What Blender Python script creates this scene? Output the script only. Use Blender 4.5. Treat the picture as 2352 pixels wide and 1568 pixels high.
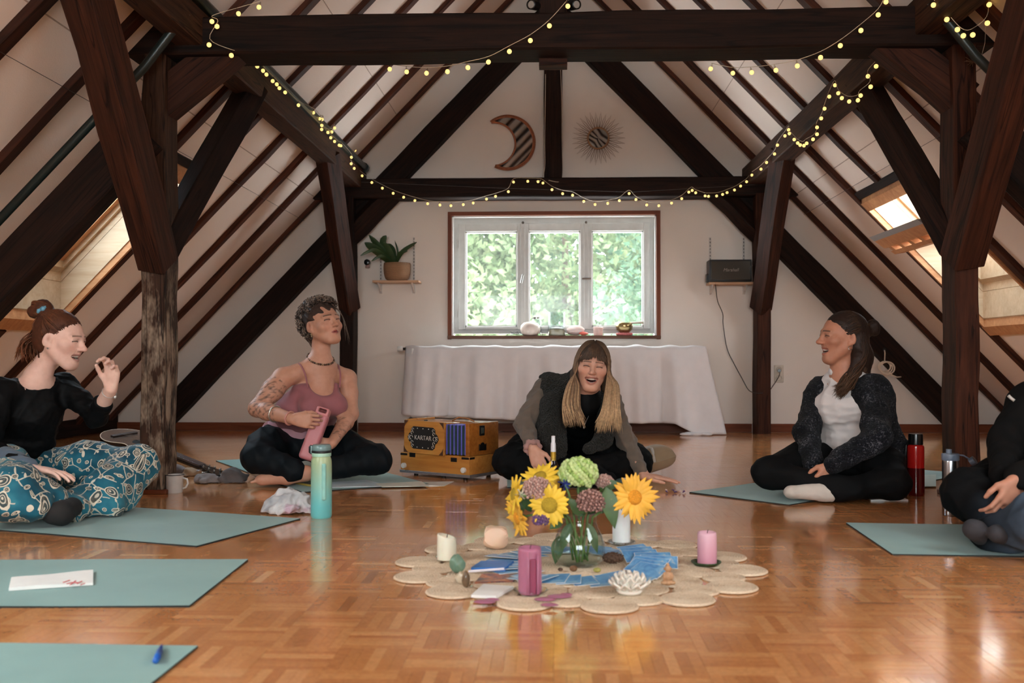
import bpy, bmesh, math, random
import numpy as np
from mathutils import Vector, Matrix, Euler

for _o in list(bpy.data.objects):
    bpy.data.objects.remove(_o)
SC = bpy.context.scene
COL = SC.collection
random.seed(7)
rng = np.random.default_rng(7)

# ------------------------------------------------------------------ camera
FPX, CAMZ = 2287.0, 0.65
YAW, PITCH = math.atan(95 / FPX), math.atan(41 / FPX)
cam_d = bpy.data.cameras.new('camera')
cam = bpy.data.objects.new('camera', cam_d)
COL.objects.link(cam)
cam.location = (0, 0, CAMZ)
cam.rotation_euler = (math.pi / 2 + PITCH, 0, YAW)
cam_d.sensor_width = 36.0
cam_d.lens = FPX * 36.0 / 2352.0
cam_d.clip_start = 0.05
cam_d.clip_end = 200
cam_d.dof.use_dof = True
cam_d.dof.focus_distance = 5.3
cam_d.dof.aperture_fstop = 3.6
SC.camera = cam
RCAM = Euler((math.pi / 2 + PITCH, 0, YAW)).to_matrix()

# ------------------------------------------------------------------ light and exposure
SC.view_settings.view_transform = 'Standard'
SC.view_settings.look = 'None'
SC.view_settings.exposure = 1.98
SC.view_settings.gamma = 1.0
SC.view_settings.use_curve_mapping = False
world = bpy.data.worlds.new('overcast_sky')
SC.world = world
world.use_nodes = True
_bg = world.node_tree.nodes['Background']
_bg.inputs[0].default_value = (0.90, 0.95, 1.0, 1)
_bg.inputs[1].default_value = 5.5
SC.cycles.use_denoising = True
SC.cycles.use_adaptive_sampling = True
SC.cycles.adaptive_threshold = 0.1
SC.cycles.adaptive_min_samples = 16
SC.cycles.max_bounces = 8
SC.cycles.diffuse_bounces = 4
SC.cycles.glossy_bounces = 3
SC.cycles.transmission_bounces = 4
SC.cycles.transparent_max_bounces = 12
SC.cycles.sample_clamp_indirect = 6.0
SC.cycles.caustics_reflective = False
SC.cycles.caustics_refractive = False

# ------------------------------------------------------------------ where a point of the photograph lies
def ray(px, py):
    return (RCAM @ Vector(((px - 1176) / FPX, -(py - 784) / FPX, -1)))
CAMV = Vector((0, 0, CAMZ))
def at(px, py, Y):
    d = ray(px, py); return CAMV + d * (Y / d.y)
def fl(px, py, z=0.0):
    d = ray(px, py); return CAMV + d * ((z - CAMZ) / d.z)
def atx(px, py, X):
    d = ray(px, py); return CAMV + d * (X / d.x)

# ------------------------------------------------------------------ objects
def tag(o, label=None, cat=None, group=None, kind=None):
    if label: o['label'] = label
    if cat: o['category'] = cat
    if group: o['group'] = group
    if kind: o['kind'] = kind
    return o
def empty(name, loc=(0, 0, 0), label=None, cat=None, group=None, rz=0.0):
    o = bpy.data.objects.new(name, None); COL.objects.link(o)
    o.empty_display_size = 0.05
    o.location = loc; o.rotation_euler = (0, 0, rz)
    return tag(o, label, cat, group)
def link(name, me, mat=None, parent=None, smooth=False):
    o = bpy.data.objects.new(name, me); COL.objects.link(o)
    if mat is not None and len(me.materials) == 0:
        me.materials.append(mat)
    if smooth and len(me.polygons):
        me.polygons.foreach_set('use_smooth', np.ones(len(me.polygons), dtype=bool))
    if parent is not None: o.parent = parent
    return o
def world_child(o, parent):
    """parent an object whose mesh is in world coordinates to a thing's Empty, keeping its place"""
    o.parent = parent
    o.matrix_parent_inverse = Matrix.Translation(parent.location).inverted() if parent.rotation_euler.z == 0 else parent.matrix_basis.inverted()
    return o

class MB:
    """collects polygons of ONE mesh"""
    def __init__(s): s.v = []; s.f = []; s.c = []; s.m = []; s.cm = 0
    def add(s, vs, fs, col=None):
        b = len(s.v); s.v.extend([tuple(x) for x in vs]); s.f.extend([tuple(i + b for i in f) for f in fs])
        s.m.extend([s.cm] * len(fs)); s.c.extend([col or (1, 1, 1)] * len(vs)); return s
    def box(s, x0, x1, y0, y1, z0, z1, col=None):
        return s.add([(x0,y0,z0),(x1,y0,z0),(x1,y1,z0),(x0,y1,z0),(x0,y0,z1),(x1,y0,z1),(x1,y1,z1),(x0,y1,z1)],
                     [(0,3,2,1),(4,5,6,7),(0,1,5,4),(1,2,6,5),(2,3,7,6),(3,0,4,7)], col)
    def rbox(s, x0, x1, y0, y1, z0, z1, r=0.004, col=None):
        """box with chamfered edges"""
        bm = bmesh.new(); bmesh.ops.create_cube(bm, size=1.0)
        for v in bm.verts:
            v.co = Vector(((x0+x1)/2 + v.co.x*(x1-x0), (y0+y1)/2 + v.co.y*(y1-y0), (z0+z1)/2 + v.co.z*(z1-z0)))
        r = min(r, (x1-x0)*.45, (y1-y0)*.45, (z1-z0)*.45)
        bmesh.ops.bevel(bm, geom=list(bm.edges), offset=r, segments=2, profile=.5, affect='EDGES')
        s.bm(bm, col); bm.free(); return s
    def bm(s, bm, col=None):
        bm.verts.index_update()
        return s.add([v.co[:] for v in bm.verts], [[v.index for v in f.verts] for f in bm.faces], col)
    def tube(s, pts, r, n=6, caps=True, col=None, cols=None):
        """tapered tube along points; r a number or a list"""
        pts = [Vector(p) for p in pts]; rs = r if isinstance(r, (list, tuple)) else [r] * len(pts)
        ref = None; vs = []; cc = []
        for i, p in enumerate(pts):
            t = (pts[min(i+1, len(pts)-1)] - pts[max(i-1, 0)])
            if t.length < 1e-9: t = Vector((0, 0, 1))
            t.normalize()
            if ref is None:
                ref = t.orthogonal().normalized()
            else:
                ref = (ref - t * ref.dot(t))
                ref = ref.normalized() if ref.length > 1e-6 else t.orthogonal().normalized()
            b = t.cross(ref)
            for k in range(n):
                a = 2 * math.pi * k / n
                vs.append(p + (ref * math.cos(a) + b * math.sin(a)) * rs[i])
                cc.append(cols[i] if cols else (col or (1, 1, 1)))
        fs = []
        for i in range(len(pts) - 1):
            for k in range(n):
                a, c = i*n + k, i*n + (k+1) % n
                fs.append((a, c, c + n, a + n))
        if caps:
            fs.append(tuple(range(n - 1, -1, -1))); fs.append(tuple(range((len(pts)-1)*n, len(pts)*n)))
        b0 = len(s.v)
        s.add(vs, fs); s.c[b0:] = cc
        return s
    def lathe(s, prof, n=24, center=(0, 0, 0), col=None, sx=1.0, sy=1.0, cap0=True, cap1=True):
        """profile [(r,z)] turned about the z axis"""
        cx, cy, cz = center; vs = []; fs = []
        for (r, z) in prof:
            for k in range(n):
                a = 2*math.pi*k/n; vs.append((cx + r*math.cos(a)*sx, cy + r*math.sin(a)*sy, cz + z))
        for i in range(len(prof) - 1):
            for k in range(n):
                a, c = i*n + k, i*n + (k+1) % n
                fs.append((a, c, c + n, a + n))
        if cap0: fs.append(tuple(range(n - 1, -1, -1)))
        if cap1: fs.append(tuple(range((len(prof)-1)*n, len(prof)*n)))
        return s.add(vs, fs, col)
    def ell(s, c, r, n=12, m=8, col=None, R=None):
        vs = []; fs = []
        for i in range(m + 1):
            th = math.pi*i/m
            for k in range(n):
                a = 2*math.pi*k/n
                p = Vector((r[0]*math.sin(th)*math.cos(a), r[1]*math.sin(th)*math.sin(a), r[2]*math.cos(th)))
                if R is not None: p = R @ p
                vs.append(Vector(c) + p)
        for i in range(m):
            for k in range(n):
                a, b = i*n + k, i*n + (k+1) % n
                fs.append((a, a + n, b + n, b))
        return s.add(vs, fs, col)
    def prism(s, pts, axis, a0, a1, col=None):
        """closed outline pts (2D) extruded along axis 'x','y' or 'z'"""
        def mk(p, a):
            return {'x': (a, p[0], p[1]), 'y': (p[0], a, p[1]), 'z': (p[0], p[1], a)}[axis]
        n = len(pts)
        return s.add([mk(p, a0) for p in pts] + [mk(p, a1) for p in pts],
                     [tuple(range(n-1, -1, -1)), tuple(range(n, 2*n))] + [(i, (i+1) % n, (i+1) % n + n, i + n) for i in range(n)], col)
    def xf(s, M):
        s.v = [tuple(M @ Vector(p)) for p in s.v]; return s
    def mesh(s, name, col=False, fix=True):
        me = bpy.data.meshes.new(name); me.from_pydata(s.v, [], s.f)
        if any(s.m): me.polygons.foreach_set('material_index', s.m)
        if col:
            ca = me.color_attributes.new('Col', 'FLOAT_COLOR', 'POINT')
            arr = np.ones((len(s.v), 4), np.float32); arr[:, :3] = np.array(s.c, np.float32); ca.data.foreach_set('color', arr.ravel())
        me.update()
        if fix:
            bm = bmesh.new(); bm.from_mesh(me); bmesh.ops.recalc_face_normals(bm, faces=bm.faces); bm.to_mesh(me); bm.free()
        return me
    def build(s, name, mat, parent=None, smooth=False, col=False, loc=None, auto=None):
        me = s.mesh(name, col)
        mats = mat if isinstance(mat, (list, tuple)) else [mat]
        for m in mats: me.materials.append(m)
        o = link(name, me, None, parent, smooth)
        if loc is not None: o.location = loc
        if auto: 
            me.polygons.foreach_set('use_smooth', np.ones(len(me.polygons), dtype=bool))
            me.set_sharp_from_angle(angle=math.radians(auto))
        return o

def rot_to(d, up=(0, 0, 1)):
    """matrix whose X axis is d and whose Z axis lies near up"""
    x = Vector(d).normalized(); z = Vector(up) - x * Vector(up).dot(x)
    if z.length < 1e-5: z = x.orthogonal()
    z.normalize(); y = z.cross(x)
    return Matrix((x, y, z)).transposed()

# ------------------------------------------------------------------ materials
def srgb(r, g, b):
    f = lambda c: (c/255/12.92) if c/255 <= 0.04045 else ((c/255 + 0.055)/1.055)**2.4
    return (f(r), f(g), f(b), 1)
class NT:
    def __init__(s, name):
        s.m = bpy.data.materials.new(name); s.m.use_nodes = True
        s.t = s.m.node_tree; s.n = s.t.nodes; s.b = s.n['Principled BSDF']; s.out = s.n['Material Output']
    def node(s, typ, **kw):
        nd = s.n.new(typ)
        for k, v in kw.items():
            if isinstance(k, str) and hasattr(nd, k) and k not in ('inputs',): setattr(nd, k, v)
        return nd
    def link(s, a, b): s.t.links.new(a, b)
    def inp(s, nd, **kw):
        for k, v in kw.items():
            i = nd.inputs[k.replace('_', ' ')] 
            if hasattr(v, 'is_output'): s.link(v, i)
            else: i.default_value = v
        return nd
    def coord(s, which='Object', scale=(1, 1, 1), loc=(0, 0, 0)):
        tc = s.n.new('ShaderNodeTexCoord'); mp = s.n.new('ShaderNodeMapping')
        mp.inputs['Scale'].default_value = scale; mp.inputs['Location'].default_value = loc
        s.link(tc.outputs[which], mp.inputs[0]); return mp.outputs[0]
    def noise(s, vec, scale=5, detail=4, rough=.55, dist=0.0):
        nd = s.n.new('ShaderNodeTexNoise'); s.link(vec, nd.inputs['Vector'])
        s.inp(nd, Scale=scale, Detail=detail, Roughness=rough, Distortion=dist); return nd.outputs['Fac']
    def ramp(s, fac, stops, interp='LINEAR'):
        nd = s.n.new('ShaderNodeValToRGB'); cr = nd.color_ramp; cr.interpolation = interp
        while len(cr.elements) < len(stops): cr.elements.new(0.5)
        for e, (p, c) in zip(cr.elements, stops):
            e.position = p; e.color = c if len(c) == 4 else (*c, 1)
        s.link(fac, nd.inputs[0]); return nd.outputs[0]
    def mix(s, fac, a, b, typ='MIX'):
        nd = s.n.new('ShaderNodeMix'); nd.data_type = 'RGBA'; nd.blend_type = typ
        for i, v in ((0, fac), (6, a), (7, b)):
            if hasattr(v, 'is_output'): s.link(v, nd.inputs[i])
            else: nd.inputs[i].default_value = v
        return nd.outputs[2]
    def math(s, op, a, b=0.0, c=None):
        nd = s.n.new('ShaderNodeMath'); nd.operation = op
        for i, v in enumerate((a, b) if c is None else (a, b, c)):
            if hasattr(v, 'is_output'): s.link(v, nd.inputs[i])
            else: nd.inputs[i].default_value = v
        return nd.outputs[0]
    def attr(s, name='Col'):
        nd = s.n.new('ShaderNodeAttribute'); nd.attribute_name = name; return nd.outputs['Color']
    def bump(s, h, strength=.3, dist=.01):
        nd = s.n.new('ShaderNodeBump'); nd.inputs['Strength'].default_value = strength; nd.inputs['Distance'].default_value = dist
        s.link(h, nd.inputs['Height']); s.link(nd.outputs[0], s.b.inputs['Normal']); return s
    def set(s, **kw):
        names = dict(col='Base Color', rough='Roughness', metal='Metallic', spec='Specular IOR Level', trans='Transmission Weight', ior='IOR',
                     emit='Emission Color', estr='Emission Strength', sss='Subsurface Weight', sheen='Sheen Weight', coat='Coat Weight', coatr='Coat Roughness', alpha='Alpha')
        for k, v in kw.items():
            i = s.b.inputs[names[k]]
            if hasattr(v, 'is_output'): s.link(v, i)
            else: i.default_value = v
        return s
_cache = {}
def plain(name, rgb, rough=.6, var=.12, scale=30, **kw):
    """simple procedural material: a colour with fine mottling"""
    if name in _cache: return _cache[name]
    t = NT(name); c = srgb(*rgb)
    f = t.noise(t.coord(), scale, 3)
    lo = tuple(x * (1 - var) for x in c[:3]); hi = tuple(min(1, x * (1 + var)) for x in c[:3])
    t.set(col=t.ramp(f, [(.3, lo), (.7, hi)]), rough=rough, **kw)
    _cache[name] = t.m; return t.m
def cloth_mat(name, rgb, rough=.9, weave=350, bump=.15, var=.1, **kw):
    if name in _cache: return _cache[name]
    t = NT(name); c = srgb(*rgb); v = t.coord()
    f = t.noise(v, weave, 2); g = t.noise(v, 9, 3)
    lo = tuple(x * (1 - var) for x in c[:3]); hi = tuple(min(1, x * (1 + var)) for x in c[:3])
    t.set(col=t.ramp(g, [(.3, lo), (.7, hi)]), rough=rough, sheen=.15 if sum(rgb) > 200 else 0.0, spec=.2 if sum(rgb) > 200 else .12, **kw); t.bump(f, bump, .002)
    _cache[name] = t.m; return t.m
def vcol_mat(name, rough=.6, bump=None, tint=None, **kw):
    """colour comes from the mesh's own colour attribute, with fine mottling"""
    if name in _cache: return _cache[name]
    t = NT(name); v = t.coord(); f = t.noise(v, 60, 3)
    c = t.mix(1.0, t.attr('Col'), t.ramp(f, [(.3, (.88, .88, .88)), (.7, (1, 1, 1))]), 'MULTIPLY')
    t.set(col=c, rough=rough, **kw)
    if bump: t.bump(t.noise(v, bump[0], 3), bump[1], .003)
    _cache[name] = t.m; return t.m
def glass_mat(name, tint=(1, 1, 1), rough=0.0, gloss=1.0, haze=0.0):
    """thin clear glass: see-through, with a fresnel sheen"""
    if name in _cache: return _cache[name]
    t = NT(name); t.n.remove(t.b)
    tr = t.n.new('ShaderNodeBsdfTransparent'); tr.inputs[0].default_value = (*tint, 1)
    gl = t.n.new('ShaderNodeBsdfGlossy'); gl.inputs['Roughness'].default_value = max(rough, .02)
    fr = t.n.new('ShaderNodeLayerWeight'); fr.inputs[0].default_value = .5
    mx = t.n.new('ShaderNodeMixShader')
    t.link(t.math('MULTIPLY', t.math('MULTIPLY_ADD', t.math('POWER', fr.outputs['Facing'], 4.0), .7, .035), gloss), mx.inputs[0])
    t.link(tr.outputs[0], mx.inputs[1]); t.link(gl.outputs[0], mx.inputs[2]); last = mx.outputs[0]
    if haze:  # washed-out window glare put into the glass as a translucent film
        tl = t.n.new('ShaderNodeBsdfTranslucent'); tl.inputs[0].default_value = (.9, .9, .9, 1); m2 = t.n.new('ShaderNodeMixShader')
        t.link(t.ramp(t.noise(t.coord(), 4, 4), [(.3, (haze*.7,)*3), (.7, (haze*1.2,)*3)]), m2.inputs[0]); t.link(last, m2.inputs[1]); t.link(tl.outputs[0], m2.inputs[2]); last = m2.outputs[0]
    t.link(last, t.out.inputs[0])
    _cache[name] = t.m; return t.m
def emit_mat(name, rgb, strength):
    if name in _cache: return _cache[name]
    t = NT(name); t.set(col=srgb(*rgb), emit=srgb(*rgb), estr=strength, rough=.5); t.m.cycles.emission_sampling = 'NONE'
    _cache[name] = t.m; return t.m
def wood_mat(name, dark, light, rough=.55, grain=1.0, wear=None, bump=.4, coat=0.0, rnd=.25, cracks=0.0, wr=(.56, .74), below=None):
    """wood with its grain along the object's X axis"""
    if name in _cache: return _cache[name]
    t = NT(name); v = t.coord('Object', (1.2*grain, 16*grain, 16*grain))
    info = t.n.new('ShaderNodeObjectInfo')
    add = t.n.new('ShaderNodeVectorMath'); add.operation = 'ADD'
    cmb = t.n.new('ShaderNodeCombineXYZ'); r10 = t.math('MULTIPLY', info.outputs['Random'], 37.0)
    for i in range(3): t.link(r10, cmb.inputs[i])
    t.link(v, add.inputs[0]); t.link(cmb.outputs[0], add.inputs[1]); v = add.outputs[0]
    g = t.noise(v, 2.2, 3, .6, .6); g2 = t.noise(v, .5, 1)
    col = t.ramp(g, [(.28, dark[:3]), (.72, light[:3])])
    col = t.mix(t.math('MULTIPLY', g2, .6), col, tuple(x*.55 for x in dark[:3]) + (1,))
    if wear is not None:
        vw = t.coord('Object', (3, 8, 8)); w = t.noise(vw, 1.5, 4, .7)
        wm = t.ramp(w, [(wr[0], (0, 0, 0)), (wr[1], (.75, .75, .75))])
        if below is not None:                             # wear reaches only up to hand height
            sx = t.n.new('ShaderNodeSeparateXYZ'); t.link(t.coord(), sx.inputs[0]); wm = t.math('MULTIPLY', wm, t.ramp(t.math('DIVIDE', t.math('MULTIPLY_ADD', w, .5, sx.outputs[0]), below*2), [(.5, (1, 1, 1)), (.72, (0, 0, 0))]))
        col = t.mix(wm, col, wear)
    if cracks:
        vc = t.coord('Object', (.9, 26, 26)); ad2 = t.n.new('ShaderNodeVectorMath'); ad2.operation = 'ADD'; t.link(vc, ad2.inputs[0]); t.link(cmb.outputs[0], ad2.inputs[1])
        ck = t.noise(ad2.outputs[0], 1.0, 1, .5, .3); lines = t.ramp(ck, [(.475, (0, 0, 0)), (.497, (cracks,)*3), (.503, (cracks,)*3), (.525, (0, 0, 0))])
        col = t.mix(lines, col, tuple(x*.25 for x in dark[:3]) + (1,))
    h = t.n.new('ShaderNodeHueSaturation')
    t.link(col, h.inputs['Color']); t.link(t.math('MULTIPLY_ADD', info.outputs['Random'], rnd, 1 - rnd/2), h.inputs['Value'])
    t.set(col=h.outputs[0], rough=rough, spec=.18, coat=coat); t.bump(g, bump, .004)
    _cache[name] = t.m; return t.m

def bez(pts, n=10):
    P = []
    for k in range(len(pts) - 1):
        p0, p1, p2, p3 = pts[max(k-1, 0)], pts[k], pts[k+1], pts[min(k+2, len(pts)-1)]
        for i in range(n):
            f = i/n; P.append(.5*((2*p1) + (p2 - p0)*f + (2*p0 - 5*p1 + 4*p2 - p3)*f*f + (3*p1 - p0 - 3*p2 + p3)*f**3))
    P.append(pts[-1]); return P
# ================================================================== the room
K = 1.037                      # roof pitch: z + K*|x| = c
CIN, CP = 4.245, 4.295           # underside of the rafters, ceiling boards
WB, WF = 9.0, -3.0             # gable walls
TIMBER = wood_mat('dark_timber', srgb(22, 12, 8), srgb(52, 29, 19), .75, 1.0, None, .5, rnd=.5, cracks=0.8)
TIMBER_RED = wood_mat('red_brown_timber', srgb(40, 21, 14), srgb(86, 47, 31), .72, 1.0, None, .5, rnd=.4, cracks=0.8)
RAFTER = wood_mat('rafter_timber', srgb(44, 22, 14), srgb(96, 52, 34), .65, 1.0, None, .5, rnd=.7, cracks=0.5)
TIMBER_BROWN = wood_mat('brown_purlin', srgb(52, 33, 23), srgb(92, 62, 46), .7, 1.0, None, .6, rnd=.1, cracks=0.9)
TIMBER_WORN = wood_mat('weathered_timber', srgb(44, 27, 19), srgb(86, 58, 42), .7, 1.3, srgb(168, 148, 128), .8, rnd=.1, cracks=.9, wr=(.44, .62), below=1.15)
PINE = wood_mat('pine', srgb(190, 128, 84), srgb(222, 166, 118), .45, .8, None, .15, rnd=.1)
PINE_PALE = wood_mat('pale_pine_lining', srgb(196, 166, 132), srgb(216, 190, 158), .5, .8, None, .1, rnd=.05)
REDWOOD = wood_mat('stained_trim', srgb(110, 56, 34), srgb(146, 82, 54), .45, .8, None, .2, rnd=.1)

def plaster(name, rgb):
    t = NT(name); v = t.coord(); c = srgb(*rgb)
    f = t.noise(v, 1.3, 2); g = t.noise(v, 120, 1)
    t.set(col=t.ramp(f, [(.3, tuple(x*.95 for x in c[:3])), (.7, c[:3])]), rough=.9, spec=.15); t.bump(g, .25, .003); return t.m
M_WALL = plaster('white_plaster', (234, 223, 213))
M_CEIL = plaster('white_board', (238, 222, 211))
M_WHITE = plain('white_paint', (228, 228, 226), .4, .03)
M_GLASS = glass_mat('window_glass', (.97, .99, .98), gloss=.25, haze=.010)

M_RGLASS = glass_mat('roof_window_glass', (.68, .74, .78), gloss=.4)
def beam(name, p0, p1, w, h, mat=None, up=(0, 0, 1), parent=None, jit=.006, seg=None, twist=0.0):
    """sawn timber: chamfered, slightly uneven box from p0 to p1; w sideways, h along up"""
    p0, p1 = Vector(p0), Vector(p1); L = (p1 - p0).length
    seg = seg or max(3, min(14, int(L / .35))); mb = MB(); vs = []; fs = []
    ch = min(w, h) * .05
    for i in range(seg + 1):
        x = L * i / seg
        jw = [random.uniform(-jit, jit) for _ in range(4)]
        y0, y1, z0, z1 = -w/2 + jw[0], w/2 + jw[1], -h/2 + jw[2], h/2 + jw[3]
        vs += [(x, y0+ch, z0), (x, y1-ch, z0), (x, y1, z0+ch), (x, y1, z1-ch), (x, y1-ch, z1), (x, y0+ch, z1), (x, y0, z1-ch), (x, y0, z0+ch)]
    for i in range(seg):
        for k in range(8):
            a, b = i*8 + k, i*8 + (k+1) % 8
            fs.append((a, b, b + 8, a + 8))
    fs += [tuple(range(7, -1, -1)), tuple(range(seg*8, seg*8 + 8))]
    mb.add(vs, fs)
    o = mb.build(name, mat or TIMBER, None)
    M = rot_to(p1 - p0, up).to_4x4(); M.translation = p0
    if parent is not None:
        o.parent = parent; o.matrix_parent_inverse = Matrix.Translation(-Vector(parent.location))
    o.matrix_world = M if parent is None else M
    if parent is not None:
        o.matrix_basis = M
    return o

# ---- floor: a slab and its parquet strips
SQ, NS = 0.16, 6
fb = MB(); fb.box(-4.3, 4.3, WF, WB, -.2, -.008)
FLOOR = fb.build('floor', plain('sub_floor', (70, 45, 28), .8)); tag(FLOOR, kind='structure')
def parquet_mat(name, single):
    t = NT(name)
    if single:
        info = t.n.new('ShaderNodeObjectInfo'); rnd = t.math('MULTIPLY_ADD', info.outputs['Random'], .56, .22)
    else:
        rnd = t.math('ADD', t.n.new('ShaderNodeAttribute').outputs['Fac'], 0.0); t.n['Attribute'].attribute_name = 'tint'
    tc = t.n.new('ShaderNodeTexCoord'); geo = t.n.new('ShaderNodeNewGeometry')
    mp = t.n.new('ShaderNodeMapping'); mp.inputs['Scale'].default_value = (55, 55, 55); t.link(geo.outputs['Position'], mp.inputs[0])
    g = t.noise(mp.outputs[0], 1.0, 3, .6, 1.5)
    c1 = t.ramp(rnd, [(0, srgb(158, 98, 56)), (.25, srgb(188, 122, 72)), (.55, srgb(204, 138, 84)), (.8, srgb(214, 152, 98)), (1, srgb(228, 178, 126))])
    c2 = t.mix(.55, c1, t.ramp(g, [(.3, (.62, .62, .62)), (.7, (1.1, 1.1, 1.1))]), 'MULTIPLY')
    mp2 = t.n.new('ShaderNodeMapping'); mp2.inputs['Scale'].default_value = (1.1, 1.1, 1.1); t.link(geo.outputs['Position'], mp2.inputs[0])
    big = t.noise(mp2.outputs[0], 2.0, 2)
    t.set(col=c2, rough=t.math('MULTIPLY_ADD', big, .14, .09), spec=.6, coat=.55, coatr=.09)
    mp3 = t.n.new('ShaderNodeMapping'); mp3.inputs['Scale'].default_value = (7, 7, 7); t.link(geo.outputs['Position'], mp3.inputs[0])
    t.bump(t.noise(mp3.outputs[0], 1.0, 1), .05, .02)
    return t.m
M_PARQ, M_PARQ1 = parquet_mat('parquet_field', False), parquet_mat('parquet_single', True)
def build_parquet():
    sw = SQ / NS; gap = .00018
    ix = np.arange(-26, 26); iy = np.arange(int(WF/SQ), int(WB/SQ) + 1)
    strips = []
    for a in ix:
        for b in iy:
            x0, y0 = a*SQ, b*SQ
            if abs(x0 + SQ/2) > 4.15 or y0 < WF or y0 + SQ > WB + .1: continue
            for k in range(NS):
                if (a + b) % 2: strips.append((x0, y0 + k*sw, SQ, sw, 1))
                else: strips.append((x0 + k*sw, y0, sw, SQ, 0))
    S = np.array(strips); cx = S[:, 0] + S[:, 2]/2; cy = S[:, 1] + S[:, 3]/2
    # the strips that show largest: nearest ones inside the view
    u = (cx*math.cos(YAW) + cy*math.sin(YAW)) / np.maximum(cy*math.cos(YAW) - cx*math.sin(YAW), 1e-3) * FPX
    vis = (cy > 1.97) & (np.abs(u) < 1150)
    # mats and rug hide some of the floor: leave those strips in the joined field
    hid = ((cx < -.62) & (cy < 2.3)) | ((cx < -.92) & (cy > 2.55) & (cy < 3.2))
    order = np.argsort(np.where(vis & ~hid, cy, 1e9))[:300]
    single = np.zeros(len(S), bool); single[order] = True
    hgt = rng.normal(0, .0001, len(S))
    R = S[~single]; hz = hgt[~single]; n = len(R)
    x0, y0, x1, y1 = R[:, 0] + gap, R[:, 1] + gap, R[:, 0] + R[:, 2] - gap, R[:, 1] + R[:, 3] - gap
    V = np.zeros((n, 8, 3), np.float32)
    for j, (xx, yy) in enumerate(((x0, y0), (x1, y0), (x1, y1), (x0, y1))):
        V[:, j, 0] = xx; V[:, j, 1] = yy; V[:, j, 2] = -.012
        V[:, j+4, 0] = xx; V[:, j+4, 1] = yy; V[:, j+4, 2] = hz
    F = np.array([(4, 5, 6, 7), (0, 1, 5, 4), (1, 2, 6, 5), (2, 3, 7, 6), (3, 0, 4, 7)])
    FF = (np.arange(n)[:, None, None]*8 + F[None]).reshape(-1, 4)
    me = bpy.data.meshes.new('parquet_field')
    me.from_pydata(V.reshape(-1, 3).tolist(), [], FF.tolist())
    at_ = me.attributes.new('tint', 'FLOAT', 'FACE')
    at_.data.foreach_set('value', np.repeat(np.clip(rng.normal(.5, .17, n), 0, 1), 5).astype(np.float32))
    o = link('parquet_field', me, M_PARQ, FLOOR); tag(o, kind='stuff')
    ms = []
    for lx, ly in ((sw, SQ), (SQ, sw)):
        mb = MB(); b = .0003
        X, Y = lx/2 - gap, ly/2 - gap
        mb.add([(-X,-Y,-.012),(X,-Y,-.012),(X,Y,-.012),(-X,Y,-.012),(-X,-Y,-b),(X,-Y,-b),(X,Y,-b),(-X,Y,-b),(-X+b,-Y+b,0),(X-b,-Y+b,0),(X-b,Y-b,0),(-X+b,Y-b,0)],
               [(0,1,5,4),(1,2,6,5),(2,3,7,6),(3,0,4,7),(4,5,9,8),(5,6,10,9),(6,7,11,10),(7,4,8,11),(8,9,10,11)])
        me = mb.mesh('parquet_strip'); me.materials.append(M_PARQ1); ms.append(me)
    for i in order:
        r = S[i]
        o = bpy.data.objects.new('parquet_strip', ms[int(r[4])]); COL.objects.link(o); o.parent = FLOOR
        o.location = (r[0] + r[2]/2, r[1] + r[3]/2, hgt[i])
build_parquet()

# ---- gable walls
W0, W1 = at(1029, 487, WB), at(1517, 779, WB)          # brown trim of the window
HX0, HX1, HZ0, HZ1 = W0.x + .035, W1.x - .035, W1.z + .035, W0.z - .035
def gable(name, y0, y1, hole):
    mb = MB(); hx0, hx1, hz0, hz1 = hole; ct = 4.75
    zt = lambda x: ct - K*abs(x)
    mb.prism([(-4.6, -.2), (hx0, -.2), (hx0, zt(hx0)), (-4.6, zt(4.6))], 'y', y0, y1)
    mb.prism([(hx1, -.2), (4.6, -.2), (4.6, zt(4.6)), (hx1, zt(hx1))], 'y', y0, y1)
    mb.prism([(hx0, -.2), (hx1, -.2), (hx1, hz0), (hx0, hz0)], 'y', y0, y1)
    mb.prism([(hx0, hz1), (hx1, hz1), (hx1, zt(hx1)), (0, ct), (hx0, zt(hx0))], 'y', y0, y1)
    o = mb.build(name, M_WALL); return tag(o, kind='structure')
WALLB = gable('wall_back', WB, WB + .3, (HX0, HX1, HZ0, HZ1))
WALLF = gable('wall_front', WF - .3, WF, (-1.6, 1.6, .6, 2.1))  # hole for the added fill-light window, out of view

# ---- sloping ceilings with openings for the roof windows
SXA, SXB = 2.33, 3.24
HOLES = {-1: [(5.36, 6.40), (.6, 2.25)], 1: [(6.53, 7.62), (.6, 2.25)]}  # second opening of each slope is added behind the camera for fill light
def sp(side, x, y, c):
    return (side * x, y, c - K * x)
def slope_box(mb, side, xa, xb, y0, y1, c0, c1):
    vs = [sp(side, xa, y0, c0), sp(side, xb, y0, c0), sp(side, xb, y1, c0), sp(side, xa, y1, c0),
          sp(side, xa, y0, c1), sp(side, xb, y0, c1), sp(side, xb, y1, c1), sp(side, xa, y1, c1)]
    mb.add(vs, [(0,3,2,1),(4,5,6,7),(0,1,5,4),(1,2,6,5),(2,3,7,6),(3,0,4,7)])
CEIL = {}
for side, nm in ((-1, 'ceiling_left'), (1, 'ceiling_right')):
    mb = MB(); y = WF
    hs = sorted(HOLES[side])
    for (h0, h1) in hs:
        slope_box(mb, side, 0, 4.35, y, h0, CP, CP + .4)
        slope_box(mb, side, 0, SXA, h0, h1, CP, CP + .4); slope_box(mb, side, SXB, 4.35, h0, h1, CP, CP + .4)
        y = h1
    slope_box(mb, side, 0, 4.35, y, WB, CP, CP + .4)
    CEIL[side] = tag(mb.build(nm, M_CEIL), kind='structure')

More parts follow.
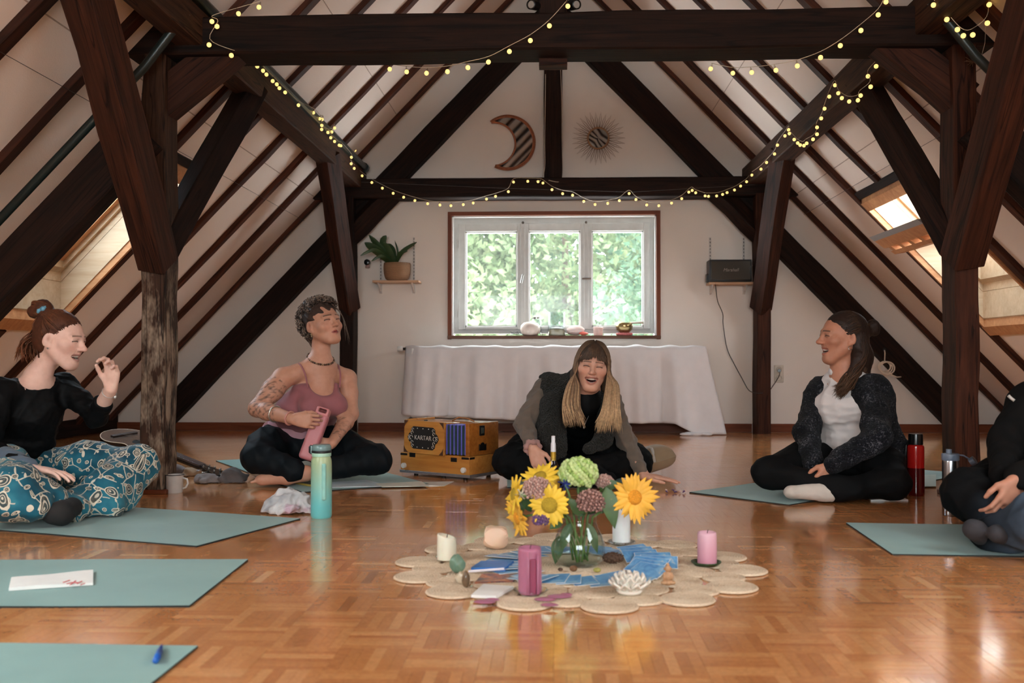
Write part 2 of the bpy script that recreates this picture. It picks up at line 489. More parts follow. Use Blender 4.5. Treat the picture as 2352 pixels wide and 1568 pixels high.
# rafters: children of the ceiling they carry
RAFT = [8.90, 8.28, 7.71, 7.12, 6.49, 5.88, 5.27, 4.62, 4.0, 3.38, 2.76, 2.3, 1.15, .55, -.1, -.5, -1.7, -2.4]
for side in (-1, 1):
    nrm = Vector((side * K, 0, 1)).normalized()
    for yf in RAFT:
        wd = .075; yc = yf - wd/2 + (random.uniform(-.02, .02) if yf < 8.8 else 0)
        cut = any(h0 - .02 < yc < h1 + .02 for h0, h1 in HOLES[side])
        hh = .11
        def rp(x): return Vector(sp(side, x, yc, CIN)) + nrm * (hh/2)
        segs = [(.02, 4.12)] if not cut else [(.02, SXA - .06), (SXB + .06, 4.12)]
        for xa, xb in segs:
            beam('rafter', rp(xb), rp(xa), wd + random.uniform(-.008, .012), hh, RAFTER, nrm, CEIL[side], jit=.005)
    # trimmers of the openings
    for (h0, h1) in HOLES[side]:
        for xx in (SXA - .04,):
            beam('header', Vector(sp(side, xx, h0 - .03, CIN)) + nrm*.06, Vector(sp(side, xx, h1 + .03, CIN)) + nrm*.06, .06, .10, TIMBER, nrm, CEIL[side], jit=.003)
    o = beam('wall_plate', (side*4.08, WF, .13), (side*4.08, WB, .13), .16, .26, TIMBER, (0, 0, 1), CEIL[side])

# thin seams between ceiling boards and screw heads, on the boards
for side in (-1, 1):
    mb = MB()
    for xx in (1.4, 2.12):
        slope_box(mb, side, xx, xx + .004, WF, WB, CP - .0015, CP + .01)
    o = mb.build('board_seam', plain('seam_grey', (176, 154, 140), .9), CEIL[side])

# ---- baseboard, trims
mb = MB()
mb.box(-4.0, -1.9, WB - .02, WB, 0, .075); mb.box(-1.77, 1.77, WB - .02, WB, 0, .075); mb.box(1.9, 4.0, WB - .02, WB, 0, .075)
tag(mb.build('baseboard_back', REDWOOD), kind='structure')
for i, (x0, x1, z0, z1) in enumerate(((W0.x, W1.x, HZ1, W0.z), (W0.x, HX0, W1.z, HZ1), (HX1, W1.x, W1.z, HZ1))):
    L = max(x1 - x0, z1 - z0); horiz = (x1 - x0) > (z1 - z0)
    if horiz: o = beam('trim_%d' % (i+1), (x0, WB - .012, (z0+z1)/2), (x1, WB - .012, (z0+z1)/2), .024, z1 - z0, REDWOOD, jit=.0005)
    else: o = beam('trim_%d' % (i+1), ((x0+x1)/2, WB - .012, z0), ((x0+x1)/2, WB - .012, z1), x1 - x0, .024, REDWOOD, (0, -1, 0), jit=.0005)
    tag(o, kind='structure')

# ---- the gable window: frame, three casements, panes, handles, sill
WIN = empty('window_1', (0, WB + .1, HZ0)); tag(WIN, kind='structure')
def wpart(name, mb, mat, parent=None, **kw):
    o = mb.build(name, mat, None, **kw)
    return world_child(o, parent or WIN)
YW = WB + .10
M_WINWHITE = plain('window_paint', (206, 206, 202), .35, .05, 14)
fx0, fx1, fz0, fz1 = HX0, HX1, HZ0 + .02, HZ1
mb = MB()                                             # outer frame
mb.box(fx0, fx0 + .05, YW, YW + .08, fz0, fz1); mb.box(fx1 - .05, fx1, YW, YW + .08, fz0, fz1)
mb.box(fx0 + .05, fx1 - .05, YW, YW + .08, fz1 - .06, fz1); mb.box(fx0 + .05, fx1 - .05, YW, YW + .08, fz0, fz0 + .035)
frame_o = wpart('window_frame', mb, M_WINWHITE)
mb = MB()
mb.box(HX0 - .001, HX0 + .012, WB - .002, YW, HZ0, HZ1); mb.box(HX1 - .012, HX1 + .001, WB - .002, YW, HZ0, HZ1); mb.box(HX0, HX1, WB - .002, YW, HZ1 - .012, HZ1 + .001)
wpart('reveal', mb, M_WHITE)
def wx(px): return at(px, 640, YW).x
def wz(py): return at(1271, py, YW).z
pz0, pz1 = wz(750), wz(531)
panes = [(wx(1069), wx(1188)), (wx(1214.5), wx(1333)), (wx(1359), wx(1478))]
xs = [fx0 + .05, (panes[0][1] + panes[1][0])/2, (panes[1][1] + panes[2][0])/2, fx1 - .05]
for i, (a, b) in enumerate(panes):
    c0, c1 = xs[i] + (.006 if i else .0), xs[i+1] - (.006 if i < 2 else .0)
    mb = MB(); y0, y1 = YW - .018, YW + .05; z0, z1 = fz0 + .035, fz1 - .06
    mb.rbox(c0, a, y0, y1, z0, z1, .004); mb.rbox(b, c1, y0, y1, z0, z1, .004)
    mb.rbox(a - .001, b + .001, y0, y1, z0, pz0, .004); mb.rbox(a - .001, b + .001, y0, y1, pz1, z1, .004)
    cs = wpart('casement', mb, M_WINWHITE)
    mb = MB(); bw = .012
    mb.box(a, a + bw, y0 + .014, y1, pz0, pz1); mb.box(b - bw, b, y0 + .014, y1, pz0, pz1); mb.box(a, b, y0 + .014, y1, pz0, pz0 + bw); mb.box(a, b, y0 + .014, y1, pz1 - bw, pz1)
    wpart('glazing_bead', mb, M_WHITE, cs)
    mb = MB(); mb.box(a, b, YW + .02, YW + .026, pz0, pz1)
    wpart('pane', mb, M_GLASS, cs)
for x in xs[1:3]:
    mb = MB(); mb.rbox(x - .02, x + .02, YW - .03, YW - .012, fz0 + .035, fz1 - .06, .004); wpart('astragal', mb, M_WINWHITE)
    mb = MB(); mb.ell((x, YW - .03, fz1 - .055), (.012, .012, .012)); wpart('top_bolt', mb, plain('dull_metal', (110, 104, 96), .4, metal=.8))
M_STEEL = plain('brushed_steel', (170, 168, 165), .3, .05, metal=1.0)
mb = MB(); h0 = at(1199, 640, YW - .06); mb.tube([h0 + Vector((-.008, 0, -.04)), h0 + Vector((.01, 0, .04))], .009, 8); mb.tube([h0, h0 + Vector((0, .045, 0))], .008, 8); wpart('window_handle', mb, M_STEEL)
mb = MB(); h0 = at(1347, 640, YW - .06); mb.tube([h0 + Vector((-.04, 0, .0)), h0 + Vector((.04, 0, .002))], .008, 8); mb.tube([h0, h0 + Vector((0, .045, 0))], .008, 8); mb.rbox(h0.x - .008, h0.x + .008, YW - .022, YW - .016, h0.z - .03, h0.z + .03, .003); wpart('window_handle', mb, M_STEEL)
for px in (1050, 1492):
    for py in (560, 720):
        p = at(px, py, YW - .01); mb = MB(); mb.tube([p - Vector((0, 0, .035)), p + Vector((0, 0, .035))], .008, 8); wpart('hinge', mb, M_WINWHITE)
SILLZ = W1.z + .035
mb = MB(); mb.rbox(W0.x, W1.x + .0, WB - .05, YW + .0, SILLZ - .03, SILLZ, .006)
sill = wpart('window_sill', mb, wood_mat('sill_wood', srgb(96, 62, 48), srgb(128, 92, 74), .5, .8))

# ---- roof windows
M_SASHGREY = plain('sash_grey', (150, 152, 156), .4, .05)
def roof_window(n, side, h0, h1, opened=False, detail=True):
    base = Vector(sp(side, (SXA + SXB)/2, (h0 + h1)/2, CP))
    E = empty('window_%d' % n, base); tag(E, kind='structure')
    def part(name, mb, mat, parent=None):
        return world_child(mb.build(name, mat), parent or E)
    co = CP + .42                                       # outer plane
    # lining boards (four), slightly flared
    e = .0015
    for (xa, xb, y0, y1) in ((SXA + e, SXA + .02, h0 + .02, h1 - .02), (SXB - .02, SXB - e, h0 + .02, h1 - .02), (SXA + e, SXB - e, h0 + e, h0 + .02), (SXA + e, SXB - e, h1 - .02, h1 - e)):
        mb = MB(); slope_box(mb, side, xa, xb, y0, y1, CP + .002, CP + .2); part('lining_board', mb, PINE_PALE)
        mb = MB(); slope_box(mb, side, xa, xb, y0, y1, CP + .204, co); part('lining_board', mb, PINE_PALE)
    # pine trim around the opening
    t0, t1 = CP - .055, CP + .004
    for (xa, xb, y0, y1) in ((SXA, SXA + .055, h0, h1), (SXB - .012, SXB + .05, h0 - .03, h1 + .03), (SXA, SXB, h0 - .012, h0 + .012), (SXA, SXB, h1 - .012, h1 + .012)):
        mb = MB(); slope_box(mb, side, xa, xb, y0, y1, t0, t1); part('opening_trim', mb, PINE)
    # outer frame and sash
    f = .05
    for (xa, xb, y0, y1) in ((SXA, SXA + f, h0, h1), (SXB - f, SXB, h0, h1), (SXA + f, SXB - f, h0, h0 + f), (SXA + f, SXB - f, h1 - f, h1)):
        mb = MB(); slope_box(mb, side, xa, xb, y0, y1, co - .16, co + .03); part('roof_frame', mb, PINE_PALE)
    S = MB(); g = .055; xa, xb, y0, y1 = SXA + f + .004, SXB - f - .004, h0 + f + .004, h1 - f - .004
    pieces = ((xa, xa + g, y0, y1), (xb - g, xb, y0, y1), (xa + g, xb - g, y0, y0 + g), (xa + g, xb - g, y1 - g, y1))
    piv = Vector(sp(side, (xa + xb)/2, (y0 + y1)/2, co - .06))
    M = Matrix.Identity(4)
    if opened:
        M = Matrix.Translation(piv + Vector((side*.22, 0, -.17))) @ Matrix.Rotation(math.radians(opened), 4, 'Y') @ Matrix.Translation(-piv)
    for p in pieces: slope_box(S, side, *p, co - .12, co - .03)
    sash = part('sash', S.xf(M), PINE)
    S = MB()
    for p in pieces: slope_box(S, side, *p, co - .03, co + .02)
    part('sash_cover', S.xf(M), M_SASHGREY, sash)
    mb = MB(); slope_box(mb, side, xa + g, xb - g, y0 + g, y1 - g, co - .05, co - .042); part('pane', mb.xf(M), M_RGLASS if n < 4 else M_GLASS, sash)
    mb = MB()
    for yy in np.linspace(y0 + .1, y1 - .1, 5):
        slope_box(mb, side, xa + .004, xa + .05, yy - .03, yy + .03, co - .165, co - .118)
    slope_box(mb, side, xa + .004, xa + .05, y0 + .02, y1 - .02, co - .20, co - .163)
    part('ventilation_bar', mb.xf(M), PINE, sash)
    # a portal only tells the renderer where daylight enters
    L = bpy.data.lights.new('daylight_portal', 'AREA'); L.shape = 'RECTANGLE'; ln = (SXB - SXA) * math.sqrt(1 + K*K)
    L.size = h1 - h0; L.size_y = ln; L.cycles.is_portal = True
    lo = bpy.data.objects.new('daylight_portal', L); COL.objects.link(lo)
    nrm = Vector((side*K, 0, 1)).normalized()
    zax = nrm; xax = Vector((0, 1, 0)); yax = zax.cross(xax)
    Mx = Matrix((xax, yax, zax)).transposed().to_4x4(); Mx.translation = Vector(sp(side, (SXA+SXB)/2, (h0+h1)/2, co + .06)); lo.matrix_world = Mx
    return E
roof_window(2, -1, *HOLES[-1][0])
roof_window(3, 1, *HOLES[1][0], opened=-54)
roof_window(4, -1, *HOLES[-1][1]); roof_window(5, 1, *HOLES[1][1])  # unseen pair, added behind the camera to bring in fill light
def portal(x0, x1, y, z0, z1, back):
    L = bpy.data.lights.new('daylight_portal', 'AREA'); L.shape = 'RECTANGLE'; L.size = x1 - x0; L.size_y = z1 - z0; L.cycles.is_portal = True
    lo = bpy.data.objects.new('daylight_portal', L); COL.objects.link(lo); lo.location = ((x0+x1)/2, y, (z0+z1)/2)
    lo.rotation_euler = (-math.pi/2, 0, 0) if back else (math.pi/2, 0, 0)
portal(HX0, HX1, WB + .32, HZ0, HZ1, True)
portal(-1.6, 1.6, WF - .32, .6, 2.1, False)
W8 = empty('window_6', (0, WF - .1, .6)); tag(W8, kind='structure')  # unseen gable window added behind the camera to brighten the room
mb = MB()
for (a, b, c, d) in ((-1.6, -1.52, .6, 2.1), (1.52, 1.6, .6, 2.1), (-.54, -.46, .6, 2.1), (.46, .54, .6, 2.1), (-1.6, 1.6, .6, .68), (-1.6, 1.6, 2.02, 2.1)):
    mb.box(a, b, WF - .15, WF - .08, c, d)
o = mb.build('window_frame', M_WHITE); o.parent = W8; o.matrix_parent_inverse = Matrix.Translation(-Vector(W8.location))
mb = MB(); mb.box(-1.52, 1.52, WF - .12, WF - .114, .68, 2.02); o = mb.build('pane', M_GLASS); o.parent = W8; o.matrix_parent_inverse = Matrix.Translation(-Vector(W8.location))

# ================================================================== the timber frame
def timber(name, label, cat, *a, group=None, **kw):
    return tag(beam(name, *a, **kw), label, cat, group)
# posts
timber('timber_post', 'weathered grey-brown timber post behind the woman in teal trousers', 'post', (-1.945, 4.84, 0), (-1.945, 4.84, 2.2), .17, .118, TIMBER_WORN, (1, 0, 0), jit=.006, seg=14)
timber('timber_post', 'dark brown timber post between the red bottle and the steel bottle', 'post', (1.94, 4.84, 0), (1.94, 4.84, 2.2), .17, .112, TIMBER_RED, (1, 0, 0), jit=.006, seg=14)
timber('timber_post', 'dark timber post against the gable wall left of the window', 'post', (-1.83, 8.84, 0), (-1.83, 8.84, 2.1), .2, .12, TIMBER, (1, 0, 0))
timber('timber_post', 'dark timber post against the gable wall beside the loudspeaker', 'post', (1.83, 8.84, 0), (1.83, 8.84, 2.1), .2, .12, TIMBER_RED, (1, 0, 0))
# base trims of the near posts
for sx in (-1, 1):
    mb = MB(); mb.rbox(sx*1.94 - .075, sx*1.94 + .075, 4.84 - .105, 4.84 + .105, 0, .02, .004)
    tag(mb.build('post_skirting', REDWOOD), 'flat brown wooden skirting around the foot of the %s near post' % ('weathered left' if sx < 0 else 'dark right'), 'skirting')
# collar beams
cb = timber('collar_beam', 'massive dark collar beam crossing the room overhead in front', 'beam', (-2.34, 4.86, 2.226), (2.34, 4.86, 2.226), .22, .185, TIMBER, jit=.004, seg=14)
timber('collar_beam', 'dark collar beam on the gable wall above the window', 'beam', (-2.25, 8.85, 2.165), (2.25, 8.85, 2.165), .22, .17, TIMBER, jit=.004, seg=14)
b = beam('packing_block', (-.07, 4.94, 2.125), (.07, 4.94, 2.125), .09, .045, TIMBER_RED, jit=.001); b.parent = cb; b.matrix_parent_inverse = cb.matrix_world.inverted() if False else (Matrix.Translation(Vector((-2.34, 4.86, 2.226)))).inverted()
# purlins
timber('purlin', 'dark cracked purlin under the left roof slope with fairy lights', 'beam', (-1.775, WF, 2.27), (-1.775, WB, 2.27), .145, .18, TIMBER_BROWN, jit=.006, seg=18)
timber('purlin', 'rounded brown purlin under the right roof slope draped with fairy lights', 'beam', (1.775, WF, 2.27), (1.775, WB, 2.27), .145, .18, TIMBER_BROWN, jit=.009, seg=18)
# braces along the room
for sx, wd in ((-1, 'left'), (1, 'right')):
    timber('knee_brace', 'broad red-brown knee brace leaning toward the viewer from the %s near post' % wd, 'brace', (sx*1.925, 4.78, 1.12), (sx*1.895, 3.86, 2.24), .15, .15, TIMBER_RED, (0, -1, 1))
    timber('knee_brace', 'black knee brace rising from the %s near post toward the gable' % wd, 'brace', (sx*1.93, 4.82, 1.18), (sx*1.775, 5.80, 2.26), .13, .13, TIMBER, (0, 1, 1))
    timber('knee_brace', 'brown knee brace leaning forward from the %s gable post to the purlin' % wd, 'brace', (sx*1.815, 8.8, 1.10), (sx*1.775, 7.72, 2.26), .13, .15, TIMBER_RED, (0, -1, 1))
    timber('knee_brace', 'short wide brace between the front collar beam and the %s near post' % wd, 'brace', (sx*1.97, 4.86, 1.89), (sx*1.575, 4.86, 2.22), .13, .17, TIMBER_RED, (-sx, 0, 1))
    timber('knee_brace', 'short dark brace between the gable collar beam and the %s gable post' % wd, 'brace', (sx*1.87, 8.88, 1.72), (sx*1.45, 8.88, 2.14), .13, .17, TIMBER, (-sx, 0, 1))
    # struts parallel to the roof
    cm = (3.64 + 3.93)/2; nrm = (sx*K, 0, 1)
    def q(x, y): return (sx*x, y, cm - K*x)
    timber('roof_strut', 'long dark diagonal strut on the gable wall, %s of the king post' % wd, 'beam', q(3.62, 8.93), q(.06, 8.93), .13, .20, TIMBER, nrm, jit=.004, seg=14)
    timber('roof_strut', 'heavy dark diagonal strut beside the %s near post' % wd, 'beam', q(3.62, 4.70), q(1.97, 4.70), .14, .20, TIMBER, nrm, jit=.005)
timber('king_post', 'dark upright king post between the moon mirror and the sun mirror', 'post', (0, 8.93, 2.24), (0, 8.93, 3.72), .13, .165, TIMBER, (1, 0, 0), jit=.003)
timber('king_post', 'dark king post standing on the front collar beam', 'post', (0, 4.87, 2.31), (0, 4.87, 4.1), .13, .15, TIMBER, (1, 0, 0), jit=.003)
timber('ridge_beam', 'dark ridge beam along the top of the roof', 'beam', (0, WF, 4.12), (0, WB, 4.12), .14, .16, TIMBER)
# pipes
M_PIPE = plain('green_black_pipe', (30, 40, 38), .35, .1, metal=.2)
def pipe(label, pts, r=.021):
    E = empty('pipe', pts[0], label, 'pipe'); mb = MB(); mb.tube(pts, r, 10); o = mb.build('pipe_run', M_PIPE, smooth=True); world_child(o, E)
    mb = MB(); p, q_ = Vector(pts[-1]), Vector(pts[-2]); d = (p - q_).normalized(); mb.tube([p - d*.06, p + d*.005], r*1.35, 10); world_child(mb.build('pipe_collar', M_PIPE), E)
pipe('dark green pipe running along the left purlin to the gable wall', [(-1.70, WF + .1, 2.375), (-1.70, 8.9, 2.375)], .032)
pipe('dark pipe sloping down the roof beside the left near strut', [(-1.72, 4.58, 2.28), (-1.80, 4.585, 2.18), (-1.92, 4.59, 2.03), (-3.75, 4.59, .13)], .022)
pipe('dark pipe running above the front collar beam near the right purlin', [(1.83, WF + .1, 2.40), (1.83, 4.62, 2.40)], .03)
pipe('dark pipe sloping down the roof beside the right near strut', [(1.72, 4.58, 2.28), (1.80, 4.585, 2.18), (1.92, 4.59, 2.03), (3.75, 4.59, .13)], .022)
# thin tension wires across the slopes
M_WIRE = plain('thin_wire', (60, 48, 42), .5)
def wire(label, pts, r=.0015):
    mb = MB(); mb.tube(pts, r, 4); tag(mb.build('tension_wire', M_WIRE), label, 'wire')
wire('thin dark wire running along the left roof slope over the rafters', [Vector(sp(-1, 2.25, y, CIN - .01)) for y in (-2.9, 3, 8.9)])
wire('thin dark wire running along the right roof slope over the rafters', [Vector(sp(1, 2.22, y, CIN - .01)) for y in (-2.9, 3, 8.9)])
# ================================================================== smooth solid modelling for people and soft things
def npv(p): return np.array(p, np.float32)
class Sdf:
    def __init__(s): s.p = []
    def cap(s, a, b, ra, rb=None, k=.02, op='+'):
        a, b = npv(a), npv(b); rb = ra if rb is None else rb; r = max(ra, rb)
        s.p.append(('c', (a, b, ra, rb), np.minimum(a, b) - r, np.maximum(a, b) + r, k, op)); return s
    def chain(s, pts, rs, k=.02, op='+'):
        for i in range(len(pts) - 1): s.cap(pts[i], pts[i+1], rs[i], rs[i+1], k, op)
        return s
    def ell(s, c, r, R=None, k=.02, op='+'):
        c = npv(c); r = npv(r); R = np.eye(3, dtype=np.float32) if R is None else np.array(R.to_3x3() if hasattr(R, 'to_3x3') else R, np.float32)
        e = np.sqrt(((R * r[None])**2).sum(1)); s.p.append(('e', (c, r, R), c - e, c + e, k, op)); return s
    def box(s, c, h, R=None, rd=.01, k=.01, op='+'):
        c = npv(c); h = npv(h); R = np.eye(3, dtype=np.float32) if R is None else np.array(R.to_3x3() if hasattr(R, 'to_3x3') else R, np.float32)
        e = (np.abs(R) * h[None]).sum(1); s.p.append(('b', (c, h, R, rd), c - e, c + e, k, op)); return s
    def bounds(s, pad=.03):
        lo = np.min([q[2] for q in s.p if q[5] == '+'], 0) - pad; hi = np.max([q[3] for q in s.p if q[5] == '+'], 0) + pad; return lo, hi
    def grid(s, lo, hi, res):
        n = np.ceil((hi - lo)/res).astype(int) + 1; ax = [(lo[i] + res*np.arange(n[i])).astype(np.float32) for i in range(3)]
        D = np.full(n, 1.0, np.float32)
        for kind, a, bl, bh, k, op in s.p:
            m = k + 3*res; i0 = np.maximum(0, np.floor((bl - m - lo)/res).astype(int)); i1 = np.minimum(n, np.ceil((bh + m - lo)/res).astype(int) + 1)
            if np.any(i1 <= i0): continue
            X, Y, Z = ax[0][i0[0]:i1[0], None, None], ax[1][None, i0[1]:i1[1], None], ax[2][None, None, i0[2]:i1[2]]
            if kind == 'c':
                p, q, ra, rb = a; v = q - p; L2 = float(v @ v) + 1e-12
                x, y, z = X - p[0], Y - p[1], Z - p[2]; t = np.clip((x*v[0] + y*v[1] + z*v[2])/L2, 0, 1)
                d = np.sqrt((x - t*v[0])**2 + (y - t*v[1])**2 + (z - t*v[2])**2) - (ra + (rb - ra)*t)
            else:
                c, h, R = a[:3]; x, y, z = X - c[0], Y - c[1], Z - c[2]
                lx, ly, lz = [x*R[0, j] + y*R[1, j] + z*R[2, j] for j in range(3)]
                if kind == 'e':
                    k0 = np.sqrt((lx/h[0])**2 + (ly/h[1])**2 + (lz/h[2])**2); k1 = np.sqrt((lx/h[0]**2)**2 + (ly/h[1]**2)**2 + (lz/h[2]**2)**2)
                    d = k0*(k0 - 1)/(k1 + 1e-9)
                else:
                    rd = a[3]; qx, qy, qz = np.abs(lx) - h[0] + rd, np.abs(ly) - h[1] + rd, np.abs(lz) - h[2] + rd
                    d = np.sqrt(np.maximum(qx, 0)**2 + np.maximum(qy, 0)**2 + np.maximum(qz, 0)**2) + np.minimum(np.maximum(qx, np.maximum(qy, qz)), 0) - rd
            A = D[i0[0]:i1[0], i0[1]:i1[1], i0[2]:i1[2]]
            if op == '+':
                h_ = np.clip(.5 + .5*(A - d)/k, 0, 1); r_ = A + (d - A)*h_ - k*h_*(1 - h_)
            else:
                d = -d; h_ = np.clip(.5 - .5*(A - d)/k, 0, 1); r_ = A + (d - A)*h_ + k*h_*(1 - h_)
            D[i0[0]:i1[0], i0[1]:i1[1], i0[2]:i1[2]] = r_
        return D
def surf_nets(D, lo, res):
    S = D < 0; c = np.zeros(tuple(x - 1 for x in D.shape), np.int8)
    for i in (0, 1):
        for j in (0, 1):
            for k in (0, 1): c += S[i:S.shape[0]-1+i, j:S.shape[1]-1+j, k:S.shape[2]-1+k]
    act = (c > 0) & (c < 8); idx = np.argwhere(act); n = len(idx)
    vid = np.full(act.shape, -1, np.int32); vid[act] = np.arange(n)
    acc = np.zeros((n, 3)); cnt = np.zeros(n)
    cor = {(i, j, k): D[idx[:, 0]+i, idx[:, 1]+j, idx[:, 2]+k] for i in (0, 1) for j in (0, 1) for k in (0, 1)}
    for a in cor:
        for ax in range(3):
            if a[ax] == 0:
                b = list(a); b[ax] = 1; b = tuple(b); da, db = cor[a], cor[b]; m = (da < 0) != (db < 0)
                t = da[m]/(da[m] - db[m]); p = np.tile(np.array(a, float), (m.sum(), 1)); p[:, ax] += t; acc[m] += p; cnt[m] += 1
    V = lo + res*(idx + acc/cnt[:, None]); F = []
    for ax in range(3):
        sl0 = [slice(1, -1)]*3; sl1 = [slice(1, -1)]*3; sl0[ax] = slice(0, -1); sl1[ax] = slice(1, None)
        s0, s1 = S[tuple(sl0)], S[tuple(sl1)]; e = np.argwhere(s0 != s1)
        ins = s0[tuple(e.T)]; off = np.array([1, 1, 1]); off[ax] = 0; e = e + off; u, w = [x for x in range(3) if x != ax]
        def cell(du, dw): q = e.copy(); q[:, u] += du; q[:, w] += dw; return vid[tuple(q.T)]
        Q = np.stack([cell(-1, -1), cell(0, -1), cell(0, 0), cell(-1, 0)], 1)
        flip = ins if ax != 1 else ~ins
        Q[~flip] = Q[~flip][:, ::-1]; F.append(Q)
    F = np.concatenate(F); F = F[(F >= 0).all(1)]
    return V, F
def vnormals(V, F):
    n = np.cross(V[F[:, 2]] - V[F[:, 0]], V[F[:, 3]] - V[F[:, 1]]); N = np.zeros_like(V)
    for j in range(4): np.add.at(N, F[:, j], n)
    return N/(np.linalg.norm(N, axis=1)[:, None] + 1e-12)
def sdf_object(S, name, mat, parent, res=.006, fine=(), color=None, disp=None, base=None, smooth=1, lo=None, hi=None):
    l, h = S.bounds()
    if lo is not None: l = np.maximum(l, lo)
    if hi is not None: h = np.minimum(h, hi)
    V, F = surf_nets(S.grid(l, h, res), l, res)
    for (fl_, fh_, fr) in fine:
        fl_, fh_ = np.array(fl_, np.float32), np.array(fh_, np.float32)
        cen = V[F].mean(1); keep = ~((cen > fl_ + res*.9) & (cen < fh_ - res*.9)).all(1); F = F[keep]
        v2, f2 = surf_nets(S.grid(fl_, fh_, fr), fl_, fr)
        F = np.concatenate([F, f2 + len(V)]); V = np.concatenate([V, v2])
    used = np.zeros(len(V), bool); used[F.ravel()] = True; rm = np.cumsum(used) - 1; V = V[used]; F = rm[F]
    for _ in range(smooth):
        A = np.zeros_like(V); C = np.zeros(len(V))
        for j in range(4):
            a, b = F[:, j], F[:, (j+1) % 4]; np.add.at(A, a, V[b]); np.add.at(A, b, V[a]); np.add.at(C, a, 1); np.add.at(C, b, 1)
        V = .5*V + .5*A/np.maximum(C, 1)[:, None]
    if disp is not None: V = V + vnormals(V, F)*disp(V)[:, None]
    base = npv(base if base is not None else (parent.location if parent is not None else (0, 0, 0)))
    me = bpy.data.meshes.new(name); me.vertices.add(len(V)); me.vertices.foreach_set('co', (V - base).astype(np.float32).ravel())
    me.loops.add(len(F)*4); me.loops.foreach_set('vertex_index', F.astype(np.int32).ravel()); me.polygons.add(len(F))
    me.polygons.foreach_set('loop_start', np.arange(0, len(F)*4, 4, dtype=np.int32)); me.update(calc_edges=True); me.validate()
    if color is not None:
        ca = me.color_attributes.new('Col', 'FLOAT_COLOR', 'POINT'); C = np.ones((len(V), 4), np.float32); C[:, :3] = color(V); ca.data.foreach_set('color', C.ravel())
    o = link(name, me, mat, parent, True); return o
def folds(seed, amp, scale, stretch=(1, 1, 1), ridge=1.0):
    r = np.random.default_rng(seed); W = r.normal(0, 1, (7, 3))*np.array(stretch); ph = r.uniform(0, 6.28, 7); W /= np.linalg.norm(W, axis=1)[:, None]; fr = scale*r.uniform(.6, 1.7, 7)
    def f(P):
        q = P + .25/scale*np.sin(P[:, [1, 2, 0]]*scale*.8 + ph[:3]); o = np.zeros(len(P))
        for i in range(7): o += (1 - np.abs(np.sin((q @ W[i])*fr[i] + ph[i]))*2*ridge)/(1 + .35*i)
        return amp*o/3
    return f

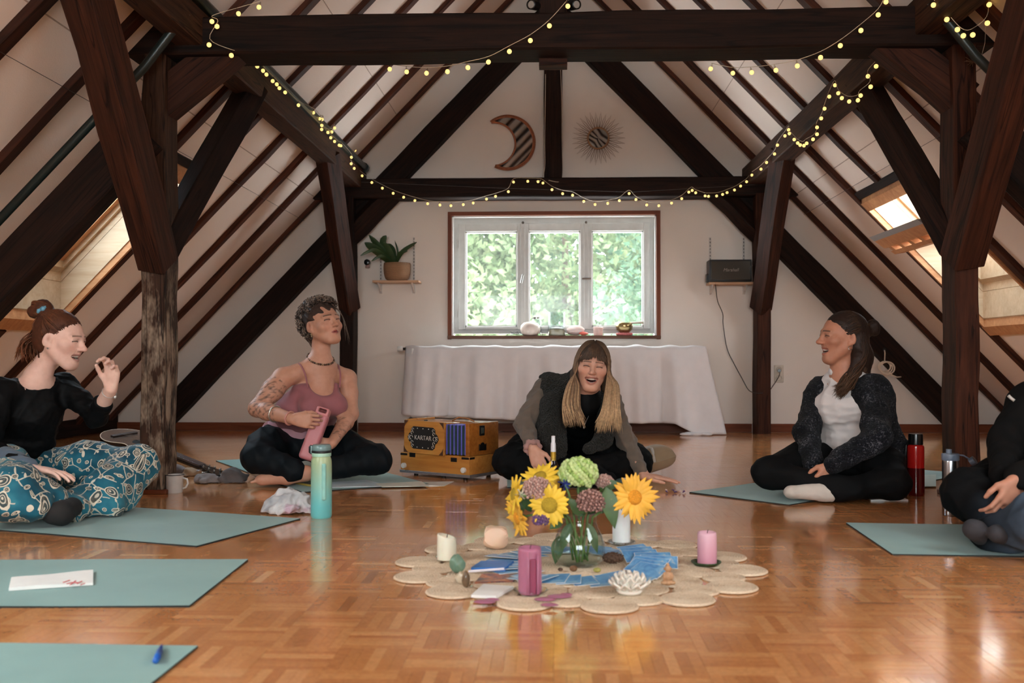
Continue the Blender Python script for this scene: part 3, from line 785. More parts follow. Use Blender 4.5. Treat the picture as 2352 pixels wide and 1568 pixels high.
# ------------------------------------------------------------------ anatomy
def frame(pos, fwd, up):
    """matrix: X to the subject's left-right axis, Y forward, Z up"""
    f = Vector(fwd).normalized(); u = Vector(up) - f*Vector(up).dot(f); u.normalize(); r = f.cross(u)
    M = Matrix((r, f, u)).transposed().to_4x4(); M.translation = Vector(pos); return M
SKIN = np.array(srgb(196, 142, 118)[:3]); LIP = np.array(srgb(150, 70, 64)[:3]); DARKM = np.array(srgb(60, 20, 20)[:3]); TEETH = np.array(srgb(226, 214, 204)[:3])
def add_head(S, M, s=1.0, mouth=0.0, smile=0.0, jaw=0.0, nose=1.0, ears=True):
    """head centred at M; mouth = opening; returns the eye/mouth places for painting"""
    T = lambda x, y, z: M @ Vector((x*s, y*s, z*s)); R = M.to_3x3()
    E = lambda c, r, k=.02, op='+', rot=None: S.ell(T(*c), [x*s for x in r], R if rot is None else R @ rot, k*s, op)
    dj = -.012*mouth - jaw
    E((0, -.018, .034), (.073, .094, .078)); E((0, .02, -.005), (.064, .07, .085), .03)
    E((0, .032, -.045 + dj*.5), (.053, .055, .062), .03); E((0, .066, -.093 + dj), (.021, .019, .018), .03)
    for sx in (-1, 1):
        S.cap(T(sx*.052, -.005, -.045), T(sx*.02, .062, -.094 + dj), .017*s, .014*s, .03*s)      # jaw line
        E((sx*.044, .058, -.026 + .006*smile), (.022 + .004*smile, .022, .019 + .003*smile), .022)   # cheeks
        E((sx*.031, .101, .004), (.0175, .016, .0105), .012, '-')                                       # sockets
        E((sx*.031, .077, .003), (.0165, .0145, .0125), .006)                                      # closed lids
        S.cap(T(sx*.013, .089, .022), T(sx*.045, .075, .021), .0075*s, .006*s, .016*s)             # brow
        E((sx*.0115, .098, -.031), (.0078, .009, .0068), .007)                                     # nostril wings
        if ears:
            ro = Matrix.Rotation(sx*.35, 3, 'Z') @ Matrix.Rotation(-.2, 3, 'X')
            E((sx*.076, -.012, -.008), (.0065, .0185, .030), .008, '+', ro); E((sx*.083, -.008, -.004), (.006, .009, .016), .005, '-', ro); E((sx*.073, -.003, -.034), (.0055, .008, .009), .008)
    S.cap(T(0, .086, .012), T(0, .109*(.985 + .015*nose), -.024), .0085*s, .0095*s, .014*s); E((0, .108 + .003*nose, -.0275), (.0105, .0105, .009), .009)
    mz = -.062 + .002*smile; w = .023 + .006*smile; cv = .007*smile
    if mouth > 0:
        hgt = .006 + .010*mouth; mc = mz + dj*.45
        bz = lambda u: mc + cv*(u*u - .35); yy = lambda u: .0905 - .026*u*u
        for k in range(-7, 8):
            u = k/7.6; hh = hgt*math.sqrt(max(.02, 1 - u*u)); E((u*w, yy(u) - .012, bz(u)), (w*.16, .03, hh), .004, '-')
        for k in range(-5, 5):                                                                     # lips
            u0, u1 = k/5, (k + 1)/5; hz = lambda u: hgt*math.sqrt(max(0, 1 - u*u))
            S.cap(T(u0*w*1.05, yy(u0), bz(u0) + hz(u0)), T(u1*w*1.05, yy(u1), bz(u1) + hz(u1)), .0036*s, .0036*s, .005*s)
            S.cap(T(u0*w*1.05, yy(u0) - .003, bz(u0) - hz(u0)), T(u1*w*1.05, yy(u1) - .003, bz(u1) - hz(u1)), .0044*s, .0044*s, .005*s)
        for k in range(-5, 5):                                                                     # upper teeth
            u0, u1 = (k + .03)/5.6, (k + .97)/5.6; f = lambda u: T(u*w*.98, yy(u) - .0075, bz(u) + hgt*math.sqrt(1 - u*u)*.50 - .001)
            S.cap(f(u0), f(u1), (.0060 if abs(k + .5) < 3.6 else .0045)*s, None, .001*s)
        if mouth > .7:
            for k in range(-3, 3):
                u0, u1 = (k + .04)/4.6, (k + .96)/4.6; f = lambda u: T(u*w*.85, yy(u) - .012, bz(u) - hgt*.74); S.cap(f(u0), f(u1), .0032*s, None, .001*s)
    else:
        mc, hgt = mz, .004
        for sx in (-1, 1):
            S.cap(T(0, .0935, mz + .004), T(sx*w*.9, .078, mz), .0052*s, .003*s, .007*s); S.cap(T(0, .0925, mz - .0045), T(sx*w*.85, .077, mz - .001), .006*s, .003*s, .007*s)
        E((0, .1, mz - .0002), (w*.8, .012, .0012), .003, '-')
    return dict(M=M.inverted(), s=s, mc=mc, hgt=hgt, w=w, open=mouth > 0, dj=dj, cv=cv)
def paint_head(h, skin=SKIN, brow=(.05, .03, .02), lip=LIP, blush=.35, lid=(.035, .014, .012)):
    Mi = np.array(h['M']); s = h['s']
    def f(V):
        C = np.tile(skin, (len(V), 1)).astype(np.float64); L = (V @ Mi[:3, :3].T + Mi[:3, 3])/s; x, y, z = L[:, 0], L[:, 1], L[:, 2]
        near = (np.abs(x) < .12) & (np.abs(y) < .16) & (np.abs(z) < .16)
        def mixin(w, col):
            w = np.where(near, w, 0)[:, None]; C[:] = C*(1 - w) + np.array(col)*w
        ax = np.abs(x)
        mixin(blush*np.exp(-((ax - .042)/.02)**2 - ((z + .03)/.02)**2)*(y > .02), skin*np.array([1.0, .66, .62])); mixin(.3*np.exp(-(x/.014)**2 - ((z + .028)/.012)**2)*(y > .09), skin*np.array([1.0, .7, .66]))
        bz = .0245 - .9*np.maximum(0, ax - .022)**1.6; mixin(.85*np.clip(1.3 - np.abs(z - bz)/.0040, 0, 1)*((ax > .010) & (ax < .050) & (y > .04)), brow)
        ez = .0 - 14*(ax - .0315)**2*(1 if h['open'] else .5) + .003; mixin(np.clip(1.5 - np.abs(z - ez)/.0026, 0, 1)*((ax > .0165) & (ax < .0475) & (y > .05)), lid)
        mixin(.45*np.exp(-((z - .0095)/.0045)**2)*((ax > .018) & (ax < .046) & (y > .05)), skin*.5)  # crease shade above the lids, painted into the skin colour
        mc, hg, w = h['mc'], h['hgt'], h['w']
        if h['open']:
            u = np.clip(x/w, -1.3, 1.3); zc = z - mc - h['cv']*(u*u - .35); hz = hg*np.sqrt(np.maximum(0, 1 - u*u)); yl = .0905 - .026*u*u
            mixin(((np.abs(zc) < hz + .0040) & (np.abs(u) < 1.10) & (y > .045)).astype(float)*.6, lip); ins = (np.abs(zc) < hz + .0004) & (np.abs(u) < 1.0) & (y > .0) & (y < yl - .0005); mixin(ins.astype(float), DARKM)
            th = ins & (np.abs(zc - (hz*.50 - .001)) < .0068) & (y > yl - .0135); mixin(th.astype(float), TEETH)
            t2 = ins & (np.abs(zc + hg*.74) < .0040) & (y > yl - .017) & (hg > .0128); mixin(t2.astype(float)*.9, TEETH*.85)
            nl = np.abs(ax - (.020 + .30*np.maximum(0, -.034 - z) + .001)); mixin(.45*np.clip(1 - nl/.0035, 0, 1)*((z < -.03) & (z > -.066) & (y > .05)), skin*.55)
        else:
            e2 = (x/(w*1.0))**2 + ((z - mc)/.0105)**2; mixin(np.clip(1.6 - 1.6*e2, 0, 1)*(y > .06), lip); mixin(((np.abs(z - mc) < .0013) & (ax < w*.9) & (y > .06))*.8, lip*.35)
        mixin(.6*np.exp(-((z + .004)/.011)**2 - ((y + .008)/.007)**2)*(ax > .068), skin*np.array([.62, .42, .38]))
        return C
    return f
def add_hand(S, wrist, d, palm, thumb_side, curl=(.25, .3, .35, .4), spread=.06, s=1.0, thumb_curl=.3, thumb_out=.8, k=.008):
    """d finger direction, palm the palm's outward normal, thumb_side the side the thumb leaves"""
    w = Vector(wrist); d = Vector(d).normalized(); n = Vector(palm); n = (n - d*n.dot(d)).normalized(); t = Vector(thumb_side); t = (t - d*t.dot(d) - n*t.dot(n)).normalized()
    off = (.030, .010, -.010, -.028); Lm = (.086, .088, .084, .076); Ls = ((.040, .024, .019), (.044, .028, .020), (.041, .026, .020), (.032, .019, .017)); tips = []
    S.ell(w + d*.05*s, (.034*s, .05*s, .0145*s), Matrix((t, d, n)).transposed(), .012*s)
    for f in range(4):
        kn = w + (d*Lm[f] + t*off[f])*s; S.cap(w + (d*.012 + t*off[f]*.55)*s, kn, .0125*s, .0098*s, .010*s)
        c = curl[f] if isinstance(curl, (tuple, list)) else curl; a = c*.55; dd = (d + t*spread*(1.5 - f)).normalized(); p = kn
        for j in range(3):
            dr = dd*math.cos(a) + n*math.sin(a); q = p + dr*Ls[f][j]*s; r0 = (.0088, .0078, .0070)[j]*(.9 if f == 3 else 1); S.cap(p, q, r0*s, (r0 - .0009)*s, .004*s); p = q; a += c*(1.0, .8, .5)[j]
        tips.append(p)
    b = w + (d*.022 + t*.020)*s; m = b + (d*(1 - .45*thumb_out) + t*thumb_out*.75 + n*.22).normalized()*.042*s; S.cap(b, m, .0145*s, .0105*s, .012*s)
    d2 = (d*1.0 + t*thumb_out*.35 + n*thumb_curl).normalized(); q = m + d2*.031*s; S.cap(m, q, .0102*s, .0092*s, .005*s); d3 = (d*1.0 + n*(thumb_curl*1.6) - t*.1).normalized(); S.cap(q, q + d3*.024*s, .0092*s, .0075*s, .004*s); tips.append(q + d3*.024*s)
    return tips
def box_around(pts, pad): 
    A = np.array([list(p) for p in pts]); return A.min(0) - pad, A.max(0) + pad
def skin_mat(name):
    t = NT(name); v = t.coord(); f = t.noise(v, 45, 4); g = t.noise(v, 260, 2)
    t.set(col=t.mix(1.0, t.attr('Col'), t.ramp(f, [(.3, (.9, .86, .84)), (.7, (1, 1, 1))]), 'MULTIPLY'), rough=.5, spec=.35, sss=.12); t.b.inputs['Subsurface Radius'].default_value = (.012, .005, .003); t.b.inputs['Subsurface Scale'].default_value = 1.0
    t.bump(g, .08, .001); return t.m
M_SKIN = skin_mat('skin')
def hair_mat(name):
    t = NT(name); v = t.coord(); f = t.noise(v, 90, 3)
    t.set(col=t.mix(1.0, t.attr('Col'), t.ramp(f, [(.3, (.7, .7, .7)), (.7, (1.15, 1.15, 1.15))]), 'MULTIPLY'), rough=.55, spec=.25); return t.m
M_HAIR = hair_mat('hair_strands')
def hair_mesh(name, strands, parent, cols, r=.0022, n=4):
    """strands: lists of points; cols: (root colour, tip colour) or a function of (strand, t)"""
    mb = MB()
    for i, st in enumerate(strands):
        P = bez([Vector(p) for p in st], 4); m = len(P); j = random.uniform(.75, 1.25)
        cc = []
        for k in range(m):
            t = k/(m - 1); c = cols(i, t) if callable(cols) else [a*(1 - t) + b*t for a, b in zip(*cols)]; cc.append(tuple(x*j for x in c))
        mb.tube(P, [r*(.8 + .5*math.sin(math.pi*k/(m-1)))*(1 if k < m - 3 else (m - 1 - k)/3*.9 + .1) for k in range(m)], n, cols=cc)
    o = mb.build(name, M_HAIR, None, True, True); world_child(o, parent); return o
def cap_strands(M, n, zone, out=.004, seed=0):
    """short strands lying over the skull; zone(u,v)->list of local points"""
    r = random.Random(seed); return [[M @ Vector(p) for p in zone(r)] for _ in range(n)]
# ================================================================== things on the floor
M_MAT = None
def mat_mat():
    t = NT('yoga_mat_teal'); v = t.coord(); f = t.noise(v, 420, 2); g = t.noise(v, 3, 4)
    t.set(col=t.ramp(g, [(.3, srgb(104, 142, 138)[:3]), (.7, srgb(118, 156, 150)[:3])]), rough=.62, spec=.35, sheen=.15); t.bump(f, .2, .0015); return t.m
M_MAT = mat_mat(); M_MATEDGE = plain('mat_edge_black', (28, 34, 34), .8)
def yoga_mat(label, C1, C2, length, flip=1, z=0.0, corner_lift=0.0):
    """short edge C1-C2 (floor points); the mat runs away from it"""
    C1, C2 = Vector(C1), Vector(C2); e = (C2 - C1); w = e.length; e.normalize(); n = Vector((-e.y, e.x, 0)) * flip
    ang = math.atan2(n.y, n.x); E = empty('yoga_mat', ((C1 + C2)/2 + Vector((0, 0, z)))[:], label, 'yoga mat', 'teal yoga mats', ang)
    N = 24; mb = MB(); vs = []; top = []
    for i in range(N + 1):
        for j in range(7):
            x = length*i/N; y = w*(j/6 - .5); r = .0; zz = .0055 + .0006*math.sin(x*9 + y*7)
            vs.append((x, y, zz))
    fs = [(i*7 + j, (i+1)*7 + j, (i+1)*7 + j + 1, i*7 + j + 1) for i in range(N) for j in range(6)]
    mb.add(vs, fs); mb.build('mat_top', M_MAT, E, smooth=True)
    mb = MB(); mb.box(.0005, length - .0005, -w/2 + .0005, w/2 - .0005, .0003, .0045); mb.build('mat_underside', M_MATEDGE, E)
    return E
yoga_mat('teal yoga mat under the woman in teal paisley trousers', fl(690, 1193), fl(452, 1257), 1.8, -1)
yoga_mat('empty teal yoga mat holding a folded white paper, left foreground', fl(570, 1287), fl(435, 1395), 1.8, -1)
yoga_mat('nearest teal yoga mat with a blue pen, bottom left corner', fl(455, 1487), fl(455, 1487) + Vector((.0, -.61, 0)), 1.8, -1)
yoga_mat('teal yoga mat under the woman in the pink top', fl(985, 1112), fl(695, 1132), 1.75, -1)
yoga_mat('teal yoga mat under the laughing long-haired woman', fl(1165, 1121), fl(1165, 1121) + Vector((.62, .03, 0)), 1.4, 1)
yoga_mat('teal yoga mat under the woman in the knitted cardigan', fl(1583, 1132), fl(1812, 1161), 1.8, 1)
yoga_mat('teal yoga mat under the person cut off at the right edge', fl(1943, 1203), fl(2050, 1275), 1.8, 1)

M_PAPER = plain('paper_white', (226, 226, 222), .8, .03, 20)
M_PAPERB = plain('paper_bluish', (196, 210, 216), .8, .04, 20)
def sheet(name, label, pts, mat, cat='paper', th=.0012, z=.0, wave=.004):
    """a sheet of paper lying flat; pts four floor corners"""
    pts = [Vector(p) for p in pts]; c = sum(pts, Vector())/4
    E = empty(name, (c.x, c.y, z), label, cat); mb = MB(); N = 8; vs = []
    for i in range(N + 1):
        for j in range(N + 1):
            u, v = i/N, j/N; p = (pts[0]*(1-u)*(1-v) + pts[1]*u*(1-v) + pts[2]*u*v + pts[3]*(1-u)*v) - c
            vs.append((p.x, p.y, th + wave*(.5 + .5*math.sin(u*5 + v*2.5))*(.3 + u*(1-u)*2)))
    b = len(vs); vs += [(x, y, 0.0002) for x, y, zz in vs]
    W = N + 1; fs = []
    for i in range(N):
        for j in range(N):
            fs.append((i*W + j, (i+1)*W + j, (i+1)*W + j + 1, i*W + j + 1))
    for k in range(N):
        for (a, d) in ((k*W, (k+1)*W), ((k+1)*W + N, k*W + N), (k + 1, k), (N*W + k, N*W + k + 1)):
            fs.append((a, d, d + b, a + b))
    mb.add(vs, fs); mb.build('sheet', mat, E, smooth=False); return E
E = sheet('folded_paper', 'folded white paper with a red scribble on the empty mat', [fl(20, 1357, .006), fl(214, 1344, .006), fl(214, 1314, .006), fl(26, 1331, .006)], M_PAPER, z=.0065, th=.006, wave=.006)
mb = MB(); c0 = fl(150, 1347, .018) - E.location
for k in range(6):
    a = fl(145 + k*8, 1337 + (k % 3)*3, .0155) - Vector(E.location); b_ = fl(160 + k*7, 1332 + (k*5 % 9), .0155) - Vector(E.location); mb.tube([a, b_], .0016, 4)
mb.build('red_scribble', plain('red_ink', (205, 110, 112), .8), E)
sheet('song_sheet', 'blue-white printed sheets on the mat of the woman in pink', [fl(762, 1120, .006), fl(905, 1117, .006), fl(842, 1103, .006), fl(752, 1108, .006)], M_PAPERB, z=.0065)
sheet('song_sheet', 'cream sheet lying on the mat edge before the harmonium', [fl(878, 1119, .006), fl(985, 1117, .006), fl(968, 1106, .006), fl(862, 1111, .006)], plain('paper_cream', (214, 216, 204), .8, .03, 20), z=.0066)
sheet('song_sheet', 'pale sheet on the parquet in front of the harmonium', [fl(975, 1116), fl(1020, 1116), fl(1043, 1106), fl(965, 1107)], plain('paper_grey', (206, 202, 192), .8, .03, 20))
sheet('notepad', 'white notepad on the floor beside the red bottle', [fl(2000, 1151), fl(2086, 1150), fl(2062, 1139), fl(1992, 1138)], M_PAPER, th=.006, cat='notepad')
sheet('songbook', 'pale sheet lying behind the red bottle', [fl(2085, 1122), fl(2150, 1120), fl(2150, 1093), fl(2080, 1095)], plain('paper_green', (160, 176, 168), .8, .03, 20), z=.007, cat='paper')
# pen
def capsule_thing(): pass
P0, P1 = fl(372, 1482, .013), fl(357, 1517, .013)
E = empty('pen', ((P0 + P1)/2)[:], 'blue plastic pen lying on the nearest mat', 'pen'); mb = MB()
mb.tube([P1, P1.lerp(P0, .7)], [.0065, .0065], 10); world_child(mb.build('barrel', plain('pen_blue', (34, 92, 176), .3), smooth=True), E)
mb = MB(); mb.tube([P1.lerp(P0, .7), P0], [.0055, .003], 10); mb.tube([P1 + Vector((.008, 0, .004)), P1.lerp(P0, .5) + Vector((.008, 0, .004))], .002, 5); world_child(mb.build('clip', plain('pen_dark_blue', (22, 60, 130), .3), smooth=True), E)
# phone
C = [fl(678, 1111, .006), fl(716, 1118, .006), fl(722, 1109, .006), fl(690, 1105, .006)]
sheet('phone', 'yellow-cased phone lying on the mat of the woman in pink', C, plain('phone_case', (206, 178, 86), .5), cat='phone', th=.009, wave=0, z=.0065)
o = bpy.data.objects['phone']; mb = MB(); cc = sum([Vector(c) for c in C], Vector())/4
mb.add([((Vector(c) - cc)*.82 + Vector((0, 0, .0095)))[:] for c in C], [(0, 1, 2, 3)]); mb.build('screen', plain('phone_screen', (30, 30, 34), .15), o)

# ---- water bottles
def grad_mat(name, bottom, top, z0, z1, rough=.25, trans=.0, level=None):
    t = NT(name); tc = t.n.new('ShaderNodeTexCoord'); sx = t.n.new('ShaderNodeSeparateXYZ'); t.link(tc.outputs['Object'], sx.inputs[0])
    f = t.math('DIVIDE', t.math('SUBTRACT', sx.outputs[2], z0), z1 - z0)
    t.set(col=t.ramp(f, [(0, bottom), (1, top)] if level is None else [(0, bottom), (level - .004, bottom), (level + .004, top), (1, top)]), rough=rough, trans=trans, spec=.5); return t.m
B = fl(738, 1188)
E = empty('water_bottle', B[:], 'tall aqua-to-lime gradient water bottle standing on the parquet', 'bottle')
R = .043
mb = MB(); mb.lathe([(.0, .0), (R*.9, .0), (R, .008), (R, .10), (R*.98, .22), (R*.96, .235), (R*.86, .248), (R*.84, .252)], 28); mb.build('bottle_body', grad_mat('aqua_gradient', srgb(104, 190, 192), srgb(172, 186, 138), .05, .26, .3), E, auto=40)
mb = MB(); mb.rbox(.01, .028, -R - .002, -R + .012, .075, .225, .006); mb.build('grip_panel', plain('bottle_grip', (140, 196, 186), .35), E)
mb = MB(); mb.lathe([(R*.9, .252), (R*.92, .252), (R*.92, .272), (R*.9, .274)], 28); mb.build('collar', plain('mint_plastic', (160, 200, 178), .4), E, auto=40)
mb = MB(); mb.lathe([(R*.93, .266), (R*.955, .268), (R*.955, .274), (R*.93, .276)], 28); mb.build('seal_ring', plain('black_rubber', (20, 22, 24), .5), E, auto=40)
mb = MB(); mb.lathe([(R*.9, .276), (R*.93, .278), (R*.92, .292), (R*.8, .300), (0, .302)], 28); mb.rbox(-R*1.02, -R*.86, -.012, .012, .262, .296, .003); mb.build('lid', plain('smoky_lid', (112, 140, 140), .25), E, auto=40)
mb = MB(); mb.tube([(-R*.98, .0, .262), (-R*1.12, -.005, .268), (-R*1.12, -.005, .29), (-R*.98, 0, .296)], .004, 6); mb.build('latch', plain('black_rubber', (20, 22, 24)), E, smooth=True)

B = fl(2104, 1137)
E = empty('water_bottle', B[:], 'translucent red water bottle with a black cap', 'bottle'); R = .039
mb = MB(); mb.lathe([(0, 0), (R*.94, 0), (R, .006), (R*.99, .02), (R, .03), (R, .225), (R*.97, .236), (R*.8, .242)], 28)
mb.build('bottle_body', grad_mat('red_plastic', srgb(96, 16, 18), srgb(196, 34, 30), 0, .24, .15, .25, .55), E, auto=40)
mb = MB(); mb.lathe([(R*.8, .242), (R*.86, .243), (R*.86, .285), (R*.82, .294), (0, .295)], 28); mb.build('cap', plain('black_plastic', (18, 18, 18), .25), E, auto=40)
mb = MB(); mb.tube([(-R*.7, -.0, .25), (-R*1.15, 0, .24), (-R*1.2, 0, .18), (-R*1.12, 0, .12)], .003, 6); mb.build('carry_strap', plain('black_plastic', (18, 18, 18)), E, smooth=True)

B = fl(2184, 1184)
E = empty('water_bottle', B[:], 'brushed steel flask with a blue-grey lid and dangling cap', 'bottle'); R = .033
mb = MB(); mb.lathe([(0, 0), (R*.95, 0), (R, .006), (R, .225), (R*.97, .23)], 28); mb.build('bottle_body', plain('flask_steel', (176, 176, 178), .25, .04, metal=1.0), E, auto=40)
mb = MB(); mb.lathe([(R*1.0, .23), (R*1.06, .233), (R*1.06, .254), (R*1.0, .258), (0, .259)], 28); mb.lathe([(R*.35, .258), (R*.35, .276), (0, .277)], 16, (-.006, 0, 0), cap0=False); mb.build('lid', plain('blue_grey_plastic', (110, 122, 140), .4), E, auto=40)
mb = MB(); mb.tube([(R, 0, .252), (R + .02, 0, .25), (R + .045, -.005, .235)], .0035, 6); mb.build('cap_tether', plain('blue_grey_plastic', (110, 122, 140)), E, smooth=True)
mb = MB(); mb.lathe([(0, -.012), (.017, -.011), (.018, .01), (0, .011)], 16); o = mb.build('screw_cap', plain('dark_blue_grey', (80, 90, 106), .4), E, auto=40); o.location = (R + .055, -.008, .228); o.rotation_euler = (.5, .9, 0)

# ---- slender glass bottle behind the flowers
B = fl(1271, 1150)
E = empty('glass_bottle', B[:], 'slender clear bottle with a white cap and gold label behind the flowers', 'bottle')
mb = MB(); mb.lathe([(0, 0), (.028, 0), (.03, .006), (.03, .13), (.024, .16), (.013, .19), (.0105, .235)], 20); mb.build('bottle_body', glass_mat('clear_glass', (.86, .9, .88)), E, smooth=True)
mb = MB(); mb.lathe([(.0125, .185), (.0125, .225)], 20, cap0=False, cap1=False); mb.build('neck_label', plain('gold_foil', (196, 160, 60), .35, metal=.5), E, smooth=True); mb = MB(); mb.lathe([(.0306, .03), (.0306, .12)], 20, cap0=False, cap1=False); mb.build('gold_label', plain('gold_foil', (196, 160, 60)), E, smooth=True)
mb = MB(); mb.lathe([(.011, .225), (.0125, .226), (.0115, .262), (.009, .27), (.009, .298), (0, .30)], 16); mb.build('cap', plain('white_plastic', (220, 222, 226), .35), E, auto=40)

# ---- enamel mug behind the post
B = fl(401, 1131)
E = empty('mug', B[:], 'grey-white enamel mug peeking out behind the weathered post', 'mug')
mb = MB(); mb.lathe([(0, 0), (.036, 0), (.039, .004), (.042, .085), (.0435, .088), (.0415, .088), (.038, .01), (0, .008)], 24, cap1=False); mb.build('mug_body', plain('enamel', (196, 190, 184), .3, .06), E, auto=40)
mb = MB(); mb.tube([(.041, 0, .072), (.062, 0, .066), (.066, 0, .045), (.056, 0, .026), (.04, 0, .02)], .005, 8); mb.build('handle', plain('enamel', (196, 190, 184)), E, smooth=True)
mb = MB(); mb.tube([(.0435*math.cos(a*.2618), .0435*math.sin(a*.2618), .088) for a in range(25)], .0022, 6); mb.build('rim', plain('enamel_rim', (60, 62, 66), .3), E, smooth=True)

# ---- guitar lying behind the weathered post
tip = fl(522, 1108); tail = Vector((-2.60, 5.76, 0)); d = (tip - tail); L = d.length; ang = math.atan2(d.y, d.x)
E = empty('guitar', tail[:], 'black acoustic guitar lying behind the weathered post', 'guitar', rz=ang)
tilt = Matrix.Translation((0, 0, .235)) @ Matrix.Rotation(math.radians(11), 4, 'Y') @ Matrix.Rotation(math.radians(5), 4, 'X')
out = []
for k in range(49):
    t = k/48; x = .46*t
    w = .17*math.sqrt(max(0, math.sin(math.pi*min(1, t*1.02)))) * (1 - .30*t) * (1 - .30*math.exp(-((t - .6)/.12)**2))
    w *= 1 if t < .97 else .75
    out.append((x, max(w, .0)))
ol = [(x, w) for x, w in out] + [(x, -w) for x, w in reversed(out[1:-1])]
def gpart(name, mb, mat, parent=None, **kw): return mb.xf(tilt).build(name, mat, parent or E, **kw)
body = gpart('guitar_side', MB().prism(ol, 'z', -.115, -.002), plain('guitar_black', (24, 20, 20), .2), auto=30)
sb = gpart('soundboard', MB().prism([(x*.99 + .002, y*.985) for x, y in ol], 'z', -.002, .002), plain('soundboard_dark', (84, 70, 62), .18, .1, 9))
mbt = MB(); mbt.tube([(x, y, .0) for x, y in ol] + [(ol[0][0], ol[0][1], 0)], .0025, 5); gpart('binding', mbt, plain('binding_cream', (206, 192, 172), .4), smooth=True)
mbt = MB(); mbt.lathe([(.0, .0022), (.048, .0024)], 24, (.30, 0, 0), cap1=False); gpart('sound_hole', mbt, plain('hole_black', (10, 8, 8), .9), sb)
mbt = MB(); mbt.rbox(.12, .15, -.08, .08, .002, .012, .003); gpart('bridge', mbt, plain('bridge_wood', (50, 34, 28), .5), sb)
mbt = MB(); mbt.prism([(.33, -.03), (.33, .03), (L - .19, .022), (L - .19, -.022)], 'z', .002, .012); gpart('fretboard', mbt, plain('fretboard', (70, 64, 66), .35))
mbt = MB(); mbt.rbox(.45, L - .18, -.021, .021, -.02, .002, .008); neck = gpart('neck', mbt, plain('guitar_black', (24, 20, 20)))
mbt = MB(); mbt.prism([(L - .19, -.024), (L - .19, .024), (L - .02, .038), (L - .0, .02), (L - .0, -.02), (L - .02, -.038)], 'z', -.012, .004); hd = gpart('headstock', mbt, plain('headstock_black', (22, 20, 20), .2))
for k in range(6):
    mbt = MB(); y0 = (-.0125 + .005*k); mbt.tube([(.135, y0*1.6, .014), (L - .19, y0, .0155), (L - .16 + .025*(k % 3), y0*1.6, .008)], .0007, 4); gpart('string', mbt, M_STEEL)
    sx = -1 if k < 3 else 1; xx = L - .155 + .045*(k % 3)
    mbt = MB(); mbt.tube([(xx, sx*.02, .004), (xx, sx*.02, .018)], .004, 8); mbt.tube([(xx, sx*.03, -.004), (xx, sx*.052, -.004)], .003, 6); mbt.ell((xx, sx*.056, -.004), (.008, .007, .005), 8, 6); gpart('tuning_peg', mbt, M_STEEL, hd, smooth=True)
mbt = MB(); 
for k in range(12):
    mbt.ell((.37 + (L - .58)*k/12, -.0245 + .0005*k, .0135), (.002, .002, .001), 6, 4)
gpart('fret_dots', mbt, plain('pearl', (220, 220, 226), .3), bpy.data.objects['fretboard'])

# folded bag under the guitar's body
G_ = empty('guitar_bag', (tail + d.normalized()*.2)[:], 'flat black bag supporting the guitar body', 'bag', rz=ang); mb = MB(); pillow_pts = None
mb.rbox(-.17, .15, -.14, .14, .0, .065, .03); mb.build('bag_body', cloth_mat('black_bag', (16, 15, 15), .8), G_, smooth=True)

# ---- harmonium
HB = fl(1078, 1104); HL = fl(920, 1090); u = (HL - HB); ang = math.atan2(u.y, u.x)     # local x runs left along the front face, local y is away... (mirrored below)
E = empty('harmonium', HB[:], 'small golden wooden harmonium with blue bellows and a KARTAR plate', 'harmonium', rz=ang + math.pi)
HX = u.length                                           # local: x from -HX (left) to 0 (right), y away from the viewer
M_HW = wood_mat('honey_wood', srgb(176, 112, 48), srgb(212, 150, 76), .35, 1.2, None, .15, coat=.3, rnd=.05)
M_HW2 = wood_mat('amber_wood', srgb(140, 80, 30), srgb(186, 116, 48), .35, 1.2, None, .15, coat=.3, rnd=.05)
M_BRASSB = plain('black_metal', (26, 22, 20), .4, metal=.3); M_GREYB = plain('aluminium_strip', (150, 148, 150), .35, metal=.7)
mb = MB(); mb.rbox(-HX, 0, 0, .27, .028, .128, .003); base = mb.build('base_box', M_HW, E, auto=40)
mb = MB(); mb.rbox(-HX - .004, .004, -.004, .274, .014, .03, .002); mb.build('base_strip', M_GREYB, E)
for x in (-HX + .09, -.2, -.05):
    for y in (.03, .24):
        mb = MB(); mb.lathe([(0, 0), (.012, 0), (.014, .014), (0, .014)], 12, (x, y, 0)); mb.build('foot', M_BRASSB, E)
for x in (-HX + .03, -.035):
    mb = MB(); mb.tube([(x, .0, .055), (x, -.014, .055)], .015, 16); mb.tube([(x, -.014, .055), (x, -.016, .055)], .005, 8); mb.build('stop_knob', plain('ivory_plastic', (208, 204, 196), .4), E, auto=40)
for x0 in (-HX + .0005, -.052):
    mb = MB(); mb.rbox(x0, x0 + .05, -.0025, .0, .112, .124, .001); mb.build('corner_plate', M_BRASSB, E)
mb = MB(); mb.rbox(0, .0025, .002, .045, .112, .124, .001); mb.build('corner_plate', M_BRASSB, E)
mb = MB(); mb.rbox(-HX + .07, -HX + .11, -.006, .0, .105, .135, .002); mb.build('latch', M_BRASSB, E)
mb = MB(); mb.rbox(-.125, -.085, -.004, .002, .095, .118, .002); mb.build('latch', M_BRASSB, E)
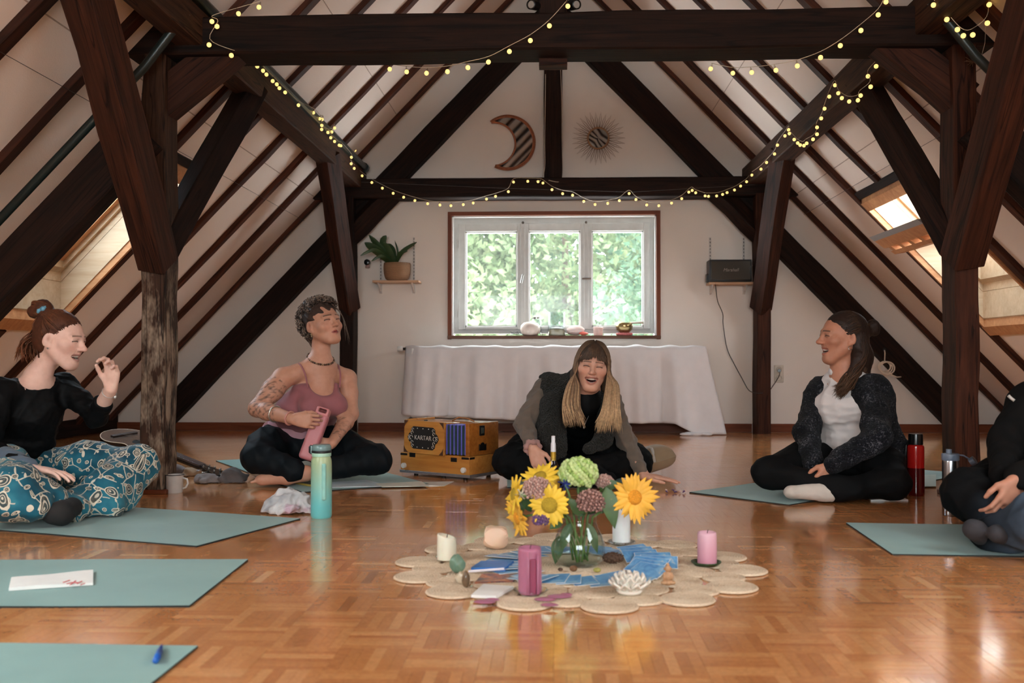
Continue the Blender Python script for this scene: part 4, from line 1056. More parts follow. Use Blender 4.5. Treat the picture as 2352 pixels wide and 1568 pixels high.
# upper case at the right, its end window and latch
mb = MB(); mb.rbox(-.03, -.001, .0, .27, .128, .306, .006); mb.rbox(-.32, -.002, .12, .268, .128, .305, .012); mb.build('upper_case', M_HW2, E, auto=40)
mb = MB(); mb.rbox(-.002, .003, .09, .135, .235, .29, .004); mb.build('end_window_frame', M_BRASSB, E)
mb = MB(); mb.rbox(.002, .0045, .1, .125, .246, .279, .002); mb.build('end_window', plain('dark_glass', (70, 74, 66), .1), E)
mb = MB(); mb.prism([(.085, .155), (.145, .155), (.145, .19), (.135, .182), (.125, .194), (.115, .198), (.105, .194), (.095, .182), (.085, .19)], 'x', .0, .006); mb.build('end_latch', M_BRASSB, E)
# bellows: pleats between case and board
mb = MB(); n = 11; 
for i in range(n + 1):
    x = -.17 + (.14)*i/n; y = .004 if i % 2 else .022
    mb.add([(x, y, .135), (x, y, .292)], [])
    mb.add([(x, .11, .292 if i % 2 else .284)], [])
for i in range(n):
    mb.f += [(i*3, (i+1)*3, (i+1)*3 + 1, i*3 + 1), (i*3 + 1, (i+1)*3 + 1, (i+1)*3 + 2, i*3 + 2)]; mb.m += [0, 0]
mb.build('bellows', plain('bellows_green', (36, 58, 62), .5), E)
for i in range(1, n + 1, 2):
    x = -.17 + .14*i/n; mb = MB(); mb.rbox(x - .0035, x + .0035, .0, .006, .133, .292, .002); mb.rbox(x - .004, x + .004, .0, .11, .290, .296, .002); mb.build('bellows_rib', plain('bellows_violet', (92, 88, 176), .4), E)
# board with the name plate
Rb = Matrix.Translation((-.165, 0, 0)) @ Matrix.Rotation(math.radians(1.5), 4, 'Y')
mb = MB(); mb.rbox(-.285, 0, -.022, .0, .125, .306, .003); mb.rbox(-.285, -.27, .0, .23, .135, .31, .003); mb.rbox(-.285, .0, .0, .23, .292, .3, .003)
board = mb.xf(Rb).build('bellows_board', M_HW, E, auto=40)
cx, cz = -.145, .212
pl = [(-.112, 0), (-.1, .022), (-.088, .03), (-.085, .05), (-.07, .062), (.07, .062), (.085, .05), (.088, .03), (.1, .022), (.112, 0)]
pl = pl + [(x, -z) for x, z in reversed(pl[1:-1])]
mb = MB(); mb.prism([(cx + x, cz + z) for x, z in pl], 'y', -.0245, -.022); plate = mb.xf(Rb).build('name_plate', plain('plate_black', (28, 22, 18), .5), E)
M_SILV = plain('silver_paint', (206, 198, 186), .4, .1)
def text_mesh(name, txt, size, mat, parent, M, ext=.0004, shear=0.0, sx=1.0, bold=0.0):
    cu = bpy.data.curves.new(name, 'FONT'); cu.body = txt; cu.size = size; cu.align_x = 'CENTER'; cu.align_y = 'CENTER'; cu.extrude = ext; cu.shear = shear; cu.offset = bold
    to = bpy.data.objects.new(name, cu); COL.objects.link(to)
    dg = bpy.context.evaluated_depsgraph_get(); me = bpy.data.meshes.new_from_object(to.evaluated_get(dg)); bpy.data.objects.remove(to)
    me.transform(M @ Matrix.Scale(sx, 4, (1, 0, 0))); me.materials.clear(); me.materials.append(mat)
    o = bpy.data.objects.new(name, me); COL.objects.link(o); o.parent = parent; return o
text_mesh('plate_lettering', 'KARTAR', .036, M_SILV, plate, Rb @ Matrix.Translation((cx, -.0251, cz)) @ Matrix.Rotation(math.pi/2, 4, 'X'), sx=.9, bold=-.0006)
mb = MB()
for s in (-1, 1):
    for k, (x, z, r) in enumerate(((.084, 0, .011), (.078, .026, .008), (.078, -.026, .008), (.098, .006, .006), (.098, -.006, .006), (.073, .045, .007), (.073, -.045, .007))):
        mb.tube([(cx + s*x + r*math.cos(a*.6), -.0252, cz + z + r*math.sin(a*.6)) for a in range(9)], .0012, 4)
mb.xf(Rb).build('plate_scrollwork', M_SILV, plate)
mb = MB()
for x in (-.04, .0, .04):
    for z in (-.052, .052): mb.ell((cx + x, -.0255, cz + z), (.003, .002, .003), 8, 6)
mb.xf(Rb).build('plate_studs', M_SILV, plate, smooth=True)
for (x, z, sx, sz) in ((-.283, .304, 1, -1), (-.002, .304, -1, -1), (-.283, .127, 1, 1), (-.002, .127, -1, 1)):
    mb = MB(); mb.prism([(x, z), (x + sx*.03, z), (x + sx*.02, z + sz*.008), (x + sx*.008, z + sz*.02), (x, z + sz*.035)], 'y', -.0245, -.0222); mb.xf(Rb).build('corner_ornament', plain('dark_brown_ornament', (70, 40, 22), .5), board)
mb = MB(); mb.tube([(-.30, .02, .30), (-.33, .02, .31), (-.335, .05, .31)], .004, 6); mb.build('hinge_hook', M_BRASSB, E, smooth=True); mb = MB(); mb.tube([(-.19, .09, .31), (-.15, .1, .33), (-.1, .11, .325), (-.06, .12, .31)], .004, 6); mb.build('carry_handle', plain('leather', (150, 96, 50), .5), E, smooth=True)

# ---- cushion with a strap behind the laughing woman
B = fl(1497, 1086)
E = empty('meditation_cushion', B[:], 'beige fabric cushion with a pale strap behind the laughing woman', 'cushion')
def pillow(mb, rx, ry, rz, n=20, m=12, corner=.35):
    vs = []; fs = []
    for i in range(n + 1):
        for j in range(n + 1):
            u, v = i/n*2 - 1, j/n*2 - 1
            h = rz*((1 - u**4)*(1 - v**4))**.45
            pin = 1 - corner*.25*((u*v)**2 - .3*(u*u + v*v))*.5
            vs.append((u*rx*pin, v*ry*pin, h))
    W = n + 1; b = len(vs); vs += [(x, y, -z*.8) for x, y, z in vs]
    for i in range(n):
        for j in range(n):
            a = i*W + j; fs.append((a, a + W, a + W + 1, a + 1)); fs.append((a + b, a + 1 + b, a + W + 1 + b, a + W + b))
    mb.add(vs, fs); return mb
Mc = Matrix.Translation((0, 0, .075)) @ Matrix.Rotation(.35, 4, 'Z') @ Matrix.Rotation(-.25, 4, 'Y')
pillow(mb := MB(), .115, .10, .075).xf(Mc); mb.build('cushion_cover', cloth_mat('beige_canvas', (150, 128, 102)), E, smooth=True)
mb = MB(); mb.tube([Mc @ Vector((-.03 + .02*math.sin(k*.7), -.098 + .196*k/10, .075*max(0, 1 - (k/5 - 1)**4)**.45 + .004)) for k in range(11)], .009, 6); mb.build('strap', cloth_mat('strap_pale', (186, 178, 168)), E, smooth=True)

# ---- small dried flowers on the floor
B = fl(1552, 1132); E = empty('flower_sprig', B[:], 'small violet and cream flower sprig lying on the parquet', 'flower'); mb = MB(); mb2 = MB()
for k in range(9):
    a = random.uniform(0, 6.28); p = Vector((random.uniform(-.055, .055), random.uniform(-.02, .02), .004)); q = p + Vector((.018*math.cos(a), .018*math.sin(a), random.uniform(.002, .014)))
    (mb if k % 2 else mb2).tube([p, (p + q)/2 + Vector((0, 0, .003)), q], [.0015, .005, .001], 5)
tag(mb.build('violet_petals', plain('violet_petal', (96, 70, 110), .7), E, smooth=True), kind='stuff'); tag(mb2.build('cream_petals', plain('cream_petal', (206, 178, 168), .7), E, smooth=True), kind='stuff')
# ================================================================== the centrepiece on the round rug
RC = Vector((.075, 3.13, 0)); RR = .57
def jute_mat():
    t = NT('jute'); v = t.coord(); f = t.noise(v, 160, 3); g = t.noise(v, 6, 3)
    t.set(col=t.mix(.5, t.ramp(f, [(.3, srgb(182, 158, 130)[:3]), (.7, srgb(226, 208, 184)[:3])]), t.ramp(g, [(.3, srgb(196, 172, 144)[:3]), (.7, srgb(222, 202, 176)[:3])])), rough=.95, spec=.1); t.bump(f, .5, .003); return t.m
M_JUTE = jute_mat()
RUG = empty('jute_rug', RC[:], 'round scalloped jute rug of coiled discs in the middle of the floor', 'rug')
def coil(r, step=.0085, n=28, h=.006):
    mb = MB(); prof = [(.0005, h)]; k = int(r/step*3)
    for i in range(1, k + 1):
        rr = r*i/k; prof.append((rr, h + .0022*math.cos(2*math.pi*rr/step)))
    prof.append((r + .001, h*.4)); prof.append((r*.99, .0002)); mb.lathe(prof, n, cap1=False); return mb.mesh('jute_disc')
def disc(me, a, R, sc=(1, 1), z=0.0):
    o = bpy.data.objects.new('jute_disc', me); COL.objects.link(o); o.parent = RUG
    o.location = (R*math.cos(a), R*math.sin(a), z); o.rotation_euler = (0, 0, a); o.scale = (sc[0], sc[1], 1); return o
big = coil(.285); mid = coil(.074); sm = coil(.064); out_ = coil(.073)
for m_ in (big, mid, sm, out_): m_.materials.append(M_JUTE); m_.polygons.foreach_set('use_smooth', np.ones(len(m_.polygons), bool))
disc(big, 0, 0)
for k in range(15): disc(mid, 2*math.pi*(k + .5)/15, .350, (1.0, 1.0), .0012 + .0006*(k % 2))
for k in range(14): disc(sm, 2*math.pi*(k + .5)/14 - .1, .452, (1.0, 1.06), .0005)
for k in range(14): disc(out_, 2*math.pi*k/14 - .1 + random.uniform(-.03, .03), .508, (1.0, 1.05), .0015)
ZR = .009                                                # top of the rug

# ---- vase with water
VC = RC + Vector((.005, .0, ZR))
VASE = empty('vase', VC[:], 'bulbous clear glass vase half filled with water', 'vase')
prof = [(.0, .002), (.055, .0), (.072, .012), (.081, .035), (.080, .062), (.072, .09), (.060, .115), (.053, .135), (.054, .15), (.060, .166)]
mb = MB(); mb.lathe(prof, 36, cap0=False, cap1=False); mb.build('vase_glass', glass_mat('vase_glass', (.93, .96, .95), gloss=1.3), VASE, smooth=True)
mb = MB(); mb.lathe([(r*.94, z + .004) for r, z in prof[1:6]], 32, cap0=True, cap1=True)
mb.build('water', glass_mat('vase_water', (.90, .95, .93), gloss=.6), VASE, smooth=True)
mb = MB(); mb.tube([(.060*math.cos(k*.2618), .060*math.sin(k*.2618), .166) for k in range(25)], .002, 6, caps=False); mb.build('rim', glass_mat('rim_glass', (.8, .86, .84)), VASE, smooth=True)

M_STEM = plain('stem_green', (92, 124, 62), .5, .2); M_LEAFD = plain('flower_leaf', (62, 88, 44), .5, .25, 20); M_PETAL = plain('sunflower_petal', (224, 184, 52), .6, .12, 25)
M_DISC = plain('sunflower_disc', (160, 132, 30), .9, .3, 300); M_DISCO = plain('sunflower_disc_orange', (206, 136, 30), .9, .3, 300); M_PETALO = plain('sunflower_petal_deep', (228, 172, 60), .6, .12, 25)
def fpos(px, py, dy): return at(px, py, RC.y + dy)
def petal(mb, R, L, W, curl, n=5):
    """petal along local X of matrix R"""
    vs = []; fs = []
    for i in range(n + 1):
        t = i/n; w = W*math.sin(math.pi*min(.98, .12 + .88*t))**.8*(1 - .25*t); z = curl*t*t
        vs += [R @ Vector((L*t, -w, z - .002)), R @ Vector((L*t, 0, z + .003)), R @ Vector((L*t, w, z - .002))]
    for i in range(n):
        a = i*3; fs += [(a, a+3, a+4, a+1), (a+1, a+4, a+5, a+2)]
    mb.add(vs, fs)
def stem_to(E, head, mat=M_STEM, r=.0035):
    base = VC + Vector((random.uniform(-.03, .03), random.uniform(-.03, .03), .012)); neck = VC + Vector(((head.x - VC.x)*.35, (head.y - VC.y)*.35, .15))
    neck.x = VC.x + max(-.042, min(.042, neck.x - VC.x)); neck.y = VC.y + max(-.042, min(.042, neck.y - VC.y))
    mb = MB(); pts = [base, base.lerp(neck, .5), neck, neck.lerp(head, .55) + Vector((0, 0, .012)), head]; mb.tube(pts, r, 6)
    world_child(mb.build('stem', mat, smooth=True), E)
def sunflower(label, c, nrm, R=.05, rd=.02, deep=False, curl=-.004):
    E = empty('sunflower', VC[:], label, 'flower', 'sunflowers in the vase'); c = Vector(c); z = Vector(nrm).normalized(); x = z.orthogonal().normalized(); y = z.cross(x)
    Mx = Matrix((x, y, z)).transposed().to_4x4(); Mx.translation = c
    stem_to(E, c - z*.012)
    for k in range(26):
        mb = MB(); a = 2*math.pi*k/26 + random.uniform(-.08, .08); inner = k % 2
        petal(mb, Mx @ Matrix.Rotation(a, 4, 'Z') @ Matrix.Translation((rd*.8, 0, -.002*inner)) @ Matrix.Rotation(random.uniform(-.35, .15), 4, 'Y'), (R - rd)*random.uniform(.9, 1.2), .0118, curl + random.uniform(-.006, .006))
        world_child(mb.build('petal', M_PETALO if deep else M_PETAL, smooth=True), E)
    mb = MB(); mb.lathe([(0, .006), (rd*.5, .0075), (rd*.9, .004), (rd, -.004), (0, -.006)], 20); mb.xf(Mx); world_child(mb.build('seed_disc', M_DISCO if deep else M_DISC, smooth=True), E)
    mb = MB()
    for k in range(12):
        petal(mb, Mx @ Matrix.Rotation(k*.5236, 4, 'Z') @ Matrix.Translation((rd*.4, 0, -.008)) @ Matrix.Rotation(.15, 4, 'Y'), rd*1.2, .006, -.004, 3)
    world_child(mb.build('sepals', M_LEAFD, smooth=True), E)
sunflower('sunflower facing the viewer, front and centre-left of the bouquet', fpos(1262, 1160, -.085), (-.12, -1, -.05), .066, .027)
sunflower('large deep-yellow sunflower at the right side of the bouquet', fpos(1458, 1142, -.05), (.42, -1, .12), .078, .025, True)
sunflower('sunflower at the back left of the bouquet with upturned petals', fpos(1240, 1095, .0), (-.3, -.55, .75), .066, .024)
sunflower('sunflower seen from the side at the left of the bouquet, upper', fpos(1180, 1135, -.02), (-1, -.35, .15), .062, .022)
sunflower('sunflower seen from the side drooping at the lower left of the bouquet', fpos(1188, 1190, -.03), (-1, -.45, -.25), .062, .022, True)
def floret_head(name, label, c, r, mats, n, fr, flat=.8, cat='flower'):
    E = empty(name, VC[:], label, cat); c = Vector(c); stem_to(E, c - Vector((0, 0, r*.5)))
    mb = MB(); mb.ell(c, (r*.8, r*.8, r*.8*flat), 14, 10); world_child(mb.build('core', mats[0], smooth=True), E)
    mbs = [MB() for _ in mats]
    for k in range(n):
        zz = 1 - 1.75*(k + .5)/n; a = k*2.39996; s = math.sqrt(max(0, 1 - zz*zz)); d_ = Vector((s*math.cos(a), s*math.sin(a), zz*flat)); p = c + d_*r*random.uniform(.86, 1.04)
        mbs[k % len(mats)].ell(p, (fr*random.uniform(.8, 1.2),)*3, 6, 4)
    for m_, mt in zip(mbs, mats):
        o = world_child(m_.build('florets', mt, smooth=True), E); tag(o, kind='stuff')
    return E
G1, G2 = plain('hydrangea_green', (150, 178, 96), .7, .2, 60), plain('hydrangea_pale', (186, 204, 138), .7, .15, 60)
floret_head('hydrangea', 'pale green hydrangea head at the top of the bouquet', fpos(1328, 1087, -.01), .058, [G1, G2, G2], 240, .0078)
D1, D2, D3 = plain('sedum_pink', (168, 128, 118), .8, .2, 60), plain('sedum_beige', (188, 154, 142), .8, .2, 60), plain('sedum_dark', (120, 84, 76), .8, .2, 60)
floret_head('sedum', 'dusty pink sedum head at the left beside the sunflower', fpos(1233, 1122, -.055), .043, [D1, D2], 220, .0045)
floret_head('sedum', 'brownish pink sedum head in the middle above the vase', fpos(1357, 1152, -.06), .044, [D3, D1], 220, .0045)
floret_head('sedum', 'small pale sedum head at the right behind the leaf', fpos(1388, 1106, .03), .028, [D2, D1], 140, .0042)
floret_head('aster', 'dark purple aster drooping at the lower left of the vase', fpos(1243, 1192, -.07), .025, [plain('aster_purple', (84, 58, 96), .8), plain('aster_violet', (110, 78, 120), .8)], 130, .004)
E = empty('blue_flower', VC[:], 'vivid blue flower between the sedum and the hydrangea', 'flower'); c = fpos(1298, 1112, -.06); stem_to(E, c)
for k in range(7):
    mb = MB(); petal(mb, Matrix.Translation(c) @ Matrix.Rotation(k*.9, 4, 'Y') @ Matrix.Rotation(.5 + .2*(k % 2), 4, 'Z'), .026, .009, .004); world_child(mb.build('petal', plain('blue_petal', (52, 66, 150), .6), smooth=True), E)
E = empty('white_flower', VC[:], 'small cream flower at the far left of the bouquet', 'flower'); c = fpos(1197, 1135, -.07); stem_to(E, c)
for k in range(6):
    mb = MB(); petal(mb, Matrix.Translation(c) @ Matrix.Rotation(k*1.05, 4, 'Y') @ Matrix.Rotation(.4, 4, 'Z'), .02, .007, .002); world_child(mb.build('petal', plain('cream_flower', (216, 210, 184), .6), smooth=True), E)
FOL = empty('bouquet_foliage', VC[:], 'dark green leaves among the flowers in the vase', 'foliage')
def leafp(p, q, w, bend=.01):
    p, q = Vector(p), Vector(q); R = rot_to(q - p, (0, -1, .35)).to_4x4(); R.translation = p; L = (q - p).length
    vs = []; fs = []; n = 7
    for i in range(n + 1):
        t = i/n; ww = w*math.sin(math.pi*(t**.75))*.98 + .0006; zz = bend*math.sin(math.pi*t)
        vs += [R @ Vector((L*t, -ww, zz + .004)), R @ Vector((L*t, 0, zz)), R @ Vector((L*t, ww, zz + .004))]
    for i in range(n): a = i*3; fs += [(a, a+3, a+4, a+1), (a+1, a+4, a+5, a+2)]
    mb = MB(); mb.add(vs, fs); world_child(mb.build('leaf', M_LEAFD, smooth=True), FOL)
for (a, b_, c_, d_, w, dy) in ((1392, 1118, 1412, 1214, .026, -.06), (1405, 1125, 1382, 1180, .02, -.04), (1340, 1185, 1300, 1140, .018, -.05), (1290, 1195, 1262, 1215, .016, -.05), (1300, 1170, 1215, 1150, .016, .0), (1350, 1180, 1400, 1120, .02, .0),
                               (1310, 1200, 1290, 1265, .018, -.02), (1350, 1200, 1372, 1270, .016, -.03), (1285, 1230, 1275, 1295, .02, .01), (1375, 1120, 1430, 1110, .018, .02), (1205, 1140, 1180, 1205, .016, .02), (1220, 1175, 1192, 1120, .015, .02), (1325, 1130, 1370, 1095, .018, .03)):
    leafp(fpos(a, b_, dy), fpos(c_, d_, dy - .01), w)

# ---- candles
def candle(label, px, py, r, h, mat, slant=0.0, dish=None, hollow=False, z=ZR):
    c = fl(px, py, z); E = empty('candle', c[:], label, 'candle')
    N = 28; mb = MB(); vs = []; fs = []; prof = [(r*.98, 0), (r, .004), (r, h*.5), (r*.985, h*.92), (r*.93, h), (r*.8, h - .001), (r*.72, h - .008), (0, h - .012)]
    for (rr, zz) in prof:
        for k in range(N):
            a = 2*math.pi*k/N; s = slant*math.cos(a)*(rr/r) if zz > h*.8 else 0
            rq = rr*(1 + .015*math.sin(a*3 + zz*40))
            vs.append((rq*math.cos(a), rq*math.sin(a), zz + s))
    for i in range(len(prof) - 1):
        for k in range(N): a_, b_ = i*N + k, i*N + (k+1) % N; fs.append((a_, b_, b_ + N, a_ + N))
    fs.append(tuple(range(N - 1, -1, -1))); mb.add(vs, fs); mb.build('wax', mat, E, smooth=True)
    mb = MB(); mb.tube([(0, 0, h - .012), (.002, 0, h + .002), (.004, 0, h + .006)], .0012, 5); mb.build('wick', plain('wick', (40, 32, 26), .9), E)
    return E
def wax(name, rgb):
    t = NT(name); v = t.coord(); f = t.noise(v, 14, 3); c = srgb(*rgb)
    t.set(col=t.ramp(f, [(.3, tuple(x*.9 for x in c[:3])), (.7, c[:3])]), rough=.45, sss=.35, spec=.4); t.b.inputs['Subsurface Radius'].default_value = (.02, .01, .008); return t.m
def dish(label, px, py, r, mat, z=ZR, beads=0):
    c = fl(px, py, z); E = empty('candle_dish', c[:], label, 'dish'); mb = MB(); mb.lathe([(0, .001), (r*.8, 0), (r, .009), (r*1.02, .012), (r*.98, .012), (r*.8, .004), (0, .0035)], 28, cap1=False); mb.build('plate', mat, E, smooth=True)
    if beads:
        mb = MB()
        for k in range(beads): a = 2*math.pi*k/beads; mb.ell((r*math.cos(a), r*math.sin(a), .008), (.0055, .0055, .0055), 8, 6)
        mb.build('bead_rim', mat, E, smooth=True)
M_DGLASS = glass_mat('dish_glass', (.95, .97, .98), gloss=2.2)
dish('small clear glass dish under the short white candle', 1026, 1285, .036, M_DGLASS)
candle('short ivory candle with a slanted top on the left of the rug', 1026, 1284, .031, .075, wax('wax_ivory', (226, 222, 202)), -.008, z=ZR + .004)
dish('clear glass dish under the half-burnt magenta candle', 1218, 1362, .046, M_DGLASS)
M_MAG = wax('wax_magenta', (170, 106, 132))
E = candle('half-burnt magenta candle with a dripping open front', 1217, 1361, .032, .125, M_MAG, z=ZR + .004)
mb = MB(); mb.rbox(.0, .018, -.0335, -.026, .004, .098, .003); mb.build('burnt_hollow', wax('wax_dark_magenta', (140, 56, 86)), E)
mb = MB(); mb.tube([(-.004, -.033, .118), (-.004, -.034, .05), (-.004, -.036, .004)], [.004, .003, .005], 6); mb.tube([(.022, -.028, .11), (.022, -.029, .04), (.024, -.032, .004)], [.004, .003, .005], 6); mb.build('drips', M_MAG, E, smooth=True)
dish('dark green dish under the pink candle on the right of the rug', 1622, 1297, .046, plain('green_glaze', (50, 66, 40), .25))
candle('pink candle with a rose core on the green dish', 1624, 1293, .030, .098, grad_mat('wax_pink_grad', srgb(196, 132, 150), srgb(208, 164, 178), 0, .09, .45), z=ZR + .004)
dish('beaded glass coaster under the tall white candle', 1428, 1249, .044, M_DGLASS, beads=26)
candle('tall white candle behind the bouquet on a glass coaster', 1427, 1247, .031, .118, wax('wax_white', (224, 228, 228)), z=ZR + .004)
W_ = empty('wax_spill', fl(1217, 1385, 0)[:], 'magenta wax spilled over the rug edge below the burnt candle', 'wax')
for (px, py, r) in ((1113, 1391, .02), (1130, 1386, .014), (1252, 1385, .02), (1262, 1398, .016), (1285, 1378, .022), (1300, 1374, .012)):
    c = fl(px, py, .0) - fl(1217, 1385, 0); mb = MB(); mb.lathe([(0, .0035), (r*.7, .003), (r, .0002)], 14, (c.x, c.y, .0105), cap0=False, cap1=False, sx=1.5); mb.build('wax_patch', M_MAG, W_, smooth=True)

# ---- stones, cards and small things
def rock(name, label, cat, px, py, rx, ry, rz, mat, seed, sharp=.25, blocky=False):
    c = fl(px, py, ZR); bm = bmesh.new(); bmesh.ops.create_icosphere(bm, subdivisions=3, radius=1); r_ = random.Random(seed)
    planes = [(Vector((r_.uniform(-1, 1), r_.uniform(-1, 1), r_.uniform(-.4, 1))).normalized(), r_.uniform(.72, .95)) for _ in range(12)]
    if blocky: planes += [(Vector(q), .62) for q in ((1, .1, 0), (-1, .05, .1), (.1, 1, 0), (0, -1, .1), (.05, 0, 1))]
    for v in bm.verts:
        for n_, d_ in planes:
            t = v.co.dot(n_)
            if t > d_: v.co -= n_*(t - d_)*.9
        v.co += Vector((r_.uniform(-1, 1), r_.uniform(-1, 1), r_.uniform(-1, 1)))*.03*sharp*4
        v.co = Vector((v.co.x*rx, v.co.y*ry, max(0, v.co.z*.5 + .5)*rz*1.05))
    mb = MB(); mb.bm(bm); bm.free(); o = mb.build(name, mat, auto=28); o.location = c; return tag(o, label, cat)
M_SALT = wax('salt_orange', (238, 200, 170)); rock('salt_crystal', 'peach salt crystal block at the back left of the rug', 'crystal', 1140, 1260, .058, .045, .085, M_SALT, 3, .45, blocky=True)
rock('green_stone', 'rounded green stone beside the ivory candle', 'stone', 1051, 1315, .0245, .02, .054, plain('jade', (104, 132, 112), .35, .25, 30), 5)
rock('smoky_crystal', 'brown smoky crystal standing below the green stone', 'crystal', 1070, 1349, .012, .012, .046, plain('smoky', (110, 88, 68), .25, .3, 30), 6)
rock('clear_crystal', 'pale clear crystal point leaning by the brown crystal', 'crystal', 1058, 1340, .016, .012, .034, plain('pale_quartz', (196, 180, 156), .2, .2, 30), 9)
rock('seed_pod', 'small brown seed pod at the foot of the vase', 'seed pod', 1317, 1312, .012, .011, .019, plain('seed_brown', (110, 76, 48), .7, .3, 60), 11)
rock('seed_pod', 'small yellow-green seed pod right of the vase foot', 'seed pod', 1371, 1314, .012, .01, .015, plain('seed_green', (158, 150, 76), .7, .3, 60), 12)
rock('seed_pod', 'dark little seed left of the vase foot', 'seed pod', 1287, 1311, .008, .007, .01, plain('seed_dark', (80, 54, 40), .7, .3, 60), 13)
# pine cone
c = fl(1408, 1293, ZR); E = empty('pine_cone', c[:], 'dark brown pine cone lying right of the vase', 'pine cone'); M_CONE = plain('cone_brown', (84, 58, 42), .8, .3, 60)
mb = MB(); mb.ell((0, 0, .017), (.033, .014, .014), 12, 8); mb.build('core', M_CONE, E, smooth=True)
for k in range(46):
    t = (k + .5)/46; a = k*2.4; r = .0165*math.sin(math.pi*(.12 + .8*t))**.7; p = Vector((-.03 + .06*t, r*math.cos(a), .017 + r*math.sin(a))); n_ = Vector((.6, math.cos(a), math.sin(a))).normalized()
    mb = MB(); mb.ell(p, (.0055, .0045, .002), 6, 4, R=rot_to(Vector((1, .3*math.cos(a), .3*math.sin(a))), n_)); mb.build('scale', M_CONE, E)
# lotus
c = fl(1446, 1362, ZR); E = empty('lotus_holder', c[:], 'white ceramic lotus flower candle holder at the front of the rug', 'candle holder'); M_LOTUS = wax('lotus_white', (222, 214, 202))
for ring, (n, r0, h, tilt_, L) in enumerate(((10, .030, .008, .35, .046), (10, .026, .012, .75, .046), (8, .018, .014, 1.05, .044), (5, .008, .016, 1.3, .036))):
    for k in range(n):
        mb = MB(); petal(mb, Matrix.Rotation(2*math.pi*(k + .5*(ring % 2))/n, 4, 'Z') @ Matrix.Translation((r0*.6, 0, h)) @ Matrix.Rotation(-tilt_, 4, 'Y'), L, .0165, .009, 5); o = mb.build('petal', M_LOTUS, E, smooth=True)
        md = o.modifiers.new('t', 'SOLIDIFY'); md.thickness = .005
mb = MB(); mb.lathe([(0, 0), (.03, 0), (.036, .008), (.026, .016), (0, .018)], 20); mb.build('base', M_LOTUS, E, smooth=True)
# figurine: a small seated figure carved of wood
c = fl(1534, 1344, ZR); E = empty('figurine', c[:], 'tiny carved seated figure standing right of the lotus holder', 'figurine'); M_FIG = plain('carved_wood', (176, 134, 98), .6, .25, 80)
mb = MB(); mb.ell((0, 0, .009), (.017, .014, .009)); mb.build('base', M_FIG, E, smooth=True)
mb = MB(); mb.ell((0, 0, .026), (.0125, .01, .016)); mb.ell((-.011, -.003, .026), (.004, .004, .012)); mb.ell((.011, -.003, .026), (.004, .004, .012)); mb.build('torso', M_FIG, E, smooth=True)
mb = MB(); mb.ell((0, -.001, .0475), (.0095, .0095, .0105)); mb.ell((0, 0, .059), (.0045, .0045, .0045)); mb.ell((-.01, 0, .047), (.002, .003, .004), 6, 5); mb.ell((.01, 0, .047), (.002, .003, .004), 6, 5); mb.build('head', M_FIG, E, smooth=True)
mb = MB(); mb.ell((-.012, -.009, .01), (.009, .007, .006)); mb.ell((.012, -.009, .01), (.009, .007, .006)); mb.build('legs', M_FIG, E, smooth=True)
# ring of oracle cards
def card_mat(name, c1, c2, sc):
    t = NT(name); v = t.coord(); f = t.noise(v, sc, 3, .6, 1.0)
    t.set(col=t.ramp(f, [(.35, srgb(*c1)[:3]), (.6, srgb(*c2)[:3]), (.75, srgb(226, 206, 170)[:3])]), rough=.35); return t.m
M_CARD = card_mat('card_blue', (64, 124, 182), (112, 168, 208), 22); M_CARDED = plain('card_edge', (226, 228, 226), .6)
mbc = MB(); mbc.rbox(-.036, .036, -.058, .058, 0, .0012, .0004); me_e = mbc.mesh('card_edge'); me_e.materials.append(M_CARDED)
mbc = MB(); mbc.add([(-.0345, -.0565, .00135), (.0345, -.0565, .00135), (.0345, .0565, .00135), (-.0345, .0565, .00135)], [(0, 1, 2, 3)]); me_f = mbc.mesh('card_face'); me_f.materials.append(M_CARD)
me_v = me_f.copy()
ncards = 34
ORD = 'first second third fourth fifth sixth seventh eighth ninth tenth eleventh twelfth'.split()
seen_ = {}
def card_label(a):
    a = (a + math.pi) % (2*math.pi) - math.pi
    sec = 'tilted fan right of' if -.72 < a < .75 else 'arc behind' if .75 <= a < 2.3 else 'arc in front of' if -2.3 < a <= -.72 else 'arc left of'
    seen_[sec] = seen_.get(sec, -1) + 1; return '%s blue card, counted counterclockwise, in the %s the vase' % (ORD[min(11, seen_[sec])], sec)
for k in range(ncards):
    a = 2*math.pi*k/ncards - math.pi/2 + .05; 
    if k in (0, 1, 33): pass
    R_ = .235 + .02*math.sin(k*1.7); E = empty('oracle_card', (RC.x + R_*math.cos(a), RC.y + R_*math.sin(a), ZR + .0008 + .0009*(k % 4)), card_label(a), 'card', 'ring of blue cards')
    right = -.7 < a < .75
    E.rotation_euler = (random.uniform(-.02, .02), -.05 - (.30 if right else .03), a + math.pi/2*(1 if not right else .88) + random.uniform(-.15, .15))
    if right: E.location.z += .012
    for me_, nm in ((me_e, 'card_edge'), (me_f, 'card_face')):
        o = bpy.data.objects.new(nm, me_); COL.objects.link(o); o.parent = E
def loose_card(name, label, pts, mat, th, cat='card', z=ZR):
    E = sheet(name, label, [fl(*p, z) for p in pts], mat, cat, th, z, 0.0); return E
loose_card('picture_card', 'dark card with a fiery picture left of the magenta candle', [(1090, 1340), (1180, 1336), (1192, 1318), (1108, 1319)], card_mat('card_dark', (40, 36, 66), (180, 90, 40), 26), .003)
loose_card('card_box', 'thin blue card box behind the picture card on the left', [(1082, 1312), (1160, 1312), (1180, 1296), (1105, 1296)], plain('box_blue', (40, 104, 176), .4), .012)
loose_card('blank_card', 'white blank card at the front left of the rug', [(1082, 1372), (1140, 1375), (1180, 1352), (1110, 1347)], M_PAPER, .008)
